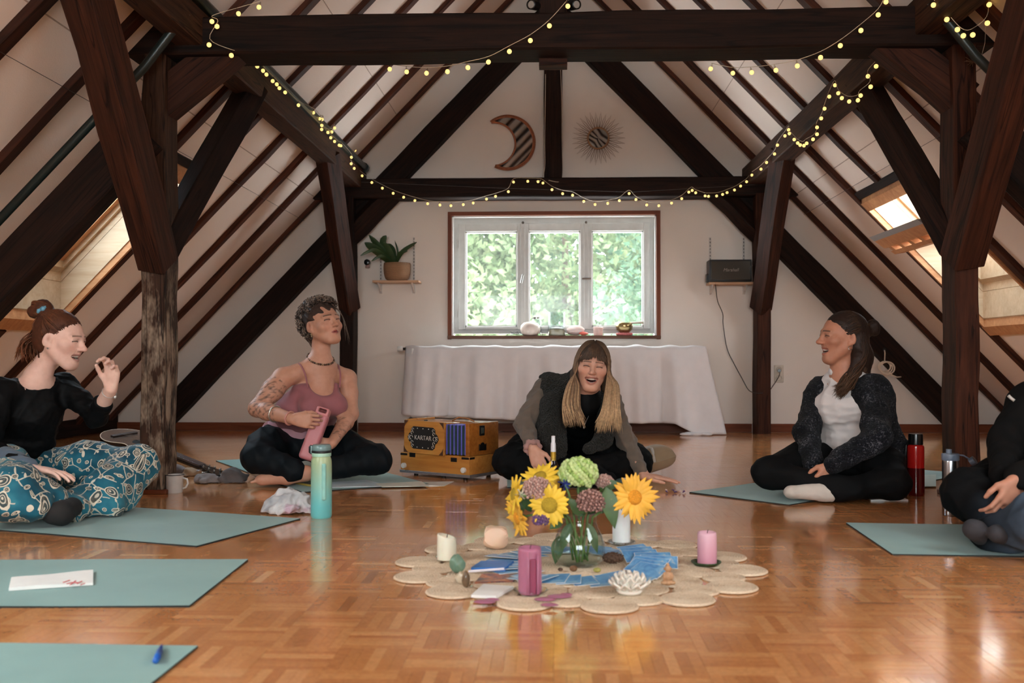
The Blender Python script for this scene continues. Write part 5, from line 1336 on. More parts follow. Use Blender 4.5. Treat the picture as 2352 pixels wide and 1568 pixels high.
mb = MB(); a, b_ = fl(1076, 1312, ZR + .004), fl(1158, 1306, ZR + .016); c = (a + b_)/2; E = empty('pencil', c[:], 'white pencil lying across the blue card box', 'pencil'); mb.tube([a, b_], .004, 6); world_child(mb.build('shaft', plain('pencil_white', (222, 216, 222), .4)), E); mb = MB(); mb.tube([a, a + (a - b_).normalized()*.014], [.004, .0006], 6); world_child(mb.build('point', plain('pencil_wood', (196, 150, 104), .7)), E)
# ================================================================== things on and along the gable wall
# ---- radiator under a white cloth
RZ = .762; RX0, RX1 = at(935, 800, 8.62).x, at(1618, 805, 8.62).x
E = empty('radiator', ((RX0 + RX1)/2, 8.78, 0), 'white panel radiator under the cloth below the window', 'radiator')
for k in range(3):
    mb = MB(); mb.rbox(RX0 + .03, RX1 - .03, 8.66 + .09*k, 8.70 + .09*k, .14, .745, .008); world_child(mb.build('panel', M_WHITE), E)
p = at(918, 801, 8.72); mb = MB(); mb.lathe([(0, 0), (.02, 0), (.024, .01), (.022, .05), (.0, .055)], 16); o = mb.build('thermostat_knob', plain('knob_white', (214, 210, 204), .4), E, auto=40); o.location = Vector((p.x + .03, p.y, p.z)) - Vector(E.location); o.rotation_euler = (0, -math.pi/2, 0)
mb = MB(); mb.tube([(p.x + .02, p.y, p.z), (p.x + .05, p.y, p.z)], .012, 8); world_child(mb.build('valve', M_BRASSB), E)
for px, x in ((933, RX0 + .03), (1300, 0), (1600, RX1 - .04)):
    mb = MB(); mb.rbox(x - .02, x + .02, 8.66, 8.88, 0, .14, .004); world_child(mb.build('foot', M_BRASSB), E)
# the cloth
def cloth_mesh():
    nx, nz = 260, 40; vs = []; fs = []
    def fold(s): return .75*(abs(math.sin(s*5.3 + .8*math.sin(s*2.3)))**.6*2 - 1.2) + .35*math.sin(s*17.3 + 1.1) + .2*math.sin(s*37 + .4)
    xl, xr = RX0 - .02, RX1 + .02
    for j in range(nz + 1):
        v = j/nz
        for i in range(nx + 1):
            u = i/nx; hem = .155 - .075*u + .012*math.sin(u*9); hem = max(hem, .06)
            if u > .88: hem = max(.006, hem - (u - .88)*1.4)
            if u < .06: hem += (.06 - u)*.3
            s = u*2.9; fl_ = fold(s)
            if v < .16:                                   # top, from the wall to the front edge
                t = v/.16; y = 8.93 - .29*t; z = RZ + .004 + .008*fl_*t + .006*math.sin(s*23)*t; x = xl + (xr - xl)*u
            else:
                t = (v - .16)/.84; rnd = min(1, t*14); zt = RZ + .006*fl_ - .012*(1 - math.cos(rnd*1.57)); z = zt + (hem - zt)*t**1.02
                y = 8.63 - .012*rnd - (.03 + .05*t)*fl_*min(1, t*4) - .03*t
                x = xl + (xr - xl)*u + (u - .5)*.10*t + .012*math.cos(s*9)*t
                if u > .94: x += (u - .94)*1.9*t; y += (u - .94)*.6
                if u < .05: y += (.05 - u)*2.2; x += -.01
            vs.append((x, y, max(z, .004)))
    W = nx + 1
    fs = [(j*W + i, j*W + i + 1, (j+1)*W + i + 1, (j+1)*W + i) for j in range(nz) for i in range(nx)]
    mb = MB(); mb.add(vs, fs); return mb
o = cloth_mesh().build('cloth', cloth_mat('white_linen', (226, 222, 222), weave=260, bump=.1, var=.03), smooth=True)
o.name = 'white_cloth'; tag(o, 'wrinkled white cloth draped over the radiator under the window', 'cloth')
md = o.modifiers.new('t', 'SOLIDIFY'); md.thickness = .003
mb = MB(); c = at(1590, 994, 8.58)
for k in range(7):
    mb.ell((c.x + .03*k - .06, c.y - .02 + .015*(k % 3), .012), (.05, .035, .014 + .006*(k % 2)), 10, 6)
o2 = mb.build('bunched_hem', cloth_mat('white_linen', (226, 222, 222)), smooth=True); world_child(o2, o)

# ---- wall shelves
M_SHELF = wood_mat('pale_shelf', srgb(196, 150, 116), srgb(222, 182, 148), .5, .8, rnd=.05)
def shelf(label, px0, px1, py, rails, ry0, ry1):
    a, b = at(px0, py, 8.93), at(px1, py, 8.93); E = empty('wall_shelf', ((a.x + b.x)/2, 8.92, a.z), label, 'shelf')
    mb = MB(); mb.rbox(a.x, b.x, 8.80, WB - .012, a.z - .02, a.z, .003); world_child(mb.build('board', M_SHELF), E)
    for rp_ in rails:
        t, u_ = at(rp_, ry0, 8.99), at(rp_, ry1, 8.99); mb = MB(); mb.rbox(t.x - .011, t.x + .011, WB - .012, WB - .001, u_.z, t.z, .002); rl = world_child(mb.build('rail', plain('rail_white', (206, 196, 188), .4)), E)
        mb = MB(); n = int((t.z - u_.z)/.03)
        for k in range(n): mb.box(t.x - .003, t.x + .003, WB - .0135, WB - .0118, u_.z + .03*k + .008, u_.z + .03*k + .026)
        world_child(mb.build('slots', plain('slot_dark', (70, 56, 48), .8)), rl)
        mb = MB(); mb.prism([(8.84, a.z - .02), (WB - .01, a.z - .02), (WB - .01, a.z - .10)], 'x', t.x - .006, t.x + .006); world_child(mb.build('bracket', plain('rail_white', (206, 196, 188))), E)
    return a.z
SZ1 = shelf('pale wooden wall shelf carrying the potted plant', 861, 966, 646, (875, 951), 545, 674)
SZ2 = shelf('pale wooden wall shelf carrying the loudspeaker', 1624, 1729, 650, (1631, 1708), 545, 676)
# plant in a basket
c = at(912, 646, 8.88); c.z = SZ1 + .001
E = empty('basket', c[:], 'woven straw basket pot on the left wall shelf', 'basket'); t = NT('woven_straw'); wv = t.n.new('ShaderNodeTexWave'); t.link(t.coord('Object', (1, 1, 1)), wv.inputs[0]); wv.bands_direction = 'Z'; wv.inputs['Scale'].default_value = 38; wv.inputs['Distortion'].default_value = 2
t.set(col=t.ramp(wv.outputs['Fac'], [(.2, srgb(140, 98, 68)[:3]), (.8, srgb(196, 154, 118)[:3])]), rough=.9); t.bump(wv.outputs['Fac'], .8, .006)
mb = MB(); mb.lathe([(0, 0), (.085, 0), (.105, .02), (.118, .06), (.122, .12), (.12, .158), (.112, .158), (.11, .14), (0, .138)], 28); mb.build('weave', t.m, E, smooth=True)
E = empty('potted_plant', (c.x, c.y, c.z + .139), 'dark green strap-leaved plant growing from the straw basket', 'plant'); M_PL = plain('strap_leaf', (52, 74, 42), .35, .25, 14); M_PLT = plain('dry_leaf', (150, 110, 60), .6)
def strap(pts, w, mat=M_PL, tip=.3):
    pts = [at(px, py, Y) - Vector(E.location) for px, py, Y in pts]
    P = []
    for i in range(13):
        t_ = i/12*(len(pts) - 1); k = min(int(t_), len(pts) - 2); f = t_ - k
        p0, p1, p2, p3 = pts[max(k-1, 0)], pts[k], pts[k+1], pts[min(k+2, len(pts)-1)]
        P.append(.5*((2*p1) + (p2 - p0)*f + (2*p0 - 5*p1 + 4*p2 - p3)*f*f + (3*p1 - p0 - 3*p2 + p3)*f**3))
    vs = []; fs = []
    for i, p in enumerate(P):
        t_ = i/12; d_ = (P[min(i+1, 12)] - P[max(i-1, 0)]).normalized(); sd = d_.cross(Vector((.25, 1, .2))).normalized(); ww = w*(.45 + .75*math.sin(math.pi*min(.92, t_*.9 + .1)))*(1 if t_ < .85 else max(tip, max(0.0, 1 - (t_ - .85)/.15)**.5))
        vs += [p - sd*ww, p + Vector((0, -.006, .003)), p + sd*ww]
    for i in range(12): a = i*3; fs += [(a, a+3, a+4, a+1), (a+1, a+4, a+5, a+2)]
    mb = MB(); mb.add(vs, fs); mb.build('leaf', mat, E, smooth=True)
strap([(900, 603, 8.88), (880, 578, 8.83), (848, 540, 8.80)], .030); strap([(902, 603, 8.88), (880, 560, 8.84), (887, 541, 8.82)], .028); strap([(898, 603, 8.88), (865, 575, 8.78), (838, 557, 8.74)], .034)
strap([(905, 603, 8.86), (892, 575, 8.82), (880, 556, 8.8)], .03); strap([(910, 603, 8.88), (925, 577, 8.84), (957, 556, 8.8)], .016); strap([(908, 603, 8.9), (914, 580, 8.9), (907, 553, 8.9)], .008)
strap([(898, 600, 8.86), (862, 574, 8.74), (828, 587, 8.7)], .014); strap([(897, 600, 8.86), (875, 588, 8.74), (853, 600, 8.72)], .012); strap([(912, 603, 8.86), (918, 582, 8.8), (936, 576, 8.78)], .014); strap([(905, 603, 8.9), (900, 575, 8.92), (890, 560, 8.92)], .03)
# small black wall hook
p = at(845, 603, 8.95); E = empty('wall_hook', p[:], 'small round black fitting on the wall beside the plant', 'fitting'); mb = MB(); mb.lathe([(0, 0), (.028, 0), (.028, .045), (.02, .05), (0, .05)], 16); o = mb.build('cap', plain('black_plastic', (18, 18, 18)), E, auto=40); o.rotation_euler = (math.pi/2, 0, 0); mb = MB(); mb.lathe([(0, 0), (.02, 0), (.02, .05), (0, .052)], 12); o = mb.build('spout', plain('pink_grey', (170, 140, 132), .5), E, auto=40); o.rotation_euler = (math.pi, 0, 0); o.location = (0, -.02, .0)
# loudspeaker
a, b_ = at(1629, 596, 8.79), at(1727, 648, 8.79); E = empty('loudspeaker', ((a.x + b_.x)/2, 8.86, SZ2), 'black loudspeaker with a grey grille on the right wall shelf', 'loudspeaker')
mb = MB(); mb.rbox(a.x, b_.x, 8.785, 8.95, SZ2, a.z, .008); cab = world_child(mb.build('cabinet', plain('black_leatherette', (20, 18, 17), .5), auto=40), E)
gm = NT('grille_cloth'); v = gm.coord(); ck = gm.n.new('ShaderNodeTexChecker'); gm.link(v, ck.inputs[0]); ck.inputs['Scale'].default_value = 400; gm.set(col=gm.mix(.5, gm.ramp(ck.outputs['Fac'], [(0, srgb(54, 50, 44)[:3]), (1, srgb(84, 80, 72)[:3])]), srgb(68, 64, 58)), rough=.9)
mb = MB(); mb.rbox(a.x + .016, b_.x - .014, 8.781, 8.79, SZ2 + .02, a.z - .014, .003); gr = world_child(mb.build('grille', gm.m), E)
o = text_mesh('logo', 'Marshall', .040, plain('logo_white', (150, 142, 132), .4), None, Matrix.Translation(((a.x + b_.x)/2, 8.7795, (SZ2 + a.z)/2 + .005)) @ Matrix.Rotation(math.pi/2, 4, 'X'), shear=.35); world_child(o, gr)
mb = MB(); mb.rbox(a.x - .018, a.x + .002, 8.83, 8.9, SZ2 + .002, SZ2 + .075, .004); world_child(mb.build('side_plug', plain('black_plastic', (18, 18, 18))), E)
# cable and socket
S = at(1789, 858, WB - .006)
E = empty('power_socket', S[:], 'white double wall socket behind the dark right gable post', 'socket')
mb = MB(); mb.rbox(-.042, .042, -.005, .006, -.078, .078, .006); mb.build('frame', plain('socket_white', (206, 194, 178), .4), E)
for zz in (.038, -.038):
    mb = MB(); mb.lathe([(.0, .004), (.02, .004), (.021, .008), (.025, .009), (.026, 0)], 20, cap0=False, cap1=False); o = mb.build('outlet', plain('outlet_grey', (180, 168, 154), .4), E, smooth=True); o.location = (0, 0, zz); o.rotation_euler = (math.pi/2, 0, 0)
pts = [at(1643, 650, 8.8), at(1648, 690, 8.9), at(1660, 720, 8.95), at(1661, 745, 8.97), at(1670, 800, 8.985), at(1686, 835, 8.985), at(1705, 870, 8.985), at(1717, 892, 8.985), at(1727, 900, 8.85), at(1745, 903, 8.72), at(1765, 898, 8.85), at(1776, 885, 8.97), at(1790, 862, 8.95), at(1790, 850, 8.97)]
mb = MB(); mb.tube(bez(pts), .0035, 6); E = empty('power_cable', pts[0][:], 'thin dark cable hanging from the loudspeaker to the wall socket', 'cable'); world_child(mb.build('cord', plain('cable_dark', (54, 44, 40), .6), smooth=True), E)
mb = MB(); mb.tube([at(1790, 851, 8.99), at(1790, 851, 8.95)], [.018, .014], 12); world_child(mb.build('plug', plain('black_plastic', (18, 18, 18))), E)

# ---- mirrors
M_MIRROR = plain('mirror', (150, 150, 148), .03, .01, metal=1.0); M_RATTAN = plain('rattan', (156, 92, 58), .6, .25, 50)
ps = .00392; c = at(1166, 328, WB - .01)
E = empty('moon_mirror', c[:], 'crescent moon mirror in a rattan frame on the gable', 'mirror')
Ro, Ri, dx, dz = 60*ps, 50*ps, -32*ps, -3*ps
dd = math.hypot(dx, dz); ca = (dd*dd + Ro*Ro - Ri*Ri)/(2*dd*Ro); base_a = math.atan2(dz, dx); th = math.acos(max(-1, min(1, ca)))
a0, a1 = base_a + th, base_a - th + 2*math.pi; outer = [(Ro*math.cos(a0 + (a1 - a0)*k/40), Ro*math.sin(a0 + (a1 - a0)*k/40)) for k in range(41)]
i0 = math.atan2(outer[-1][1] - dz, outer[-1][0] - dx); i1 = math.atan2(outer[0][1] - dz, outer[0][0] - dx)
inner = [(dx + Ri*math.cos(i0 + (i1 - i0)*k/30), dz + Ri*math.sin(i0 + (i1 - i0)*k/30)) for k in range(31)]
vs = []; n = 30
for k in range(n + 1):
    t = k/n; A = outer[round(t*40)]; B_ = inner[30 - round(t*30)]; vs += [(A[0], -.012, A[1]), (B_[0], -.012, B_[1])]
mb = MB(); mb.add(vs, [(2*k, 2*k+1, 2*k+3, 2*k+2) for k in range(n)]); mb.build('mirror_glass', M_MIRROR, E)
for off, rr in ((.0, .009), (.014, .006)):
    mb = MB(); mb.tube([(x*(1 + off/Ro), -.012, z*(1 + off/Ro)) for x, z in outer], rr, 6); mb.build('rattan_cane', M_RATTAN, E, smooth=True)
mb = MB(); mb.tube([(x, -.012, z) for x, z in inner], .009, 6); mb.build('rattan_cane', M_RATTAN, E, smooth=True)
c = at(1374, 318, WB - .01); E = empty('sun_mirror', c[:], 'round sun mirror with wire rays on the gable', 'mirror')
mb = MB(); mb.lathe([(0, .0), (22*ps, 0), (22*ps, .012), (0, .013)], 32); o = mb.build('mirror_glass', M_MIRROR, E, auto=30); o.rotation_euler = (math.pi/2, 0, .0)
mb = MB(); mb.tube([(24*ps*math.cos(k*.19635), -.012, 24*ps*math.sin(k*.19635)) for k in range(33)], .009, 6, caps=False); mb.build('rim', plain('straw_rim', (150, 112, 80), .7), E, smooth=True)
M_RAY = plain('straw_wire', (138, 104, 76), .7, .2)
for k in range(30):
    a = 2*math.pi*k/30; ro = 63*ps*random.uniform(.93, 1.0); da = .052
    mb = MB(); mb.tube([(25*ps*math.cos(a - da*.3), -.01, 25*ps*math.sin(a - da*.3)), (ro*.7*math.cos(a - da*1.1), -.014, ro*.7*math.sin(a - da*1.1)), (ro*math.cos(a), -.016, ro*math.sin(a)), (ro*.7*math.cos(a + da*1.1), -.014, ro*.7*math.sin(a + da*1.1)), (25*ps*math.cos(a + da*.3), -.01, 25*ps*math.sin(a + da*.3))], .0022, 5); mb.build('wire_ray', M_RAY, E, smooth=True)
# white cord down the king post
mb = MB(); mb.tube(bez([at(1253, 170, 8.86), at(1252, 250, 8.86), at(1251, 330, 8.85), at(1251, 385, 8.83), at(1243, 412, 8.75), at(1232, 416, 8.72)]), .003, 5); tag(mb.build('electrical_cable', plain('cord_white', (206, 190, 172), .6), smooth=True), 'thin white cord running down the left edge of the gable king post', 'cord')
mb = MB(); mb.tube(bez([at(1287, 150, 8.86), at(1290, 230, 8.86), at(1291, 330, 8.86), at(1292, 400, 8.85), at(1285, 417, 8.75), at(1260, 414, 8.73)]), .0025, 5); tag(mb.build('electrical_cable', plain('cord_white', (206, 190, 172)), smooth=True), 'thin white cord running down the right edge of the gable king post', 'cord')
# coil of white rope on the right strut
p = at(2032, 842, 8.78); E = empty('rope_coil', p[:], 'coil of white rope hanging on the right gable strut', 'rope'); M_ROPE = plain('rope_white', (206, 188, 170), .8)
mb = MB()
for k in range(3): mb.tube([(.05*(1 + .12*k)*math.cos(j*.2618) + .008*k, -.01*k, .045*(1 + .1*k)*math.sin(j*.2618) - .006*k) for j in range(25)], .007, 6, caps=False)
mb.build('loops', M_ROPE, E, smooth=True); mb = MB(); mb.tube([(.0, .0, .045), (.01, .02, .12), (.01, .04, .15)], .006, 6); mb.tube([(.02, -.01, -.045), (.06, -.02, -.075), (.1, -.01, -.09), (.14, 0, -.088)], .006, 6); mb.build('loose_ends', M_ROPE, E, smooth=True)
mb = MB(); mb.lathe([(0, 0), (.014, 0), (.014, .008), (0, .008)], 10); o = mb.build('screw_hook', M_BRASSB, E); o.location = (.01, .04, .15); o.rotation_euler = (math.pi/2, 0, 0)

# ---- things on the window sill
SY = WB + .02; SZ = SILLZ + .001
def on_sill(px): return Vector((at(px, 770, SY).x, SY, SZ))
mm = 3.95e-3
o = on_sill(1218); E = empty('salt_lamp', o[:], 'round whitish salt lamp on the window sill', 'lamp'); mb = MB(); mb.lathe([(0, 0), (.055, 0), (.08, .02), (.092, .055), (.085, .09), (.06, .115), (.03, .122), (0, .123)], 24); mb.build('body', plain('salt_white', (214, 196, 184), .6, .12, 12), E, smooth=True)
o = on_sill(1232) + Vector((0, .05, 0)); E = empty('glass_jar', o[:], 'small clear jar with a metal lid behind the salt lamp', 'jar'); mb = MB(); mb.lathe([(0, 0), (.04, 0), (.044, .01), (.044, .12), (.036, .145), (.036, .155)], 20, cap1=False); mb.build('jar_glass', glass_mat('jar_glass', (.86, .92, .90), gloss=2.5), E, smooth=True); mb = MB(); mb.lathe([(.038, .150), (.040, .152), (.040, .168), (0, .17)], 20); mb.build('lid', M_STEEL, E, auto=40)
o = on_sill(1279); E = empty('glass_jar', o[:], 'wide glass jar with sand at the bottom on the window sill', 'jar'); mb = MB(); mb.lathe([(0, .002), (.075, 0), (.078, .006), (.078, .205), (.08, .212)], 28, cap1=False); mb.build('jar_glass', glass_mat('jar_glass2', (.86, .92, .92), gloss=2.5), E, smooth=True); mb = MB(); mb.lathe([(0, .004), (.075, .004), (.075, .052), (.04, .058), (0, .05)], 24); mb.build('sand', plain('sand', (190, 174, 148), .9, .1, 200), E, smooth=True); mb = MB(); mb.lathe([(0, .06), (.05, .057), (.07, .06), (.05, .07), (0, .075)], 16); mb.build('salt_grains', plain('salt_grain', (222, 220, 216), .8, .1, 200), E, smooth=True)
o = on_sill(1322); E = rock('rose_quartz', 'large pale pink rose quartz block on the window sill', 'stone', 1217, 1385, .085, .045, .088, wax('quartz_pink', (232, 206, 200)), 21); E.location = o
o = on_sill(1340) + Vector((0, -.035, 0)); E = rock('red_glass_stone', 'small glossy red stone in front of the rose quartz', 'stone', 1217, 1385, .042, .02, .032, wax('red_stone', (226, 108, 92)), 22); E.location = o
o = on_sill(1374); E = empty('candle', o[:], 'small pink marbled candle on the window sill', 'candle'); mb = MB(); mb.lathe([(0, 0), (.042, 0), (.043, .07), (.038, .076), (0, .074)], 22); mb.build('wax', plain('wax_marbled', (222, 186, 176), .5, .2, 16), E, auto=40); mb = MB(); mb.tube([(0, 0, .072), (.002, 0, .086)], .0015, 5); mb.build('wick', plain('wick', (40, 32, 26)), E)
o = on_sill(1434); E = empty('singing_bowl', o[:], 'golden singing bowl on a red cushion on the window sill', 'bowl'); mb = MB(); mb.lathe([(0, .022), (.04, .024), (.07, .05), (.078, .085), (.072, .115), (.069, .115), (.074, .085), (.066, .05), (.036, .03), (0, .028)], 28); mb.build('bowl', plain('brass', (176, 156, 112), .25, .15, 18, metal=.9), E, smooth=True)
mb = MB(); mb.lathe([(0, 0), (.07, 0), (.078, .012), (.07, .024), (0, .026)], 22); mb.build('ring_cushion', plain('red_patterned', (196, 110, 110), .8, .35, 60), E, smooth=True)
o = on_sill(1470) + Vector((0, 0, .085)); E = empty('bowl_striker', (o.x, o.y, SZ), 'pale wooden striker leaning on the singing bowl', 'striker'); mb = MB(); mb.tube([o + Vector((-.09, -.03, .025)), o + Vector((.03, -.03, .03))], [.009, .012], 8); world_child(mb.build('stick', plain('pale_stick', (206, 198, 180), .6), smooth=True), E)
o = on_sill(1190); E = empty('wrapping_film', o[:], 'crumpled clear film beside the salt lamp on the sill', 'film'); mb = MB(); r_ = random.Random(4)
for k in range(14): p = Vector((r_.uniform(-.07, .05), r_.uniform(-.02, .02), 0)); mb.tube([p, p + Vector((r_.uniform(-.03, .03), r_.uniform(-.02, .02), r_.uniform(.01, .035))), p + Vector((r_.uniform(-.05, .05), 0, .004))], [.002, .006, .001], 4)
mb.build('film', glass_mat('film_clear', (.8, .82, .84), gloss=2.0), E)

# ---- spotlights on the front king post, junction box, nest
for s, lb in ((-1, 'left'), (1, 'right')):
    c = at(1226 if s < 0 else 1318, 12, 4.78); E = empty('spotlight', c[:], 'small black spotlight on the %s side of the front king post' % lb, 'spotlight')
    mb = MB(); mb.lathe([(0, -.03), (.022, -.03), (.024, .03), (.02, .032), (.018, .026), (0, .024)], 18); o = mb.build('housing', M_BRASSB, E, auto=40); o.rotation_euler = (math.radians(100), 0, s*.5)
    mb = MB(); mb.lathe([(0, .0265), (.017, .0268)], 16, cap1=False); o = mb.build('lens', plain('lens_grey', (150, 146, 140), .2), E); o.rotation_euler = (math.radians(100), 0, s*.5)
    mb = MB(); mb.tube([(0, 0, .02), (-s*.02, .03, .03), (-s*(abs(c.x) - .07), .06, .03)], .007, 6); mb.build('bracket', M_BRASSB, E, smooth=True)
E = empty('junction_box', (2.02, 4.99, 1.98), 'cream junction box on the right slope behind the right post', 'junction box'); a, b_ = at(2228, 183, 5.5), at(2250, 217, 5.5); E.location = ((a.x + b_.x)/2, 5.5, (a.z + b_.z)/2)
mb = MB(); mb.rbox(a.x - .01, b_.x + .01, 5.48, 5.53, b_.z, a.z, .006); world_child(mb.build('box', plain('cream_plastic', (196, 168, 138), .5)), E); mb = MB(); mb.rbox(b_.x + .0, b_.x + .025, 5.485, 5.52, b_.z + .02, a.z - .025, .003); world_child(mb.build('clip', plain('cream_plastic', (196, 168, 138))), E)
c = at(2235, 142, 4.70); E = empty('dried_bunch', c[:], 'small bunch of dry twigs hanging from the front collar beam', 'twigs'); r_ = random.Random(2); mb = MB()
for k in range(24): a = r_.uniform(0, 6.28); L = r_.uniform(.02, .05); mb.tube([(0, 0, 0), (L*math.cos(a), r_.uniform(-.015, .015), L*.7*math.sin(a))], [.0016, .0008], 4)
mb.build('twigs', plain('dry_twig', (112, 92, 72), .9), E); mb = MB(); mb.tube([at(2264, 60, 4.66) - c, at(2262, 100, 4.67) - c, at(2252, 138, 4.69) - c], .001, 4); mb.build('thread', plain('cord_white', (206, 190, 172)), E)

# ================================================================== fairy lights
M_BULB = emit_mat('warm_bulb', (255, 216, 128), .34); M_CORD = plain('fairy_cord', (206, 186, 160), .5)
bme = MB(); bme.ell((0, 0, -.012), (.0115, .0115, .0118), 12, 8); bme = bme.mesh('bulb'); bme.materials.append(M_BULB); bme.polygons.foreach_set('use_smooth', np.ones(len(bme.polygons), bool))
sme = MB(); sme.tube([(0, 0, .016), (0, 0, .006), (0, 0, -.003)], [.002, .0045, .0055], 8); sme = sme.mesh('bulb_socket'); sme.materials.append(glass_mat('socket_clear', (.82, .78, .7)))
def fairy(label, pts, bulbs=None, sag=0.0):
    """pts: bulb places; the cord runs just above them"""
    E = empty('fairy_lights', pts[0][:], label, 'fairy lights', 'strings of fairy lights')
    cord = [p + Vector((0, .004, .03)) for p in pts]
    mb = MB(); mb.tube(bez(cord, 4), .0016, 4); world_child(mb.build('cord', M_CORD), E)
    for p, q in zip(pts, cord):
        tl = Vector((random.uniform(-.3, .3), random.uniform(-.2, .2), 1))
        o = bpy.data.objects.new('bulb', bme); COL.objects.link(o); o.parent = E
        o.location = p - Vector(E.location) + Vector((0, 0, .012)); o.rotation_euler = (random.uniform(-.3, .3), random.uniform(-.35, .35), 0)
        s_ = bpy.data.objects.new('bulb_socket', sme); COL.objects.link(s_); s_.parent = o; s_.location = (0, 0, 0)
Z = lambda L, ox, oy, k, Y: [at(ox + x/k, oy + y/k, Y + (d[0] if d else 0)) for x, y, *d in L]
fairy('fairy light swag hanging from the front collar beam left of its king post', Z([(190, 400, .4), (320, 445, .38), (430, 462, .3), (562, 472, .2), (695, 462, .1), (820, 435), (962, 400), (1093, 332), (1228, 260), (1350, 165), (1463, 40)], 780, 0, 2.8, 4.70))
fairy('fairy light swag hanging from the front collar beam toward the right purlin', Z([(230, 443, .35), (368, 470, .3), (486, 468, .2), (640, 452, .1), (780, 425), (933, 370), (1063, 293), (1190, 196), (1302, 97), (1348, 15)], 1552, 0, 2.8, 4.70))
fairy('short tangle of fairy lights on the left part of the front collar beam', Z([(1670, 48), (1528, 88), (1362, 140), (1400, 172), (1347, 288), (1484, 356), (1612, 380, .35)], 0, 0, 2.8, 4.70))
fairy('short row of fairy lights above the left near knee brace', Z([(700, -30), (775, 0), (820, 15), (892, 42), (980, 58), (998, 76), (1046, 80), (1119, 92), (1180, 92)], 0, 0, 2.8, 4.60))
fairy('loop of fairy lights at the top right corner', Z([(930, 75), (1125, 270), (1252, 415), (1352, 495), (1467, 487), (1670, 320), (1708, 62), (1760, -40)], 1990, 0, 6.03, 4.5))
def on_x(L, ox, oy, k, X): return [atx(ox + x/k, oy + y/k, X) for x, y in L]
fairy('fairy lights strung along the left purlin beside the pipe', on_x([(858, 75), (930, 150), (985, 195), (1020, 235), (1095, 305), (1130, 340), (1165, 380), (1215, 425), (1360, 560), (1525, 640), (1590, 705), (1618, 712), (1605, 775), (1613, 818), (1670, 850), (1715, 843), (1745, 803), (1705, 905), (1745, 945), (1790, 985), (1815, 990), (1922, 1112), (1917, 1182), (1958, 1230)], 390, 120, 4.611, -1.665))
fairy('fairy lights draped in loops over the right purlin', on_x([(1360, 143), (1277, 243), (1303, 345), (1200, 435), (1177, 480), (1090, 492), (1022, 458), (978, 412), (947, 332), (890, 443), (847, 565), (816, 662), (765, 752), (768, 820), (732, 872), (660, 912), (632, 935), (603, 928), (573, 908), (538, 873), (490, 815), (487, 777), (443, 838), (377, 930), (347, 1017), (270, 1103), (205, 1170), (120, 1230)], 1700, 120, 4.357, 1.665))
fairy('long fairy light garland along the gable collar beam above the window', Z([(98, 967), (76, 1010), (98, 1042), (96, 1082), (145, 1130), (210, 1174), (277, 1210), (345, 1243), (413, 1268), (487, 1290), (565, 1310), (643, 1318), (718, 1322), (795, 1315), (862, 1305), (943, 1280), (1005, 1263), (1083, 1232), (1120, 1170), (1212, 1166), (1278, 1168), (1308, 1177), (1368, 1220), (1437, 1245), (1500, 1255), (1570, 1294), (1640, 1315), (1722, 1308), (1797, 1290), (1860, 1244), (1905, 1283), (1978, 1318), (2054, 1323), (2135, 1306), (2200, 1277),
       (2247, 1235), (2268, 1224), (2289, 1240), (2348, 1260), (2374, 1262), (2426, 1260), (2465, 1250), (2494, 1238), (2537, 1222), (2581, 1196), (2619, 1168), (2652, 1128), (2700, 1080)], 780, 0, 2.8, 8.68))
wire('thin pale cord stretched across the gable collar beam', [at(830, 418, 8.70), at(1150, 432, 8.70), at(1450, 441, 8.70), at(1735, 424, 8.70)], .0018)
# ================================================================== the people
P = at
def loft(S, p0, p1, f, r0, r1, n=5, k=.03):
    """row of ellipsoids between p0 and p1; radii (half width, half depth)"""
    p0, p1 = Vector(p0), Vector(p1); ax = (p1 - p0); L = ax.length; M = frame(p0, f, ax)
    if abs(Vector(f).normalized().dot(ax.normalized())) > .97: M = frame(p0, Vector((0, 0, 1)), ax)
    for i in range(n):
        t = i/(n - 1); S.ell(p0.lerp(p1, t), (r0[0]*(1-t) + r1[0]*t, r0[1]*(1-t) + r1[1]*t, max(L/(n-1)*.9, .05)), M, k)
    return S
def headball(M, c=(0, -.022, .036), r=(.0795, .101, .085)):
    """point on the hair surface of a head, given a rough local place"""
    def f(x, y, z, o=1.0):
        d = Vector(((x - c[0])/r[0], (y - c[1])/r[1], (z - c[2])/r[2])).normalized(); return M @ Vector((c[0] + d.x*r[0]*o, c[1] + d.y*r[1]*o, c[2] + d.z*r[2]*o))
    return f
def hair_cap(M, parent, col, s=1.0, ear=True, extra=None, fringe=.0, back=True, curl=None):
    S = Sdf(); T = lambda x, y, z: M @ Vector((x*s, y*s, z*s)); R = M.to_3x3(); q = [.0795*s, .101*s, .085*s]
    S.ell(T(0, -.022, .036), q, R, .01); 
    if back: S.ell(T(0, -.06, -.02), [.062*s, .055*s, .065*s], R, .03)
    S.ell(T(0, .105, -.018 - fringe), [.088*s, .078*s, .088*s], R, .012, '-')
    if ear:
        for sx in (-1, 1): S.ell(T(sx*.085, .005, -.022), [.03*s, .036*s, .036*s], R, .01, '-')
    if extra: extra(S, T, R)
    c = np.array(col)
    return sdf_object(S, 'hair', M_HAIR, parent, .0045, color=lambda V: np.tile(c, (len(V), 1)), disp=curl or folds(5, .0016, 130))
def merge_color(fs):
    return fs
def stuffc(rgb): return srgb(*rgb)[:3]

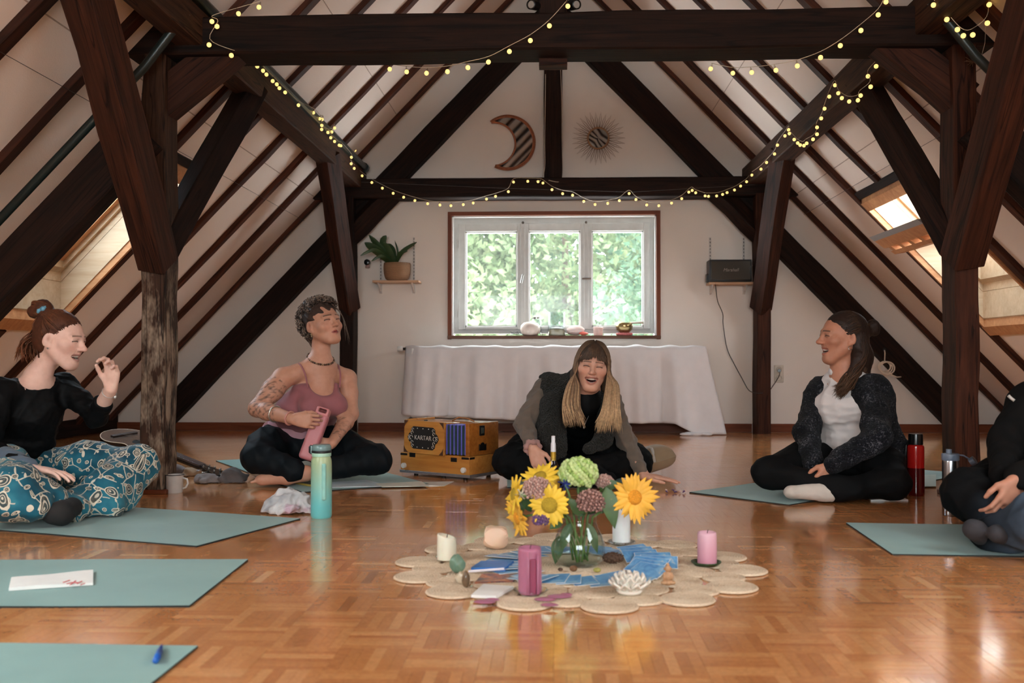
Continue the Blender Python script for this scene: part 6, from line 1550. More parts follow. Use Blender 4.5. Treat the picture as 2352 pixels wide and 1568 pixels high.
# ---------------------------------------------------------------- cardigan woman (right)
def marl(name, a, b, c):
    t = NT(name); v = t.coord(); f = t.noise(v, 120, 3, .75); g = t.noise(v, 18, 3)
    wv = t.n.new('ShaderNodeTexWave'); t.link(v, wv.inputs[0]); wv.bands_direction = 'Z'; wv.inputs['Scale'].default_value = 60; wv.inputs['Distortion'].default_value = 6; wv.inputs['Detail'].default_value = 2
    t.set(col=t.ramp(t.math('MULTIPLY_ADD', g, .35, t.math('MULTIPLY', f, .75)), [(.50, srgb(*a)[:3]), (.62, srgb(*b)[:3]), (.72, srgb(*c)[:3])]), rough=.95, sheen=.05, spec=.1)
    t.bump(t.math('MULTIPLY_ADD', wv.outputs['Fac'], .45, f), .9, .006); return t.m
M_MARL = marl('marled_knit', (14, 14, 18), (30, 30, 37), (112, 110, 116)); M_BLACKFAB = cloth_mat('black_leggings', (13, 13, 14), .8, 500, .08, .2); M_TEE = cloth_mat('white_tee', (212, 206, 204), .85, 500, .08, .04)
def person_cardigan():
    base = P(1965, 1105, 4.95); base.z = 0
    E = empty('person', base[:], 'person in a dark marled cardigan and white shirt laughing to the left', 'person')
    f = Vector((-.6, -.8, 0)); pel = P(1970, 1070, 5.05); pel.z = .13; chest = P(1940, 925, 4.98); nb = P(1937, 850, 4.97)
    sr, sl = P(1884, 897, 5.08), P(2006, 898, 4.86); er, wr = P(1852, 990, 4.93), P(1868, 1072, 4.74); el, wl = P(2016, 1005, 4.66), P(1912, 1066, 4.6)
    kr, kl = P(1762, 1084, 4.72), P(2052, 1104, 4.62); ar, al = P(1960, 1118, 4.55), P(1893, 1106, 4.58); toe = P(1820, 1101, 4.56); kr.z = max(kr.z, .1); kl.z = .09; al.z = .05; toe.z = .05; ar.z = .06
    hM = frame(P(1934, 773, 4.95), (-1, -.16, .02), (.04, 0, 1)); s = 1.07
    S = Sdf(); h = add_head(S, hM, s, mouth=.9, smile=1.0, nose=1.6)
    T = lambda x, y, z: hM @ Vector((x*s, y*s, z*s)); S.cap(T(0, -.028, -.06), nb, .047, .046, .025); S.cap(nb, chest, .055, .1, .05)
    S.cap(nb + Vector((0, 0, -.045)), sr, .042, .045, .04); S.cap(nb + Vector((0, 0, -.03)), sl, .045, .045, .04)
    S.chain([sr, er, wr], [.045, .036, .026], .02); S.chain([sl, el, wl], [.045, .036, .026], .02)
    loft(S, pel, chest, f, (.15, .11), (.14, .1))
    t1 = add_hand(S, wr, (.45, -.25, -.75), (.7, .5, .1), (-.2, -1, 0), (.8, .9, 1.0, 1.0)); t2 = add_hand(S, wl, (-.55, -.1, -.75), (-.1, .9, .2), (-1, 0, .4), (.7, .8, .9, 1.0))
    fine = [(*box_around([T(0, .13, -.13), T(0, -.13, .13), T(.1, 0, 0), T(-.1, 0, 0)], .012), .0027), (*box_around([wr, *t1], .03), .003), (*box_around([wl, *t2], .03), .003)]
    sdf_object(S, 'body', M_SKIN, E, .007, fine, paint_head(h, np.array(stuffc((186, 130, 104))), lip=np.array(stuffc((150, 74, 66)))))
    # white shirt
    S = Sdf(); loft(S, pel + Vector((0, 0, .02)), chest, f, (.165, .135), (.15, .118), 6); S.cap(chest + f*.03, nb + Vector((0, 0, -.035)), .115, .06, .05); S.ell(chest + f*.06 + Vector((0, 0, -.02)), (.13, .075, .085), frame(chest, f, (0, 0, 1)), .05); S.ell(pel.lerp(chest, .35) + f*.06, (.15, .1, .12), frame(chest, f, (0, 0, 1)), .05)
    S.cap(nb, sr, .052, .05, .03); S.cap(nb, sl, .052, .05, .03); S.ell(nb + f*.07 + Vector((0, 0, .035)), (.055, .055, .05), frame(nb, f, (0, 0, 1)), .012, '-'); S.cap(nb + Vector((0, 0, .03)), T(0, -.02, -.05), .058, .058, .006, '-')
    sdf_object(S, 'shirt', M_TEE, E, .006, disp=lambda V: folds(3, .012, 28, (1, 1, .3))(V) + folds(6, .004, 60, (.4, .4, 1))(V))
    # cardigan: shell open at the front
    S = Sdf(); rv = Vector((-.8, .6, 0))
    loft(S, pel + Vector((.02, .02, -.05)), chest - f*.01, f, (.215, .15), (.19, .135), 6); S.cap(sr, sl, .07, .07, .05); S.cap(nb - f*.05 + Vector((0, 0, -.02)), chest - f*.05, .085, .13, .05)
    S.ell(chest + f*.12 + Vector((0, 0, -.1)) + rv*.03, (.088, .12, .30), frame(chest, f, (0, 0, 1)), .03, '-'); S.ell(pel + f*.15 + Vector((0, 0, .1)) + rv*.03, (.12, .14, .2), frame(chest, f, (0, 0, 1)), .03, '-'); S.cap(nb + f*.02, T(0, -.02, -.05), .075, .07, .02, '-'); S.cap(nb + f*.06, chest + f*.12, .07, .06, .02, '-')
    S.chain([sr, er, wr + (er - wr).normalized()*.0], [.07, .062, .05], .03); S.chain([sl, el, wl], [.076, .068, .052], .03); S.cap(er, wr, .06, .052, .02); S.cap(sl, pel + Vector((.16, -.05, 0)), .07, .09, .06)
    loft(S, pel + Vector((.09, -.02, -.08)), pel + Vector((.13, 0, .1)), f, (.16, .1), (.15, .11), 4)
    sdf_object(S, 'cardigan', M_MARL, E, .0065, disp=lambda V: folds(8, .010, 22)(V) + folds(9, .003, 60)(V), lo=np.array([-9, -9, .008]))
    # trousers
    S = Sdf(); S.ell(pel + Vector((0, 0, -.02)), (.19, .17, .12), None, .05); hr, hl = pel + rv*.09 + f*.03, pel - rv*.09 + f*.03
    S.chain([hr, hr.lerp(kr, .5) + Vector((0, 0, .02)), kr, ar], [.11, .098, .07, .05], .04); S.chain([hl, hl.lerp(kl, .5) + Vector((0, 0, .03)), kl, al + (kl - al).normalized()*.02], [.115, .10, .075, .046], .04)
    sdf_object(S, 'trousers', M_BLACKFAB, E, .007, disp=folds(4, .009, 32), lo=np.array([-9, -9, .007]))
    S = Sdf(); hl_ = al + (kl - al).normalized()*.045; S.cap(hl_, al, .043, .043, .02); S.cap(al, toe, .043, .03, .02); S.ell(toe + (toe - al).normalized()*.01, (.03, .04, .024), None, .02); S.ell(al + Vector((.02, -.01, -.012)), (.036, .036, .032), None, .02)
    sdf_object(S, 'sock', cloth_mat('white_sock', (196, 186, 176), .9, 300, .2), E, .005, disp=folds(2, .002, 80), lo=np.array([-9, -9, .007]))
    # hair
    dk = stuffc((44, 30, 24)); lt = stuffc((96, 66, 44)); hb = headball(hM)
    bun = T(0, -.135, .052)
    def ex(S, T_, R): S.ell(T_(0, -.125, .03), [.03, .03, .03], None, .02); S.ell(T_(0, -.148, .052), [.034, .03, .034], None, .012); S.ell(T_(0, -.155, .03), [.028, .025, .026], None, .012); S.chain([T_(0, -.06, -.02), T_(.0, -.085, -.09), T_(0, -.09, -.16)], [.06, .062, .05], .03); S.chain([T_(-.05, -.055, -.03), T_(-.068, -.05, -.10), T_(-.07, -.015, -.17)], [.028, .028, .02], .03)
    hair_cap(hM, E, dk, s, True, ex)
    r = random.Random(3); st = []
    for i in range(120):
        a = r.uniform(-1.5, 1.5); z0 = r.uniform(-.01, .075); p0 = (math.sin(a)*.085, .06*math.cos(a) + .01, z0 if abs(a) > .7 else .08)
        q0 = hb(*p0, 1.05); q1 = hb(p0[0]*.9, -.03, p0[2] + .03, 1.085); q2 = hb(p0[0]*.4, -.1, .055, 1.085); st.append([q0, q1, q2, bun + Vector((0, 0, r.uniform(-.02, .02)))])
    for i in range(330):                                    # loose wavy hair over the near shoulder and down the back
        sd = r.choice([-1, -1, -1, -1, .0, .5]); x0 = .055*sd + r.uniform(-.025, .025); q0 = hb(x0, -.07 + r.uniform(-.02, .02), .03, 1.03); w = r.uniform(-.03, .022); ph = r.uniform(0, 6)
        q = [q0]; 
        for j in range(1, 6):
            t = j/5; q.append(T(x0 + (-.025 + w)*t + .012*math.sin(ph + j*1.6), -.075 + (.13*t*t if sd < 0 else -.02*t) + .012*math.cos(ph + j*1.7) + r.uniform(-.01, .01), -.02 - r.uniform(.20, .27)*t))
        st.append(q)
    hair_mesh('hair_strands', st, E, (dk, stuffc((84, 58, 40))), .0030)
    mb = MB(); mb.tube([T(-.079 + .002*math.cos(a), -.004 + .009*math.cos(a), -.052 + .009*math.sin(a)) for a in np.linspace(0, 6.28, 13)], .0012, 5); world_child(mb.build('earring', M_STEEL), E)
    return E
person_cardigan()

# ---------------------------------------------------------------- woman in teal paisley trousers (left)
def paisley():
    t = NT('teal_paisley'); v0 = t.coord(); n1 = t.n.new('ShaderNodeTexNoise'); t.link(v0, n1.inputs['Vector']); t.inp(n1, Scale=9.0, Detail=1.0)
    mx = t.n.new('ShaderNodeMix'); mx.data_type = 'VECTOR'; mx.inputs[0].default_value = .035; t.link(v0, mx.inputs[4]); t.link(n1.outputs['Color'], mx.inputs[5]); v = mx.outputs[1]
    def vm(op, a, b):
        nd = t.n.new('ShaderNodeVectorMath'); nd.operation = op
        for i, q in enumerate((a, b)):
            if q is None: continue
            if hasattr(q, 'is_output'): t.link(q, nd.inputs[i])
            else: nd.inputs[i].default_value = q
        return nd
    def motif(scale, L, W, off):
        w = vm('ADD', v, (off, off*.7, off*1.3)).outputs[0]; vo = t.n.new('ShaderNodeTexVoronoi'); t.link(w, vo.inputs['Vector']); vo.inputs['Scale'].default_value = scale; vo.inputs['Randomness'].default_value = .8
        loc = vm('SUBTRACT', w, vo.outputs['Position']).outputs[0]; ax = vm('NORMALIZE', vm('SUBTRACT', vo.outputs['Color'], (.5, .5, .5)).outputs[0], None).outputs[0]
        s_ = vm('DOT_PRODUCT', loc, ax).outputs['Value']; l2 = vm('DOT_PRODUCT', loc, loc).outputs['Value']; rad = t.math('SQRT', t.math('MAXIMUM', t.math('SUBTRACT', l2, t.math('MULTIPLY', s_, s_)), 0.0))
        u = t.math('DIVIDE', s_, L); wd = t.math('MULTIPLY', t.math('MULTIPLY', t.math('SQRT', t.math('MAXIMUM', t.math('SUBTRACT', 1.0, t.math('MULTIPLY', u, u)), 0.0)), t.math('MULTIPLY_ADD', u, -.6, 1.0)), W)
        df = t.math('SUBTRACT', rad, wd); return df, rad, wd
    def band(x, c, h): return t.math('LESS_THAN', t.math('ABSOLUTE', t.math('ADD', x, c)), h)
    g = t.noise(v0, 6, 3); c = t.ramp(g, [(.3, srgb(16, 62, 80)[:3]), (.55, srgb(32, 100, 118)[:3]), (.75, srgb(60, 134, 148)[:3])]); CREAM, GREY = srgb(214, 204, 184), srgb(64, 66, 62)
    vo = t.n.new('ShaderNodeTexVoronoi'); vo.feature = 'DISTANCE_TO_EDGE'; t.link(v, vo.inputs['Vector']); vo.inputs['Scale'].default_value = 12; vine = t.math('MULTIPLY', t.math('LESS_THAN', vo.outputs['Distance'], .024), t.math('GREATER_THAN', t.noise(v0, 14, 2), .46))
    c = t.mix(t.math('MULTIPLY', vine, .8), c, CREAM)
    for (sc, L, W, off) in ((26, .026, .0075, 3.1), (11.5, .062, .0195, .0)):
        df, rad, wd = motif(sc, L, W, off); ins = t.math('LESS_THAN', df, 0.0); c = t.mix(t.math('MULTIPLY', ins, .85), c, GREY)
        c = t.mix(t.math('MULTIPLY', t.math('MULTIPLY', band(df, W*.42, W*.07), ins), .8), c, CREAM); c = t.mix(t.math('MULTIPLY', t.math('MULTIPLY', t.math('LESS_THAN', rad, W*.2), ins), .85), c, CREAM)
        c = t.mix(t.math('MULTIPLY', t.math('MULTIPLY', band(df, 0.0, .0018 if sc < 20 else .0012), t.math('GREATER_THAN', wd, .0012)), .95), c, CREAM)
    t.set(col=c, rough=.7, sheen=.1, spec=.2); return t.m
M_PAISLEY = paisley(); M_BLACKTOP = cloth_mat('black_jersey', (12, 12, 13), .65, 500, .06, .2)
def person_paisley():
    base = P(90, 1150, 4.25); base.z = 0
    E = empty('person', base[:], 'person in a black top and teal paisley trousers raising one hand', 'person')
    f = Vector((.72, -.69, 0)); rv = Vector((-.69, -.72, 0)); pel = P(40, 1105, 4.38); pel.z = .14; chest = P(66, 940, 4.30); nb = P(84, 868, 4.28)
    sr, sl = P(2, 900, 4.14), P(146, 886, 4.42); el, wl = P(222, 955, 4.32), P(255, 893, 4.2); er, wr = P(-30, 1030, 4.0), P(68, 1076, 3.88)
    kl, kr = P(312, 1070, 4.28), P(36, 1122, 3.74); al, ar = P(165, 1165, 3.98), P(165, 1172, 3.9); al.z = .06; ar.z = .06
    hM = frame(P(140, 778, 4.27), (1, -.10, -.16), (.18, 0, 1)); s = 1.04
    S = Sdf(); h = add_head(S, hM, s, mouth=.75, smile=1.0, nose=1.8); T = lambda x, y, z: hM @ Vector((x*s, y*s, z*s))
    S.cap(T(0, -.03, -.055), nb + Vector((.005, 0, .0)), .046, .046, .025); S.cap(nb, chest, .055, .1, .04); S.cap(nb - Vector((0, 0, .04)), sr, .042, .048, .035); S.cap(nb - Vector((0, 0, .04)), sl, .042, .048, .035)
    S.chain([sl, el, wl], [.046, .04, .0265], .02); S.chain([sr, er, wr], [.046, .038, .027], .02); loft(S, pel, chest, f, (.14, .1), (.13, .095))
    t1 = add_hand(S, wl, (.12, -.12, 1), (-.25, -1, 0), (-1, .2, .1), (.85, .8, .85, .9), .05, 1.0, .5, .75); t2 = add_hand(S, wr, (1, .1, -.12), (.05, -.1, -1), (0, 1, 0), (.2, .25, .3, .35), .03)
    fine = [(*box_around([T(0, .14, -.13), T(0, -.13, .13), T(.1, 0, 0), T(-.1, 0, 0)], .012), .0025), (*box_around([wl, *t1], .03), .0028), (*box_around([wr, *t2], .03), .003)]
    sdf_object(S, 'body', M_SKIN, E, .007, fine, paint_head(h, np.array(stuffc((228, 188, 172))), brow=(.12, .06, .04)))
    S = Sdf(); loft(S, pel + Vector((0, 0, -.02)), chest, f, (.15, .115), (.142, .108), 7); S.ell(chest + f*.055 + Vector((0, 0, -.02)), (.125, .07, .075), frame(chest, f, (0, 0, 1)), .05); S.cap(sr, sl, .06, .06, .05); S.cap(chest, nb - Vector((0, 0, .03)), .11, .07, .05)
    S.cap(sl, el, .062, .05, .03); S.cap(el, el.lerp(wl, .42), .05, .043, .02); S.cap(sr, er, .066, .05, .03); S.cap(er, wr + (er - wr).normalized()*.05, .052, .04, .02)
    S.cap(nb + Vector((0, 0, .03)), T(0, -.03, -.03), .085, .08, .01, '-'); S.ell(nb + f*.06 + Vector((.0, 0, .005)), (.085, .075, .05), frame(nb, f, (0, 0, 1)), .012, '-')
    sdf_object(S, 'long_sleeved_top', M_BLACKTOP, E, .006, disp=lambda V: folds(13, .009, 30, (1, 1, 1.6))(V) + folds(14, .003, 75)(V))
    S = Sdf(); S.cap(er.lerp(wr, .45), wr + (er - wr).normalized()*.012, .046, .04, .01); sdf_object(S, 'sleeve_cuff', cloth_mat('grey_blue_cuff', (84, 98, 112), .85, 400, .1), E, .006, disp=folds(2, .004, 60))
    S = Sdf(); hr, hl = pel + rv*.1 + f*.03, pel - rv*.1 + f*.03; S.ell(pel + Vector((0, 0, -.015)), (.19, .18, .13), None, .06)
    S.chain([hl, hl.lerp(kl, .5) + Vector((0, 0, .02)), kl, kl.lerp(al, .5) + Vector((.02, -.03, -.02)), al], [.11, .105, .085, .088, .06], .05); S.chain([kl, P(286, 1150, 4.15)], [.08, .05], .05); S.chain([kl.lerp(al, .3), P(255, 1168, 4.02), al], [.07, .045, .05], .05)
    S.chain([hr, hr.lerp(kr, .5) + Vector((0, 0, .03)), kr, ar], [.12, .11, .09, .06], .05); S.ell(P(20, 1160, 3.72), (.12, .12, .06), None, .06); S.ell(P(75, 1165, 3.72), (.075, .06, .055), None, .05)
    sdf_object(S, 'trousers', M_PAISLEY, E, .0065, disp=lambda V: folds(21, .011, 17)(V) + folds(22, .004, 45)(V), lo=np.array([-9, -9, .007]))
    S = Sdf(); S.cap(P(140, 1178, 3.76), P(165, 1165, 3.84), .045, .04, .02); S.cap(P(118, 1182, 3.74), P(140, 1178, 3.76), .034, .045, .02); sdf_object(S, 'sock', plain('dark_sock', (28, 26, 26), .9), E, .006, lo=np.array([-9, -9, .007]))
    # hair: pulled into a messy bun with a blue band
    rd, lt = stuffc((74, 42, 28)), stuffc((132, 80, 52)); hb = headball(hM); bun = T(0, -.098, .112)
    def ex(S, T_, R): S.ell(T_(0, -.105, .118), [.04, .043, .037], None, .014); S.ell(T_(.005, -.135, .095), [.032, .032, .03], None, .014); S.ell(T_(0, -.088, .1), [.036, .034, .03], None, .02)
    hair_cap(hM, E, stuffc((84, 48, 32)), s, True, ex); r = random.Random(5); st = []
    for i in range(170):
        a = r.uniform(-1.75, 1.75); low = abs(a) > 1.2; p0 = (math.sin(a)*.085, .065*math.cos(a) - (.03 if low else 0), .078 - (.07*(abs(a) - .5) if abs(a) > .5 else 0) + r.uniform(-.012, .012)); q0 = hb(*p0, 1.035); q1 = hb(p0[0]*.95, p0[1]*.3 - .035, p0[2] + .035, 1.065); st.append([q0, q1, hb(p0[0]*.4, -.09, .1, 1.08), bun + Vector((r.uniform(-.02, .02), r.uniform(-.02, .02), r.uniform(-.02, .01)))])
    for i in range(70):                                     # nape, combed up
        x0 = r.uniform(-.06, .06); st.append([T(x0*.8, -.055, -.09), hb(x0, -.11, -.01, 1.05), hb(x0*.7, -.11, .05, 1.06), bun])
    for i in range(60):                                     # the bun's coils
        a = r.uniform(0, 6.28); b = r.uniform(-.5, .5); c0 = T(0, -.112, .112); R_ = hM.to_3x3(); st.append([c0 + R_ @ Vector((.036*math.cos(a + j*.7)*math.cos(b), .042*math.sin(a + j*.7), .036*math.cos(a + j*.7)*math.sin(b) + .03*b)) for j in range(5)])
    for i in range(46):                                     # loose ends at the back
        x0 = r.uniform(-.05, .05); st.append([hb(x0, -.11, r.uniform(-.02, .03), 1.04), T(x0, -.135 - r.uniform(0, .03), -.035 - r.uniform(0, .03)), T(x0, -.12 - r.uniform(0, .06), -.085 - r.uniform(0, .05))])
    hair_mesh('hair_strands', st, E, (rd, lt), .0026)
    mb = MB(); mb.tube([T(.036*math.cos(a), -.088 + .012*math.sin(a*3), .098 + .034*math.sin(a)*.6 + .012*math.cos(a)) for a in np.linspace(0, 6.28, 25)], [.009 + .003*math.sin(k*2.3) for k in range(25)], 7); world_child(mb.build('hair_band', plain('blue_band', (104, 160, 186), .7, .25, 80), smooth=True), E)
    mb = MB(); Mw = rot_to(wl - el, (0, 1, 0)).to_4x4(); Mw.translation = wl.lerp(el, .12); mb.tube([Mw @ Vector((0, .03*math.cos(a), .03*math.sin(a))) for a in np.linspace(0, 6.28, 19)], .0016, 5); mb.ell(Mw @ Vector((0, .031, .004)), (.007, .007, .009)); world_child(mb.build('bracelet', plain('bracelet_silver', (206, 200, 196), .3, metal=.6), smooth=True), E)
    mb = MB(); mb.ell(T(-.079, -.002, -.043), (.004, .004, .004)); mb.ell(T(.079, -.002, -.043), (.004, .004, .004)); world_child(mb.build('earrings', M_STEEL, smooth=True), E); return E
person_paisley()

# ---------------------------------------------------------------- woman in the pink top (left of centre)
def person_pink():
    base = P(690, 1100, 5.3); base.z = 0
    E = empty('person', base[:], 'person in a pink strap top with tattooed arms holding a bottle', 'person')
    f = Vector((.5, -.86, 0)); rv = Vector((-.86, -.5, 0)); pel = P(668, 1040, 5.45); pel.z = .19; chest = P(732, 915, 5.34); nb = P(735, 838, 5.33)
    sr, sl = P(650, 868, 5.24), P(797, 870, 5.46); er, wr = P(590, 938, 5.12), P(672, 962, 4.97); el, wl = P(806, 950, 5.36), P(762, 1018, 5.1)
    kr, kl = P(590, 1052, 5.05), P(862, 1060, 5.16); kr.z = .15; kl.z = .13; al = P(660, 1090, 4.98); al.z = .055; toe = P(603, 1096, 5.0); toe.z = .04; ar = P(700, 1085, 4.97)
    hM = frame(P(742, 744, 5.32), (.72, -.66, .22), (-.16, .05, 1)); s = 1.07
    S = Sdf(); h = add_head(S, hM, s, mouth=0, smile=.0, nose=1.2); T = lambda x, y, z: hM @ Vector((x*s, y*s, z*s)); sk = np.array(stuffc((196, 146, 122)))
    S.cap(T(0, -.03, -.055), nb, .05, .05, .025); S.cap(nb, chest, .06, .105, .05); S.cap(nb + Vector((0, 0, .005)), sr, .045, .052, .045); S.cap(nb + Vector((0, 0, .0)), sl, .045, .05, .045)
    S.chain([sr, sr.lerp(er, .4), er, er.lerp(wr, .3), wr], [.056, .056, .042, .043, .027], .02); S.chain([sl, sl.lerp(el, .4), el, el.lerp(wl, .3), wl], [.053, .05, .04, .041, .027], .02)
    loft(S, pel, chest, f, (.15, .11), (.145, .10), 6); RR_ = frame(chest, f, (0, 0, 1))
    for sx in (-1, 1): S.ell(chest + f*.085 + rv*sx*-.065 + Vector((0, 0, -.035)), (.062, .058, .06), RR_, .03)
    S.chain([al + Vector((.09, .01, .02)), al, toe], [.042, .034, .026], .02); S.ell(toe, (.04, .026, .022), None, .02)
    for j in range(5): S.cap(toe + Vector((-.03, -.016 + .009*j, -.004)), toe + Vector((-.05 + .004*j, -.02 + .010*j, -.010)), .0085, .007, .004)
    t1 = add_hand(S, wr, (1, -.05, -.12), (.1, 1, -.1), (.1, 0, 1), (.75, .8, .85, .9), .03, 1.0, .5, .55); t2 = add_hand(S, wl, (-.8, -.3, -.3), (-.2, -.9, 0), (0, 0, 1), (.6, .6, .7, .7), .03)
    fine = [(*box_around([T(0, .13, -.13), T(0, -.13, .13), T(.1, 0, 0), T(-.1, 0, 0)], .012), .0027), (*box_around([wr, *t1], .03), .0028), (*box_around([wl, *t2], .03), .0032), (*box_around([al, toe + Vector((-.06, 0, 0))], .045), .0035)]
    ph = paint_head(h, sk, brow=(.03, .018, .012), blush=.25); n1 = folds(31, 1, 85); n2 = folds(33, 1, 150)
    def col(V):
        C = ph(V); q = np.array(sr), np.array(er), np.array(wr)
        def seg(a, b): v = b - a; t = np.clip(((V - a) @ v)/(v @ v), 0, 1); return t, np.linalg.norm(V - a - t[:, None]*v, axis=1)
        t0, d0 = seg(q[0], q[1]); t1_, d1 = seg(q[1], q[2]); l0, l1 = seg(np.array(sl), np.array(el)); m0, m1 = seg(np.array(el), np.array(wl))
        zone = np.maximum((d0 < .075)*(t0 > .18), (d1 < .06)*(t1_ < .62)*(t1_ > .02)) + .8*(m1 < .06)*(t0 < 2)*(m0 > .35)*(m0 < .85)*(d1 > .07)
        ink = np.clip(.62 + 2.4*n1(V), 0, 1)*.6 + np.clip(.45 + 2.8*n2(V), 0, 1)*.5
        w = np.clip(zone, 0, 1)*np.clip(ink*1.0, 0, .78); return C*(1 - w[:, None]) + np.array(stuffc((62, 52, 48)))*w[:, None]
    sdf_object(S, 'body', M_SKIN, E, .0055, fine, col)
    # top: scoop neck with thin straps
    S = Sdf(); loft(S, pel + Vector((0, 0, .035)), chest + Vector((0, 0, .0)), f, (.165, .125), (.155, .112), 7); RR_ = frame(chest, f, (0, 0, 1))
    S.ell(pel.lerp(chest, .72) + rv*.03, (.165, .12, .11), RR_, .04)
    for sx in (-1, 1): S.ell(chest + f*.088 + rv*sx*-.065 + Vector((0, 0, -.035)), (.068, .064, .066), RR_, .03)
    S.cap(chest, chest + Vector((0, 0, .05)), .12, .11, .04); S.box(chest + Vector((0, 0, .185)), (.3, .3, .10), None, .01, .015, '-'); S.ell(chest + f*.14 + Vector((0, 0, .095)), (.088, .14, .078), RR_, .012, '-'); S.ell(chest - f*.14 + Vector((0, 0, .095)), (.1, .12, .078), RR_, .012, '-'); S.cap(sr + rv*.03, sr + Vector((0, 0, -.06)) + rv*.03, .068, .055, .015, '-'); S.cap(sl - rv*.03, sl + Vector((0, 0, -.06)) - rv*.03, .068, .055, .015, '-')
    M_PINK = cloth_mat('dusty_pink_jersey', (150, 94, 98), .75, 500, .06, .08); top = sdf_object(S, 'strap_top', M_PINK, E, .005, disp=lambda V: folds(41, .006, 30, (.4, .4, 1.6))(V)*np.clip((chest.z - .06 - V[:, 2])/.05, 0, 1))
    for sx, so in ((1, sr), (-1, sl)):
        a = chest + f*.092 + rv*sx*.088 + Vector((0, 0, .06)); b = nb.lerp(so, .60) + Vector((0, 0, .049)) + f*.012; c = b - f*.09 + Vector((0, 0, -.05)); mb = MB(); mb.tube(bez([a, a.lerp(b, .5) + f*.034 + Vector((0, 0, .012)), b, c]), .0048, 6); world_child(mb.build('shoulder_strap', M_PINK, smooth=True), E)
    # lower layer of the top, paler
    S = Sdf(); loft(S, pel + Vector((0, 0, .02)), pel.lerp(chest, .42), f, (.172, .135), (.155, .118), 4); sdf_object(S, 'top_hem', cloth_mat('pale_pink_jersey', (186, 140, 150), .75, 500, .06, .08), E, .006, disp=folds(43, .006, 40, (.4, .4, 1.5)))
    # leggings
    S = Sdf(); hr, hl = pel + rv*.09 + f*.02, pel - rv*.09 + f*.02; S.ell(pel + Vector((0, 0, -.03)), (.18, .17, .12), None, .05)
    S.chain([hr, hr.lerp(kr, .5) + Vector((0, 0, .01)), kr, ar + Vector((-.05, 0, .01))], [.115, .105, .078, .058], .04); S.chain([hl, hl.lerp(kl, .5) + Vector((0, 0, .02)), kl, kl.lerp(al, .55)], [.12, .105, .074, .058], .04); S.cap(kl, kl + Vector((.03, 0, -.01)), .072, .06, .03)
    sdf_object(S, 'leggings', cloth_mat('dark_teal_leggings', (13, 18, 22), .65, 500, .06, .2), E, .007, disp=folds(44, .007, 34), lo=np.array([-9, -9, .007]))
    # curly up-do
    dk, lt = stuffc((66, 52, 44)), stuffc((140, 120, 106)); hb = headball(hM, r=(.094, .118, .100))
    def ex(S, T_, R): S.ell(T_(0, -.06, .10), [.062, .062, .045], None, .03); S.ell(T_(0, -.105, .04), [.062, .05, .068], None, .03); S.ell(T_(0, -.075, -.05), [.05, .036, .05], None, .03)
    hair_cap(hM, E, stuffc((62, 47, 40)), s, True, ex, .022, curl=lambda V: folds(7, .007, 70)(V) + .005); r = random.Random(8); st = []
    for i in range(760):
        a = r.uniform(-3.1, 3.1); 
        p0 = Vector((math.sin(a)*.085*r.uniform(.2, 1), -.03 + math.cos(a)*.09*r.uniform(.2, 1), r.uniform(.0, .12)))
        if i % 5 == 0: p0.z = r.uniform(-.07, .02); p0.y = -abs(p0.y) - .04
        if p0.y > .02: p0.z = max(p0.z, .098)
        if p0.y > -.035 and p0.z < .05: p0.z = r.uniform(.06, .12)
        c0 = hb(*p0, r.uniform(1.0, 1.12)); d_ = (c0 - hM @ Vector((0, -.022, .036))).normalized(); u_ = d_.orthogonal().normalized(); v_ = d_.cross(u_); rr = r.uniform(.004, .010); ph_ = r.uniform(0, 6.28); dr = r.uniform(.9, 1.5)*r.choice([-1, 1])
        st.append([c0 + d_*(.002 + .0028*j) + (u_*math.cos(ph_ + j*dr) + v_*math.sin(ph_ + j*dr))*rr + u_*.0025*j for j in range(7)])
    for i in range(30): x0 = r.uniform(-.05, .05); st.append([hb(x0, -.1, -.02, 1.02), T(x0, -.085 + r.uniform(-.015, .015), -.07), T(x0*.8, -.075 + r.uniform(-.02, .02), -.12)])
    for i in range(5): st.append([hb(-.03 + r.uniform(-.02, .02), .06, .09, 1.02), T(-.075, .07, .02), T(-.062 + r.uniform(-.01, .01), .09 + r.uniform(-.01, .02), -.1 - r.uniform(0, .05))])
    hair_mesh('hair_strands', st, E, lambda i, t: [a*(1 - t) + b*t for a, b in zip(dk, lt if i % 3 else dk)], .0019)
    # jewellery
    mb = MB(); rr = random.Random(1); cols = [stuffc((96, 62, 40)), stuffc((150, 120, 90)), stuffc((70, 48, 36))]
    for k in range(40):
        a = 2*math.pi*k/40; c_ = nb + Vector((0, 0, .036)) + (f*(math.cos(a)*.074 + .012) + rv*math.sin(a)*.07) + Vector((0, 0, -.034*math.cos(a))); mb.ell(c_, (.0058, .0058, .0058), 6, 5, cols[k % 3])
    world_child(mb.build('bead_necklace', vcol_mat('beads', .5), smooth=True, col=True), E)
    for t_, rad, rr_, mt, nm in ((.52, .041, .004, plain('silver', (200, 192, 180), .3, metal=.8), 'bangle'), (.93, .033, .0055, plain('rose_beads', (190, 130, 116), .5), 'bracelet')):
        mb = MB(); Mw = rot_to(wr - er, (0, 0, 1)).to_4x4(); Mw.translation = er.lerp(wr, t_); mb.tube([Mw @ Vector((0, rad*math.cos(a), rad*math.sin(a))) for a in np.linspace(0, 6.28, 21)], rr_, 6); world_child(mb.build(nm, mt, smooth=True), E)
    mb = MB(); mb.tube([T(.080, -.004, -.045 - .018*k/5) for k in range(6)], [.0025, .001, .003, .001, .0035, .001], 6); world_child(mb.build('earring', plain('gold_earring', (190, 170, 130), .3, metal=.8), smooth=True), E)
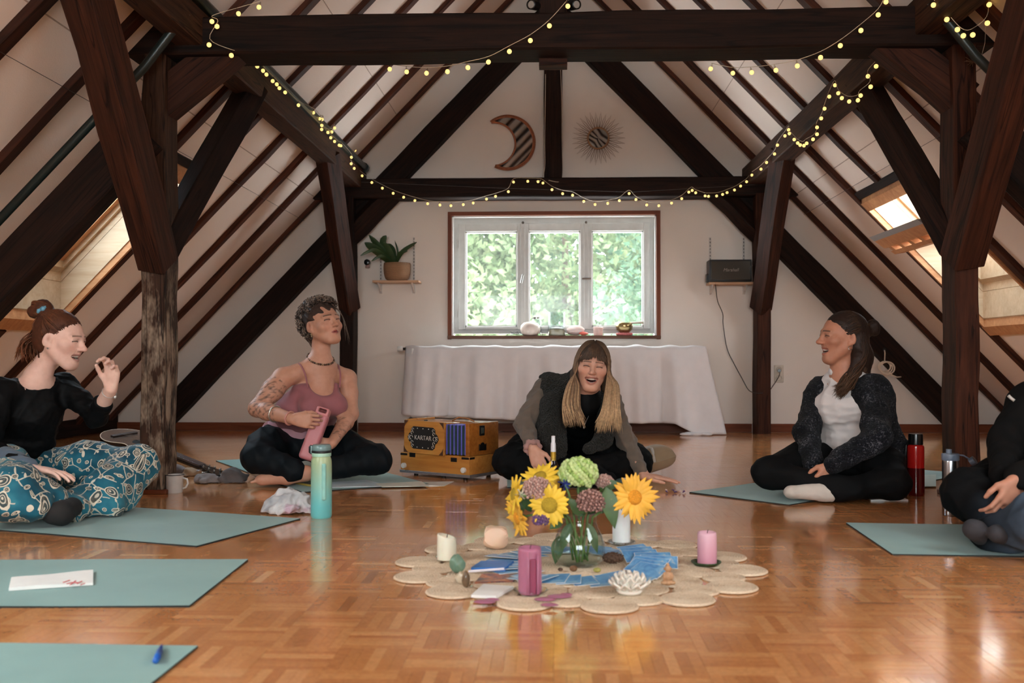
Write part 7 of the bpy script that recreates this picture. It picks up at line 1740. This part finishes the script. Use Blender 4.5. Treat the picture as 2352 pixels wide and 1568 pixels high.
    # the bottle she holds and the cushion she sits on
    a, b = P(741, 950, 5.05), P(702, 1056, 4.99); B = empty('held_bottle', b[:], 'rose pink square bottle held by the person in the pink top', 'bottle'); S = Sdf(); S.box((a + b)/2, (.039, .033, (a - b).length/2), Matrix((rot_to(a - b, (0, -1, 0)).col[1], rot_to(a - b, (0, -1, 0)).col[2], rot_to(a - b, (0, -1, 0)).col[0])).transposed(), .018, .01)
    sdf_object(S, 'bottle_body', plain('rose_plastic', (184, 116, 122), .45, .05), B, .004)
    S = Sdf(); d_ = (a - b).normalized(); S.box(a + d_*.008, (.035, .03, .022), Matrix((rot_to(a - b, (0, -1, 0)).col[1], rot_to(a - b, (0, -1, 0)).col[2], rot_to(a - b, (0, -1, 0)).col[0])).transposed(), .01, .01); S.box(a + d_*.012, (.02, .06, .01), Matrix((rot_to(a - b, (0, -1, 0)).col[1], rot_to(a - b, (0, -1, 0)).col[2], rot_to(a - b, (0, -1, 0)).col[0])).transposed(), .004, .004, '-'); sdf_object(S, 'carry_lid', plain('rose_lid', (196, 126, 128), .4, .05), B, .003)
    Z = Vector((pel.x - .03, pel.y + .06, 0)); C_ = empty('meditation_cushion', Z[:], 'pale round meditation cushion under the person in the pink top', 'cushion'); mb = MB(); mb.lathe([(0, .002), (.17, .002), (.215, .025), (.235, .07), (.215, .115), (.17, .135), (0, .138)], 40); mb.build('cover', cloth_mat('pale_cushion', (196, 198, 188), .85, 300, .12), C_, smooth=True)
    mb = MB(); mb.tube([(.236*math.cos(k*.157), .236*math.sin(k*.157), .07) for k in range(41)], .004, 6, caps=False); mb.build('piping', cloth_mat('pale_cushion', (196, 198, 188)), C_, smooth=True)
    return E
person_pink()

# ---------------------------------------------------------------- laughing woman with long hair (centre)
def fleece():
    t = NT('charcoal_fleece'); v = t.coord(); f = t.noise(v, 140, 3, .8); nd = t.n.new('ShaderNodeTexVoronoi'); t.link(v, nd.inputs['Vector']); nd.inputs['Scale'].default_value = 150
    t.set(col=t.ramp(f, [(.35, srgb(20, 19, 17)[:3]), (.65, srgb(54, 52, 47)[:3])]), rough=1.0, sheen=.1, spec=.05); t.bump(t.math('ADD', nd.outputs['Distance'], f), 1.0, .008); return t.m
def person_laughing():
    base = P(1310, 1095, 5.5); base.z = 0
    E = empty('person', base[:], 'person with long blonde-tipped hair laughing at the viewer', 'person')
    f = Vector((.05, -.93, -.36)).normalized(); pel = P(1310, 1050, 5.78); pel.z = .15; chest = P(1325, 925, 5.42); nb = P(1345, 893, 5.27)
    sr, sl = P(1250, 897, 5.38), P(1402, 922, 5.36); er, wr = P(1205, 972, 5.22), P(1224, 1030, 5.02); el, wl = P(1438, 1010, 5.28), P(1480, 1082, 5.12); wl.z = .055
    kr, kl = P(1172, 1066, 5.27), P(1462, 1066, 5.3); kr.z = .11; kl.z = .11; ar, al = P(1360, 1092, 5.05), P(1270, 1092, 5.0); ar.z = al.z = .06
    hM = frame(P(1361, 838, 5.14), (-.02, -1, -.10), (.11, -.05, 1)); s = 1.03
    S = Sdf(); h = add_head(S, hM, s, mouth=1.0, smile=1.3, nose=.8); T = lambda x, y, z: hM @ Vector((x*s, y*s, z*s))
    S.cap(T(0, -.035, -.055), nb, .05, .055, .03); S.cap(nb, chest, .07, .1, .05); S.cap(nb + Vector((0, .04, 0)), sr, .05, .05, .05); S.cap(nb + Vector((0, .04, 0)), sl, .05, .05, .05)
    S.chain([sr, er, wr], [.045, .038, .0265], .02); S.chain([sl, el, wl], [.045, .036, .0265], .02); loft(S, pel, chest, (0, -1, 0), (.14, .1), (.13, .095))
    t1 = add_hand(S, wr, (.35, -.35, -.85), (.3, .85, -.2), (.9, -.2, .2), (.45, .5, .55, .6), .03); t2 = add_hand(S, wl, (1, -.12, -.10), (0, 0, -1), (.1, -1, 0), (.12, .1, .12, .15), .08, 1.0, .1, .9)
    fine = [(*box_around([T(0, .14, -.14), T(0, -.13, .13), T(.1, 0, 0), T(-.1, 0, 0)], .012), .0024), (*box_around([wr, *t1], .03), .003), (*box_around([wl, *t2], .03), .003)]
    sdf_object(S, 'body', M_SKIN, E, .007, fine, paint_head(h, np.array(stuffc((206, 158, 136))), brow=(.10, .06, .04), blush=.28))
    # taupe top
    S = Sdf(); loft(S, pel, chest, (0, -1, 0), (.15, .11), (.14, .105), 5); S.chain([sr, er, wr + (er - wr).normalized()*.03], [.068, .054, .036], .03); S.chain([sl, el, wl + (el - wl).normalized()*.03], [.06, .048, .036], .03); S.cap(sr, sl, .05, .05, .04)
    sdf_object(S, 'taupe_top', cloth_mat('taupe_mesh', (104, 92, 82), .8, 420, .12, .1), E, .006, disp=lambda V: folds(51, .009, 48, (.5, .5, 1.8))(V))
    # black top under the vest, seen at the open front
    S = Sdf(); loft(S, pel + Vector((.01, -.05, .0)), nb + Vector((0, -.02, -.06)), (0, -1, 0), (.12, .12), (.085, .06), 6); sdf_object(S, 'black_top', M_BLACKTOP, E, .007, disp=folds(52, .005, 30))
    # fleece vest
    S = Sdf(); rv = Vector((-1, 0, 0)); loft(S, pel + Vector((0, -.02, .03)), chest, (0, -1, 0), (.195, .155), (.178, .14), 6); S.cap(sr + Vector((.03, 0, .015)), sl + Vector((-.03, 0, .01)), .09, .085, .05); S.cap(nb + Vector((0, .08, .01)), chest, .12, .15, .05); S.ell(chest + Vector((-.04, .1, .02)), (.17, .13, .12), None, .06)
    S.cap(sr + Vector((-.055, -.01, .02)), sr + Vector((-.05, -.03, -.13)), .062, .06, .012, '-'); S.cap(sl + Vector((.06, -.01, .02)), sl + Vector((.05, -.02, -.13)), .06, .06, .012, '-')
    S.chain([nb + Vector((.02, -.10, .03)), P(1345, 970, 5.15), P(1335, 1050, 5.2)], [.045, .045, .06], .02, '-'); S.cap(nb + Vector((0, -.02, .02)), T(0, -.01, -.03), .052, .06, .02, '-')
    S.chain([P(1262, 930, 5.25), P(1265, 990, 5.2), P(1278, 1035, 5.15)], [.06, .075, .06], .05); S.chain([P(1395, 950, 5.25), P(1385, 1010, 5.18), P(1352, 1030, 5.12)], [.055, .045, .035], .04)
    sdf_object(S, 'fleece_vest', fleece(), E, .0065, disp=lambda V: folds(53, .009, 24)(V) + folds(54, .0025, 160)(V))
    # trousers
    S = Sdf(); S.ell(pel + Vector((0, 0, -.03)), (.2, .18, .12), None, .05); hr, hl = pel + Vector((-.1, -.04, -.01)), pel + Vector((.1, -.04, -.01))
    S.chain([hr, hr.lerp(kr, .5) + Vector((0, 0, .03)), kr, ar], [.125, .115, .085, .06], .05); S.chain([hl, hl.lerp(kl, .5) + Vector((0, 0, .03)), kl, al], [.125, .115, .085, .06], .05); S.cap(ar, ar + Vector((.09, .0, -.01)), .045, .035, .03); S.cap(al, al + Vector((-.09, .0, -.01)), .045, .035, .03)
    sdf_object(S, 'trousers', M_BLACKFAB, E, .007, disp=lambda V: folds(55, .011, 26)(V) + folds(56, .003, 60)(V), lo=np.array([-9, -9, .007]))
    # hair: fringe and two long curtains
    rt, md, tp = stuffc((62, 47, 36)), stuffc((128, 100, 76)), stuffc((198, 164, 124)); hb = headball(hM, r=(.083, .103, .09)); r = random.Random(12); st = []
    def ex(S, T_, R): 
        for sx in (-1, 1): S.chain([T_(sx*.068, -.03, .02), T_(sx*.078, -.025, -.06), T_(sx*.08, -.02, -.12)], [.024, .024, .02], .03)
    hair_cap(hM, E, stuffc((74, 58, 44)), s, False, ex, back=True, fringe=-.01)
    for i in range(520):                                    # curtains
        sx = -1 if i % 2 else 1; u = r.random(); v = r.uniform(-1, 1); yy = .058 - .125*u
        q0 = hb(sx*.004, .055 - .11*u, .13, 1.02); q1 = hb(sx*.05, yy*.9, .115, 1.03); q2 = hb(sx*.085, yy*.8, .05, 1.04); q3 = T(sx*(.083 + .008*v), yy*.72 + .012, -.03)
        e0 = (P(1317, 885, 5.10) if sx > 0 else P(1406, 885, 5.10)) + Vector((v*.032, .03 - .05*(1 - u), 0)); e1 = (P(1312, 930, 5.08) if sx > 0 else P(1403, 935, 5.08)) + Vector((v*.045, -.02*(1 - u), 0)); e2 = (P(1321, 968, 5.06) if sx > 0 else P(1397, 980, 5.06)) + Vector((v*(.055 if sx > 0 else .066) + .008*math.sin(i), -.02*(1 - u), r.uniform(-.035, .03)))
        st.append([q0, q1, q2, q3, e0, e1, e2])
    for i in range(190):                                     # fringe
        x = r.uniform(-.078, .078); gap = .018*math.exp(-(x/.02)**2); q0 = hb(x*.25, .03, .13, 1.02); q1 = hb(x*.75, .085, .085, 1.04); q2 = T(x*1.02 + r.uniform(-.003, .003), .094 - 7.5*x*x, .034 + gap - r.uniform(0, .012) - 3.2*x*x); st.append([q0, hb(x*.5, .065, .115, 1.035), q1, q2])
    def hc(i, t, hl=[random.Random(k).uniform(.75, 1.35) for k in range(800)]):
        if i >= 520: return [a*(1.0 + .5*t + .25*(i % 3)) for a in rt]
        return [a*(1 - t/.45) + b*t/.45 for a, b in zip(rt, md)] if t < .45 else [a*(1 - (t - .45)/.55) + b*(t - .45)/.55 for a, b in zip(md, tp if i % 4 else md)]
    hair_mesh('hair_strands', st, E, hc, .0030)
    mb = MB(); Mw = rot_to(wr - er, (0, 0, 1)).to_4x4(); Mw.translation = wr + (er - wr).normalized()*.012; mb.tube([Mw @ Vector((.006*math.sin(a*5), .034*math.cos(a), .034*math.sin(a))) for a in np.linspace(0, 6.28, 31)], [.014 + .004*math.sin(k*1.9) for k in range(31)], 8); world_child(mb.build('scrunchie', cloth_mat('mauve_scrunchie', (166, 128, 122), .8, 300, .2), smooth=True), E)
    mb = MB(); mb.tube([P(1338, 968, 5.08), P(1341, 980, 5.07), P(1346, 968, 5.08), P(1352, 955, 5.1)], .0012, 4); mb.ell(P(1341, 982, 5.07), (.004, .004, .006)); world_child(mb.build('necklace', M_STEEL, smooth=True), E)
    mb = MB(); c_ = t2[1].lerp(wl, .42); mb.tube([c_ + Vector((0, .010*math.cos(a), .010*math.sin(a))) for a in np.linspace(0, 6.28, 13)], .002, 5); world_child(mb.build('ring', M_STEEL, smooth=True), E)
    return E
person_laughing()

# ---------------------------------------------------------------- person cut off at the right edge
def person_edge():
    base = P(2350, 1200, 3.8); base.z = 0
    E = empty('person', base[:], 'person in a black hoodie and dark trousers cut off at the right edge', 'person')
    pel = P(2430, 1110, 3.95); pel.z = .13; chest = P(2425, 950, 3.95); nb = P(2430, 860, 3.93); f = Vector((-.62, -.78, 0)); rv = Vector((-.78, .62, 0))
    sr, sl = P(2370, 918, 4.02), P(2520, 915, 3.85); er, wr = P(2312, 1010, 3.86), P(2305, 1098, 3.58); el, wl = P(2480, 1030, 3.6), P(2335, 1100, 3.45)
    kr, kl = P(2222, 1112, 3.66), P(2392, 1160, 3.28); kr.z = .17; kl.z = .13; ar, al = P(2330, 1215, 3.4), P(2262, 1205, 3.42); ar.z = al.z = .06
    hM = frame(P(2420, 770, 3.9), (-.9, -.4, 0), (0, 0, 1)); S = Sdf(); h = add_head(S, hM, 1.03, 0, .3); T = lambda x, y, z: hM @ Vector((x, y, z)); S.cap(T(0, -.03, -.06), nb, .052, .056, .03); S.cap(nb, chest, .07, .1, .05)
    S.chain([sr, er, wr], [.045, .036, .027], .02); S.chain([sl, el, wl], [.045, .036, .027], .02); t1 = add_hand(S, wr, (.05, -.2, -1), (.6, .5, .2), (-.3, -1, 0), (.6, .7, .8, .8)); t2 = add_hand(S, wl, (-.5, -.1, -.9), (-.3, .8, 0), (-1, 0, .3), (.5, .6, .7, .7))
    sdf_object(S, 'body', M_SKIN, E, .007, [(*box_around([wr, *t1], .03), .003), (*box_around([wl, *t2], .03), .003)], paint_head(h, np.array(stuffc((190, 134, 110)))))
    S = Sdf(); loft(S, pel, chest, f, (.18, .14), (.17, .13), 6); S.cap(sr, sl, .075, .075, .05); S.cap(chest, nb, .12, .08, .05); S.chain([sr, er, wr + (er - wr).normalized()*.02], [.078, .068, .05], .03); S.chain([sl, el, wl + (el - wl).normalized()*.02], [.078, .068, .05], .03); S.cap(nb + Vector((0, 0, .05)), T(0, -.02, -.03), .065, .065, .01, '-'); S.cap(nb - f*.06 + Vector((0, 0, -.02)), nb - f*.09 + Vector((0, 0, -.06)), .09, .09, .04)
    sdf_object(S, 'hoodie', cloth_mat('black_hoodie', (16, 15, 15), .9, 300, .15, .15), E, .007, disp=lambda V: folds(61, .010, 22)(V))
    mb = MB(); mb.tube([P(2316, 908, 3.87), P(2322, 914, 3.865), P(2330, 920, 3.86)], .006, 6); world_child(mb.build('drawstring', plain('white_cordstring', (190, 186, 180), .8), smooth=True), E)
    S = Sdf(); hr, hl = pel + rv*.09, pel - rv*.09; S.ell(pel + Vector((0, 0, -.02)), (.19, .18, .12), None, .05); S.chain([hr, hr.lerp(kr, .5) + Vector((0, 0, .02)), kr, ar], [.12, .105, .082, .055], .05); S.chain([hl, hl.lerp(kl, .5) + Vector((0, 0, .02)), kl, al], [.12, .11, .085, .055], .05)
    def jc(V):
        b = np.clip((np.array(kl)[1] + .28 - V[:, 1])/.2, 0, 1)*np.clip((V[:, 0] - 1.42)/.12, 0, 1); return np.array(stuffc((15, 15, 16)))*(1 - b[:, None]) + np.array(stuffc((82, 98, 116)))*b[:, None]
    sdf_object(S, 'trousers', vcol_mat('dark_denim', .85, (300, .2), spec=.1), E, .007, color=jc, disp=folds(63, .011, 28), lo=np.array([-9, -9, .007]))
    S = Sdf(); S.cap(al, P(2235, 1215, 3.36), .042, .034, .02); S.cap(ar, P(2290, 1225, 3.32), .04, .03, .02); sdf_object(S, 'socks', plain('dark_grey_sock', (48, 46, 50), .9, .2), E, .006, lo=np.array([-9, -9, .007]))
    hair_cap(hM, E, stuffc((52, 38, 30)), 1.03)
person_edge()

# ================================================================== crumpled clothes on the floor
def heap(name, label, cat, c, r, mat, seed, fold, extra=(), parts=()):
    c = Vector(c); E = empty(name, c[:], label, cat); S = Sdf(); r_ = random.Random(seed)
    S.ell(c + Vector((0, 0, r[2]*.3)), (r[0], r[1], r[2]), None, .03)
    for k in range(16):
        a = r_.uniform(0, 6.28); q = r_.uniform(.35, 1.05); p = c + Vector((r[0]*q*math.cos(a), r[1]*q*math.sin(a), r[2]*r_.uniform(.1, .9)*(1.1 - q*.7))); S.cap(p, p + Vector((r_.uniform(-.05, .05), r_.uniform(-.04, .04), r_.uniform(-.02, .02))), r_.uniform(.012, .024), r_.uniform(.008, .016), .014)
    for a, b, ra, rb in extra: S.cap(c + Vector(a), c + Vector(b), ra, rb, .02)
    sdf_object(S, 'cloth_heap', mat, E, .0042, disp=fold, lo=np.array([-9, -9, .002])); return E
mt = NT('washed_grey_print'); v = mt.coord(); g = mt.noise(v, 9, 3); mt.set(col=mt.ramp(g, [(.35, srgb(150, 152, 156)[:3]), (.55, srgb(196, 194, 194)[:3]), (.66, srgb(190, 160, 176)[:3]), (.8, srgb(206, 202, 200)[:3])]), rough=.9)
E = heap('crumpled_shirt', 'crumpled pale grey shirt on the floor beside the aqua bottle', 'shirt', fl(662, 1178), (.105, .06, .085), mt.m, 4, lambda V: folds(71, .018, 42)(V) + folds(72, .006, 95)(V), [((.03, -.01, .02), (.125, -.02, .004), .03, .014), ((-.06, -.03, .02), (-.1, -.02, .01), .03, .02)])
G = cloth_mat('grey_knit', (120, 112, 110), .95, 160, .5, .25)
heap('knitted_sock', 'grey knitted sock crumpled under the guitar headstock', 'sock', fl(475, 1108), (.07, .035, .04), G, 6, folds(73, .006, 45)); heap('knitted_sock', 'darker grey knitted sock bundled right of the guitar headstock', 'sock', fl(535, 1108), (.06, .04, .065), cloth_mat('dark_grey_knit', (92, 86, 86), .95, 160, .5, .25), 7, folds(74, .007, 45))
heap('knitted_sock', 'grey felted bundle behind the enamel mug', 'cloth', fl(405, 1092), (.06, .04, .05), G, 8, folds(75, .005, 45)); heap('rolled_scarf', 'beige rolled scarf lying behind the guitar neck', 'scarf', fl(440, 1092), (.09, .03, .035), cloth_mat('beige_scarf', (164, 138, 112), .95, 160, .5, .2), 9, folds(76, .005, 50))
# ================================================================== trees outside
def leaf_mat(name, a, b, c):
    t = NT(name); t.n.remove(t.b)
    info = t.attr('Col'); v = t.coord()
    col = t.mix(1.0, t.ramp(t.noise(v, 3.0, 3), [(.3, a), (.5, b), (.75, c)]), info, 'MULTIPLY')
    d = t.n.new('ShaderNodeBsdfDiffuse'); tl = t.n.new('ShaderNodeBsdfTranslucent'); mx = t.n.new('ShaderNodeMixShader'); mx.inputs[0].default_value = .45
    t.link(col, d.inputs[0]); t.link(col, tl.inputs[0]); t.link(d.outputs[0], mx.inputs[1]); t.link(tl.outputs[0], mx.inputs[2]); t.link(mx.outputs[0], t.out.inputs[0])
    return t.m
LEAF1 = leaf_mat('leaf_green', srgb(76, 92, 66), srgb(104, 118, 86), srgb(138, 144, 110))
LEAF2 = leaf_mat('leaf_blue_green', srgb(60, 86, 68), srgb(86, 108, 86), srgb(122, 136, 110))
BARK = plain('bark', (84, 70, 56), .9, .3, 12)
def tree(label, x, y, zc, rx, ry, rz, nl, size, mat, zg=-5.0):
    E = empty('tree', (x, y, zg), label, 'tree', 'trees outside the windows')
    blobs = [(rng.normal(0, .5, 3).clip(-.8, .8) * (rx, ry, rz), rng.uniform(.35, .6)) for _ in range(26)]
    bi = rng.integers(0, len(blobs), nl)
    ctr = np.array([b[0] for b in blobs])[bi]; sc = np.array([b[1] for b in blobs])[bi]
    d = rng.normal(0, 1, (nl, 3)); d /= np.linalg.norm(d, axis=1)[:, None]
    P = ctr + d * (sc * rng.uniform(.75, 1.05, nl))[:, None] * np.array([rx, ry, rz]) * .75
    u = rng.normal(0, 1, (nl, 3)); u /= np.linalg.norm(u, axis=1)[:, None]
    w = np.cross(u, d); w /= np.linalg.norm(w, axis=1)[:, None] + 1e-9
    s = size * rng.uniform(.6, 1.3, nl)[:, None]
    V = np.stack([P - u*s, P + w*s*.55, P + u*s, P - w*s*.55], 1) + np.array([0, 0, zc - zg])
    F = np.arange(nl*4).reshape(-1, 4)
    me = bpy.data.meshes.new('foliage'); me.from_pydata(V.reshape(-1, 3).tolist(), [], F.tolist())
    ca = me.color_attributes.new('Col', 'FLOAT_COLOR', 'POINT')
    sh = np.repeat(rng.uniform(.75, 1.25, (nl, 1)), 4, 0)
    ca.data.foreach_set('color', np.concatenate([sh, sh, sh, np.ones_like(sh)], 1).astype(np.float32).ravel())
    o = link('foliage', me, mat, E); tag(o, kind='stuff')
    mb = MB(); mb.tube([(0, 0, 0), (.1, 0, (zc - zg)*.5), (0, .1, zc - zg + rz*.4)], [.22, .16, .05], 8)
    for k in range(5):
        a = k*1.26; z0 = (zc - zg)*.6 + k*.2
        mb.tube([(0, 0, z0), (rx*.5*math.cos(a), ry*.5*math.sin(a), z0 + rz*.35)], [.07, .02], 5)
    mb.build('trunk', BARK, E, smooth=True)
tree('pale green broadleaf tree filling the left window pane', -2.6, 15.5, 1.2, 2.6, 2.2, 3.4, 17000, .075, LEAF1)
tree('yellow-green tree behind the middle window pane', .2, 17.0, 1.4, 2.4, 2.2, 3.4, 17000, .075, LEAF1)
tree('dense blue-green tree behind the right window pane', 2.6, 14.2, 1.6, 2.1, 2.0, 3.2, 17000, .068, LEAF2)
tree('leafy green tree outside the open right roof window', 6.6, 15.0, 2.2, 2.9, 2.4, 3.4, 16000, .085, LEAF2)
tree('tall dark green hedge tree far behind the window, left half', -2.2, 20.5, 1.0, 3.6, 2.0, 4.2, 12000, .14, LEAF2)
tree('tall dark green hedge tree far behind the window, right half', 3.0, 21.0, 1.4, 3.8, 2.0, 4.4, 12000, .14, LEAF2)
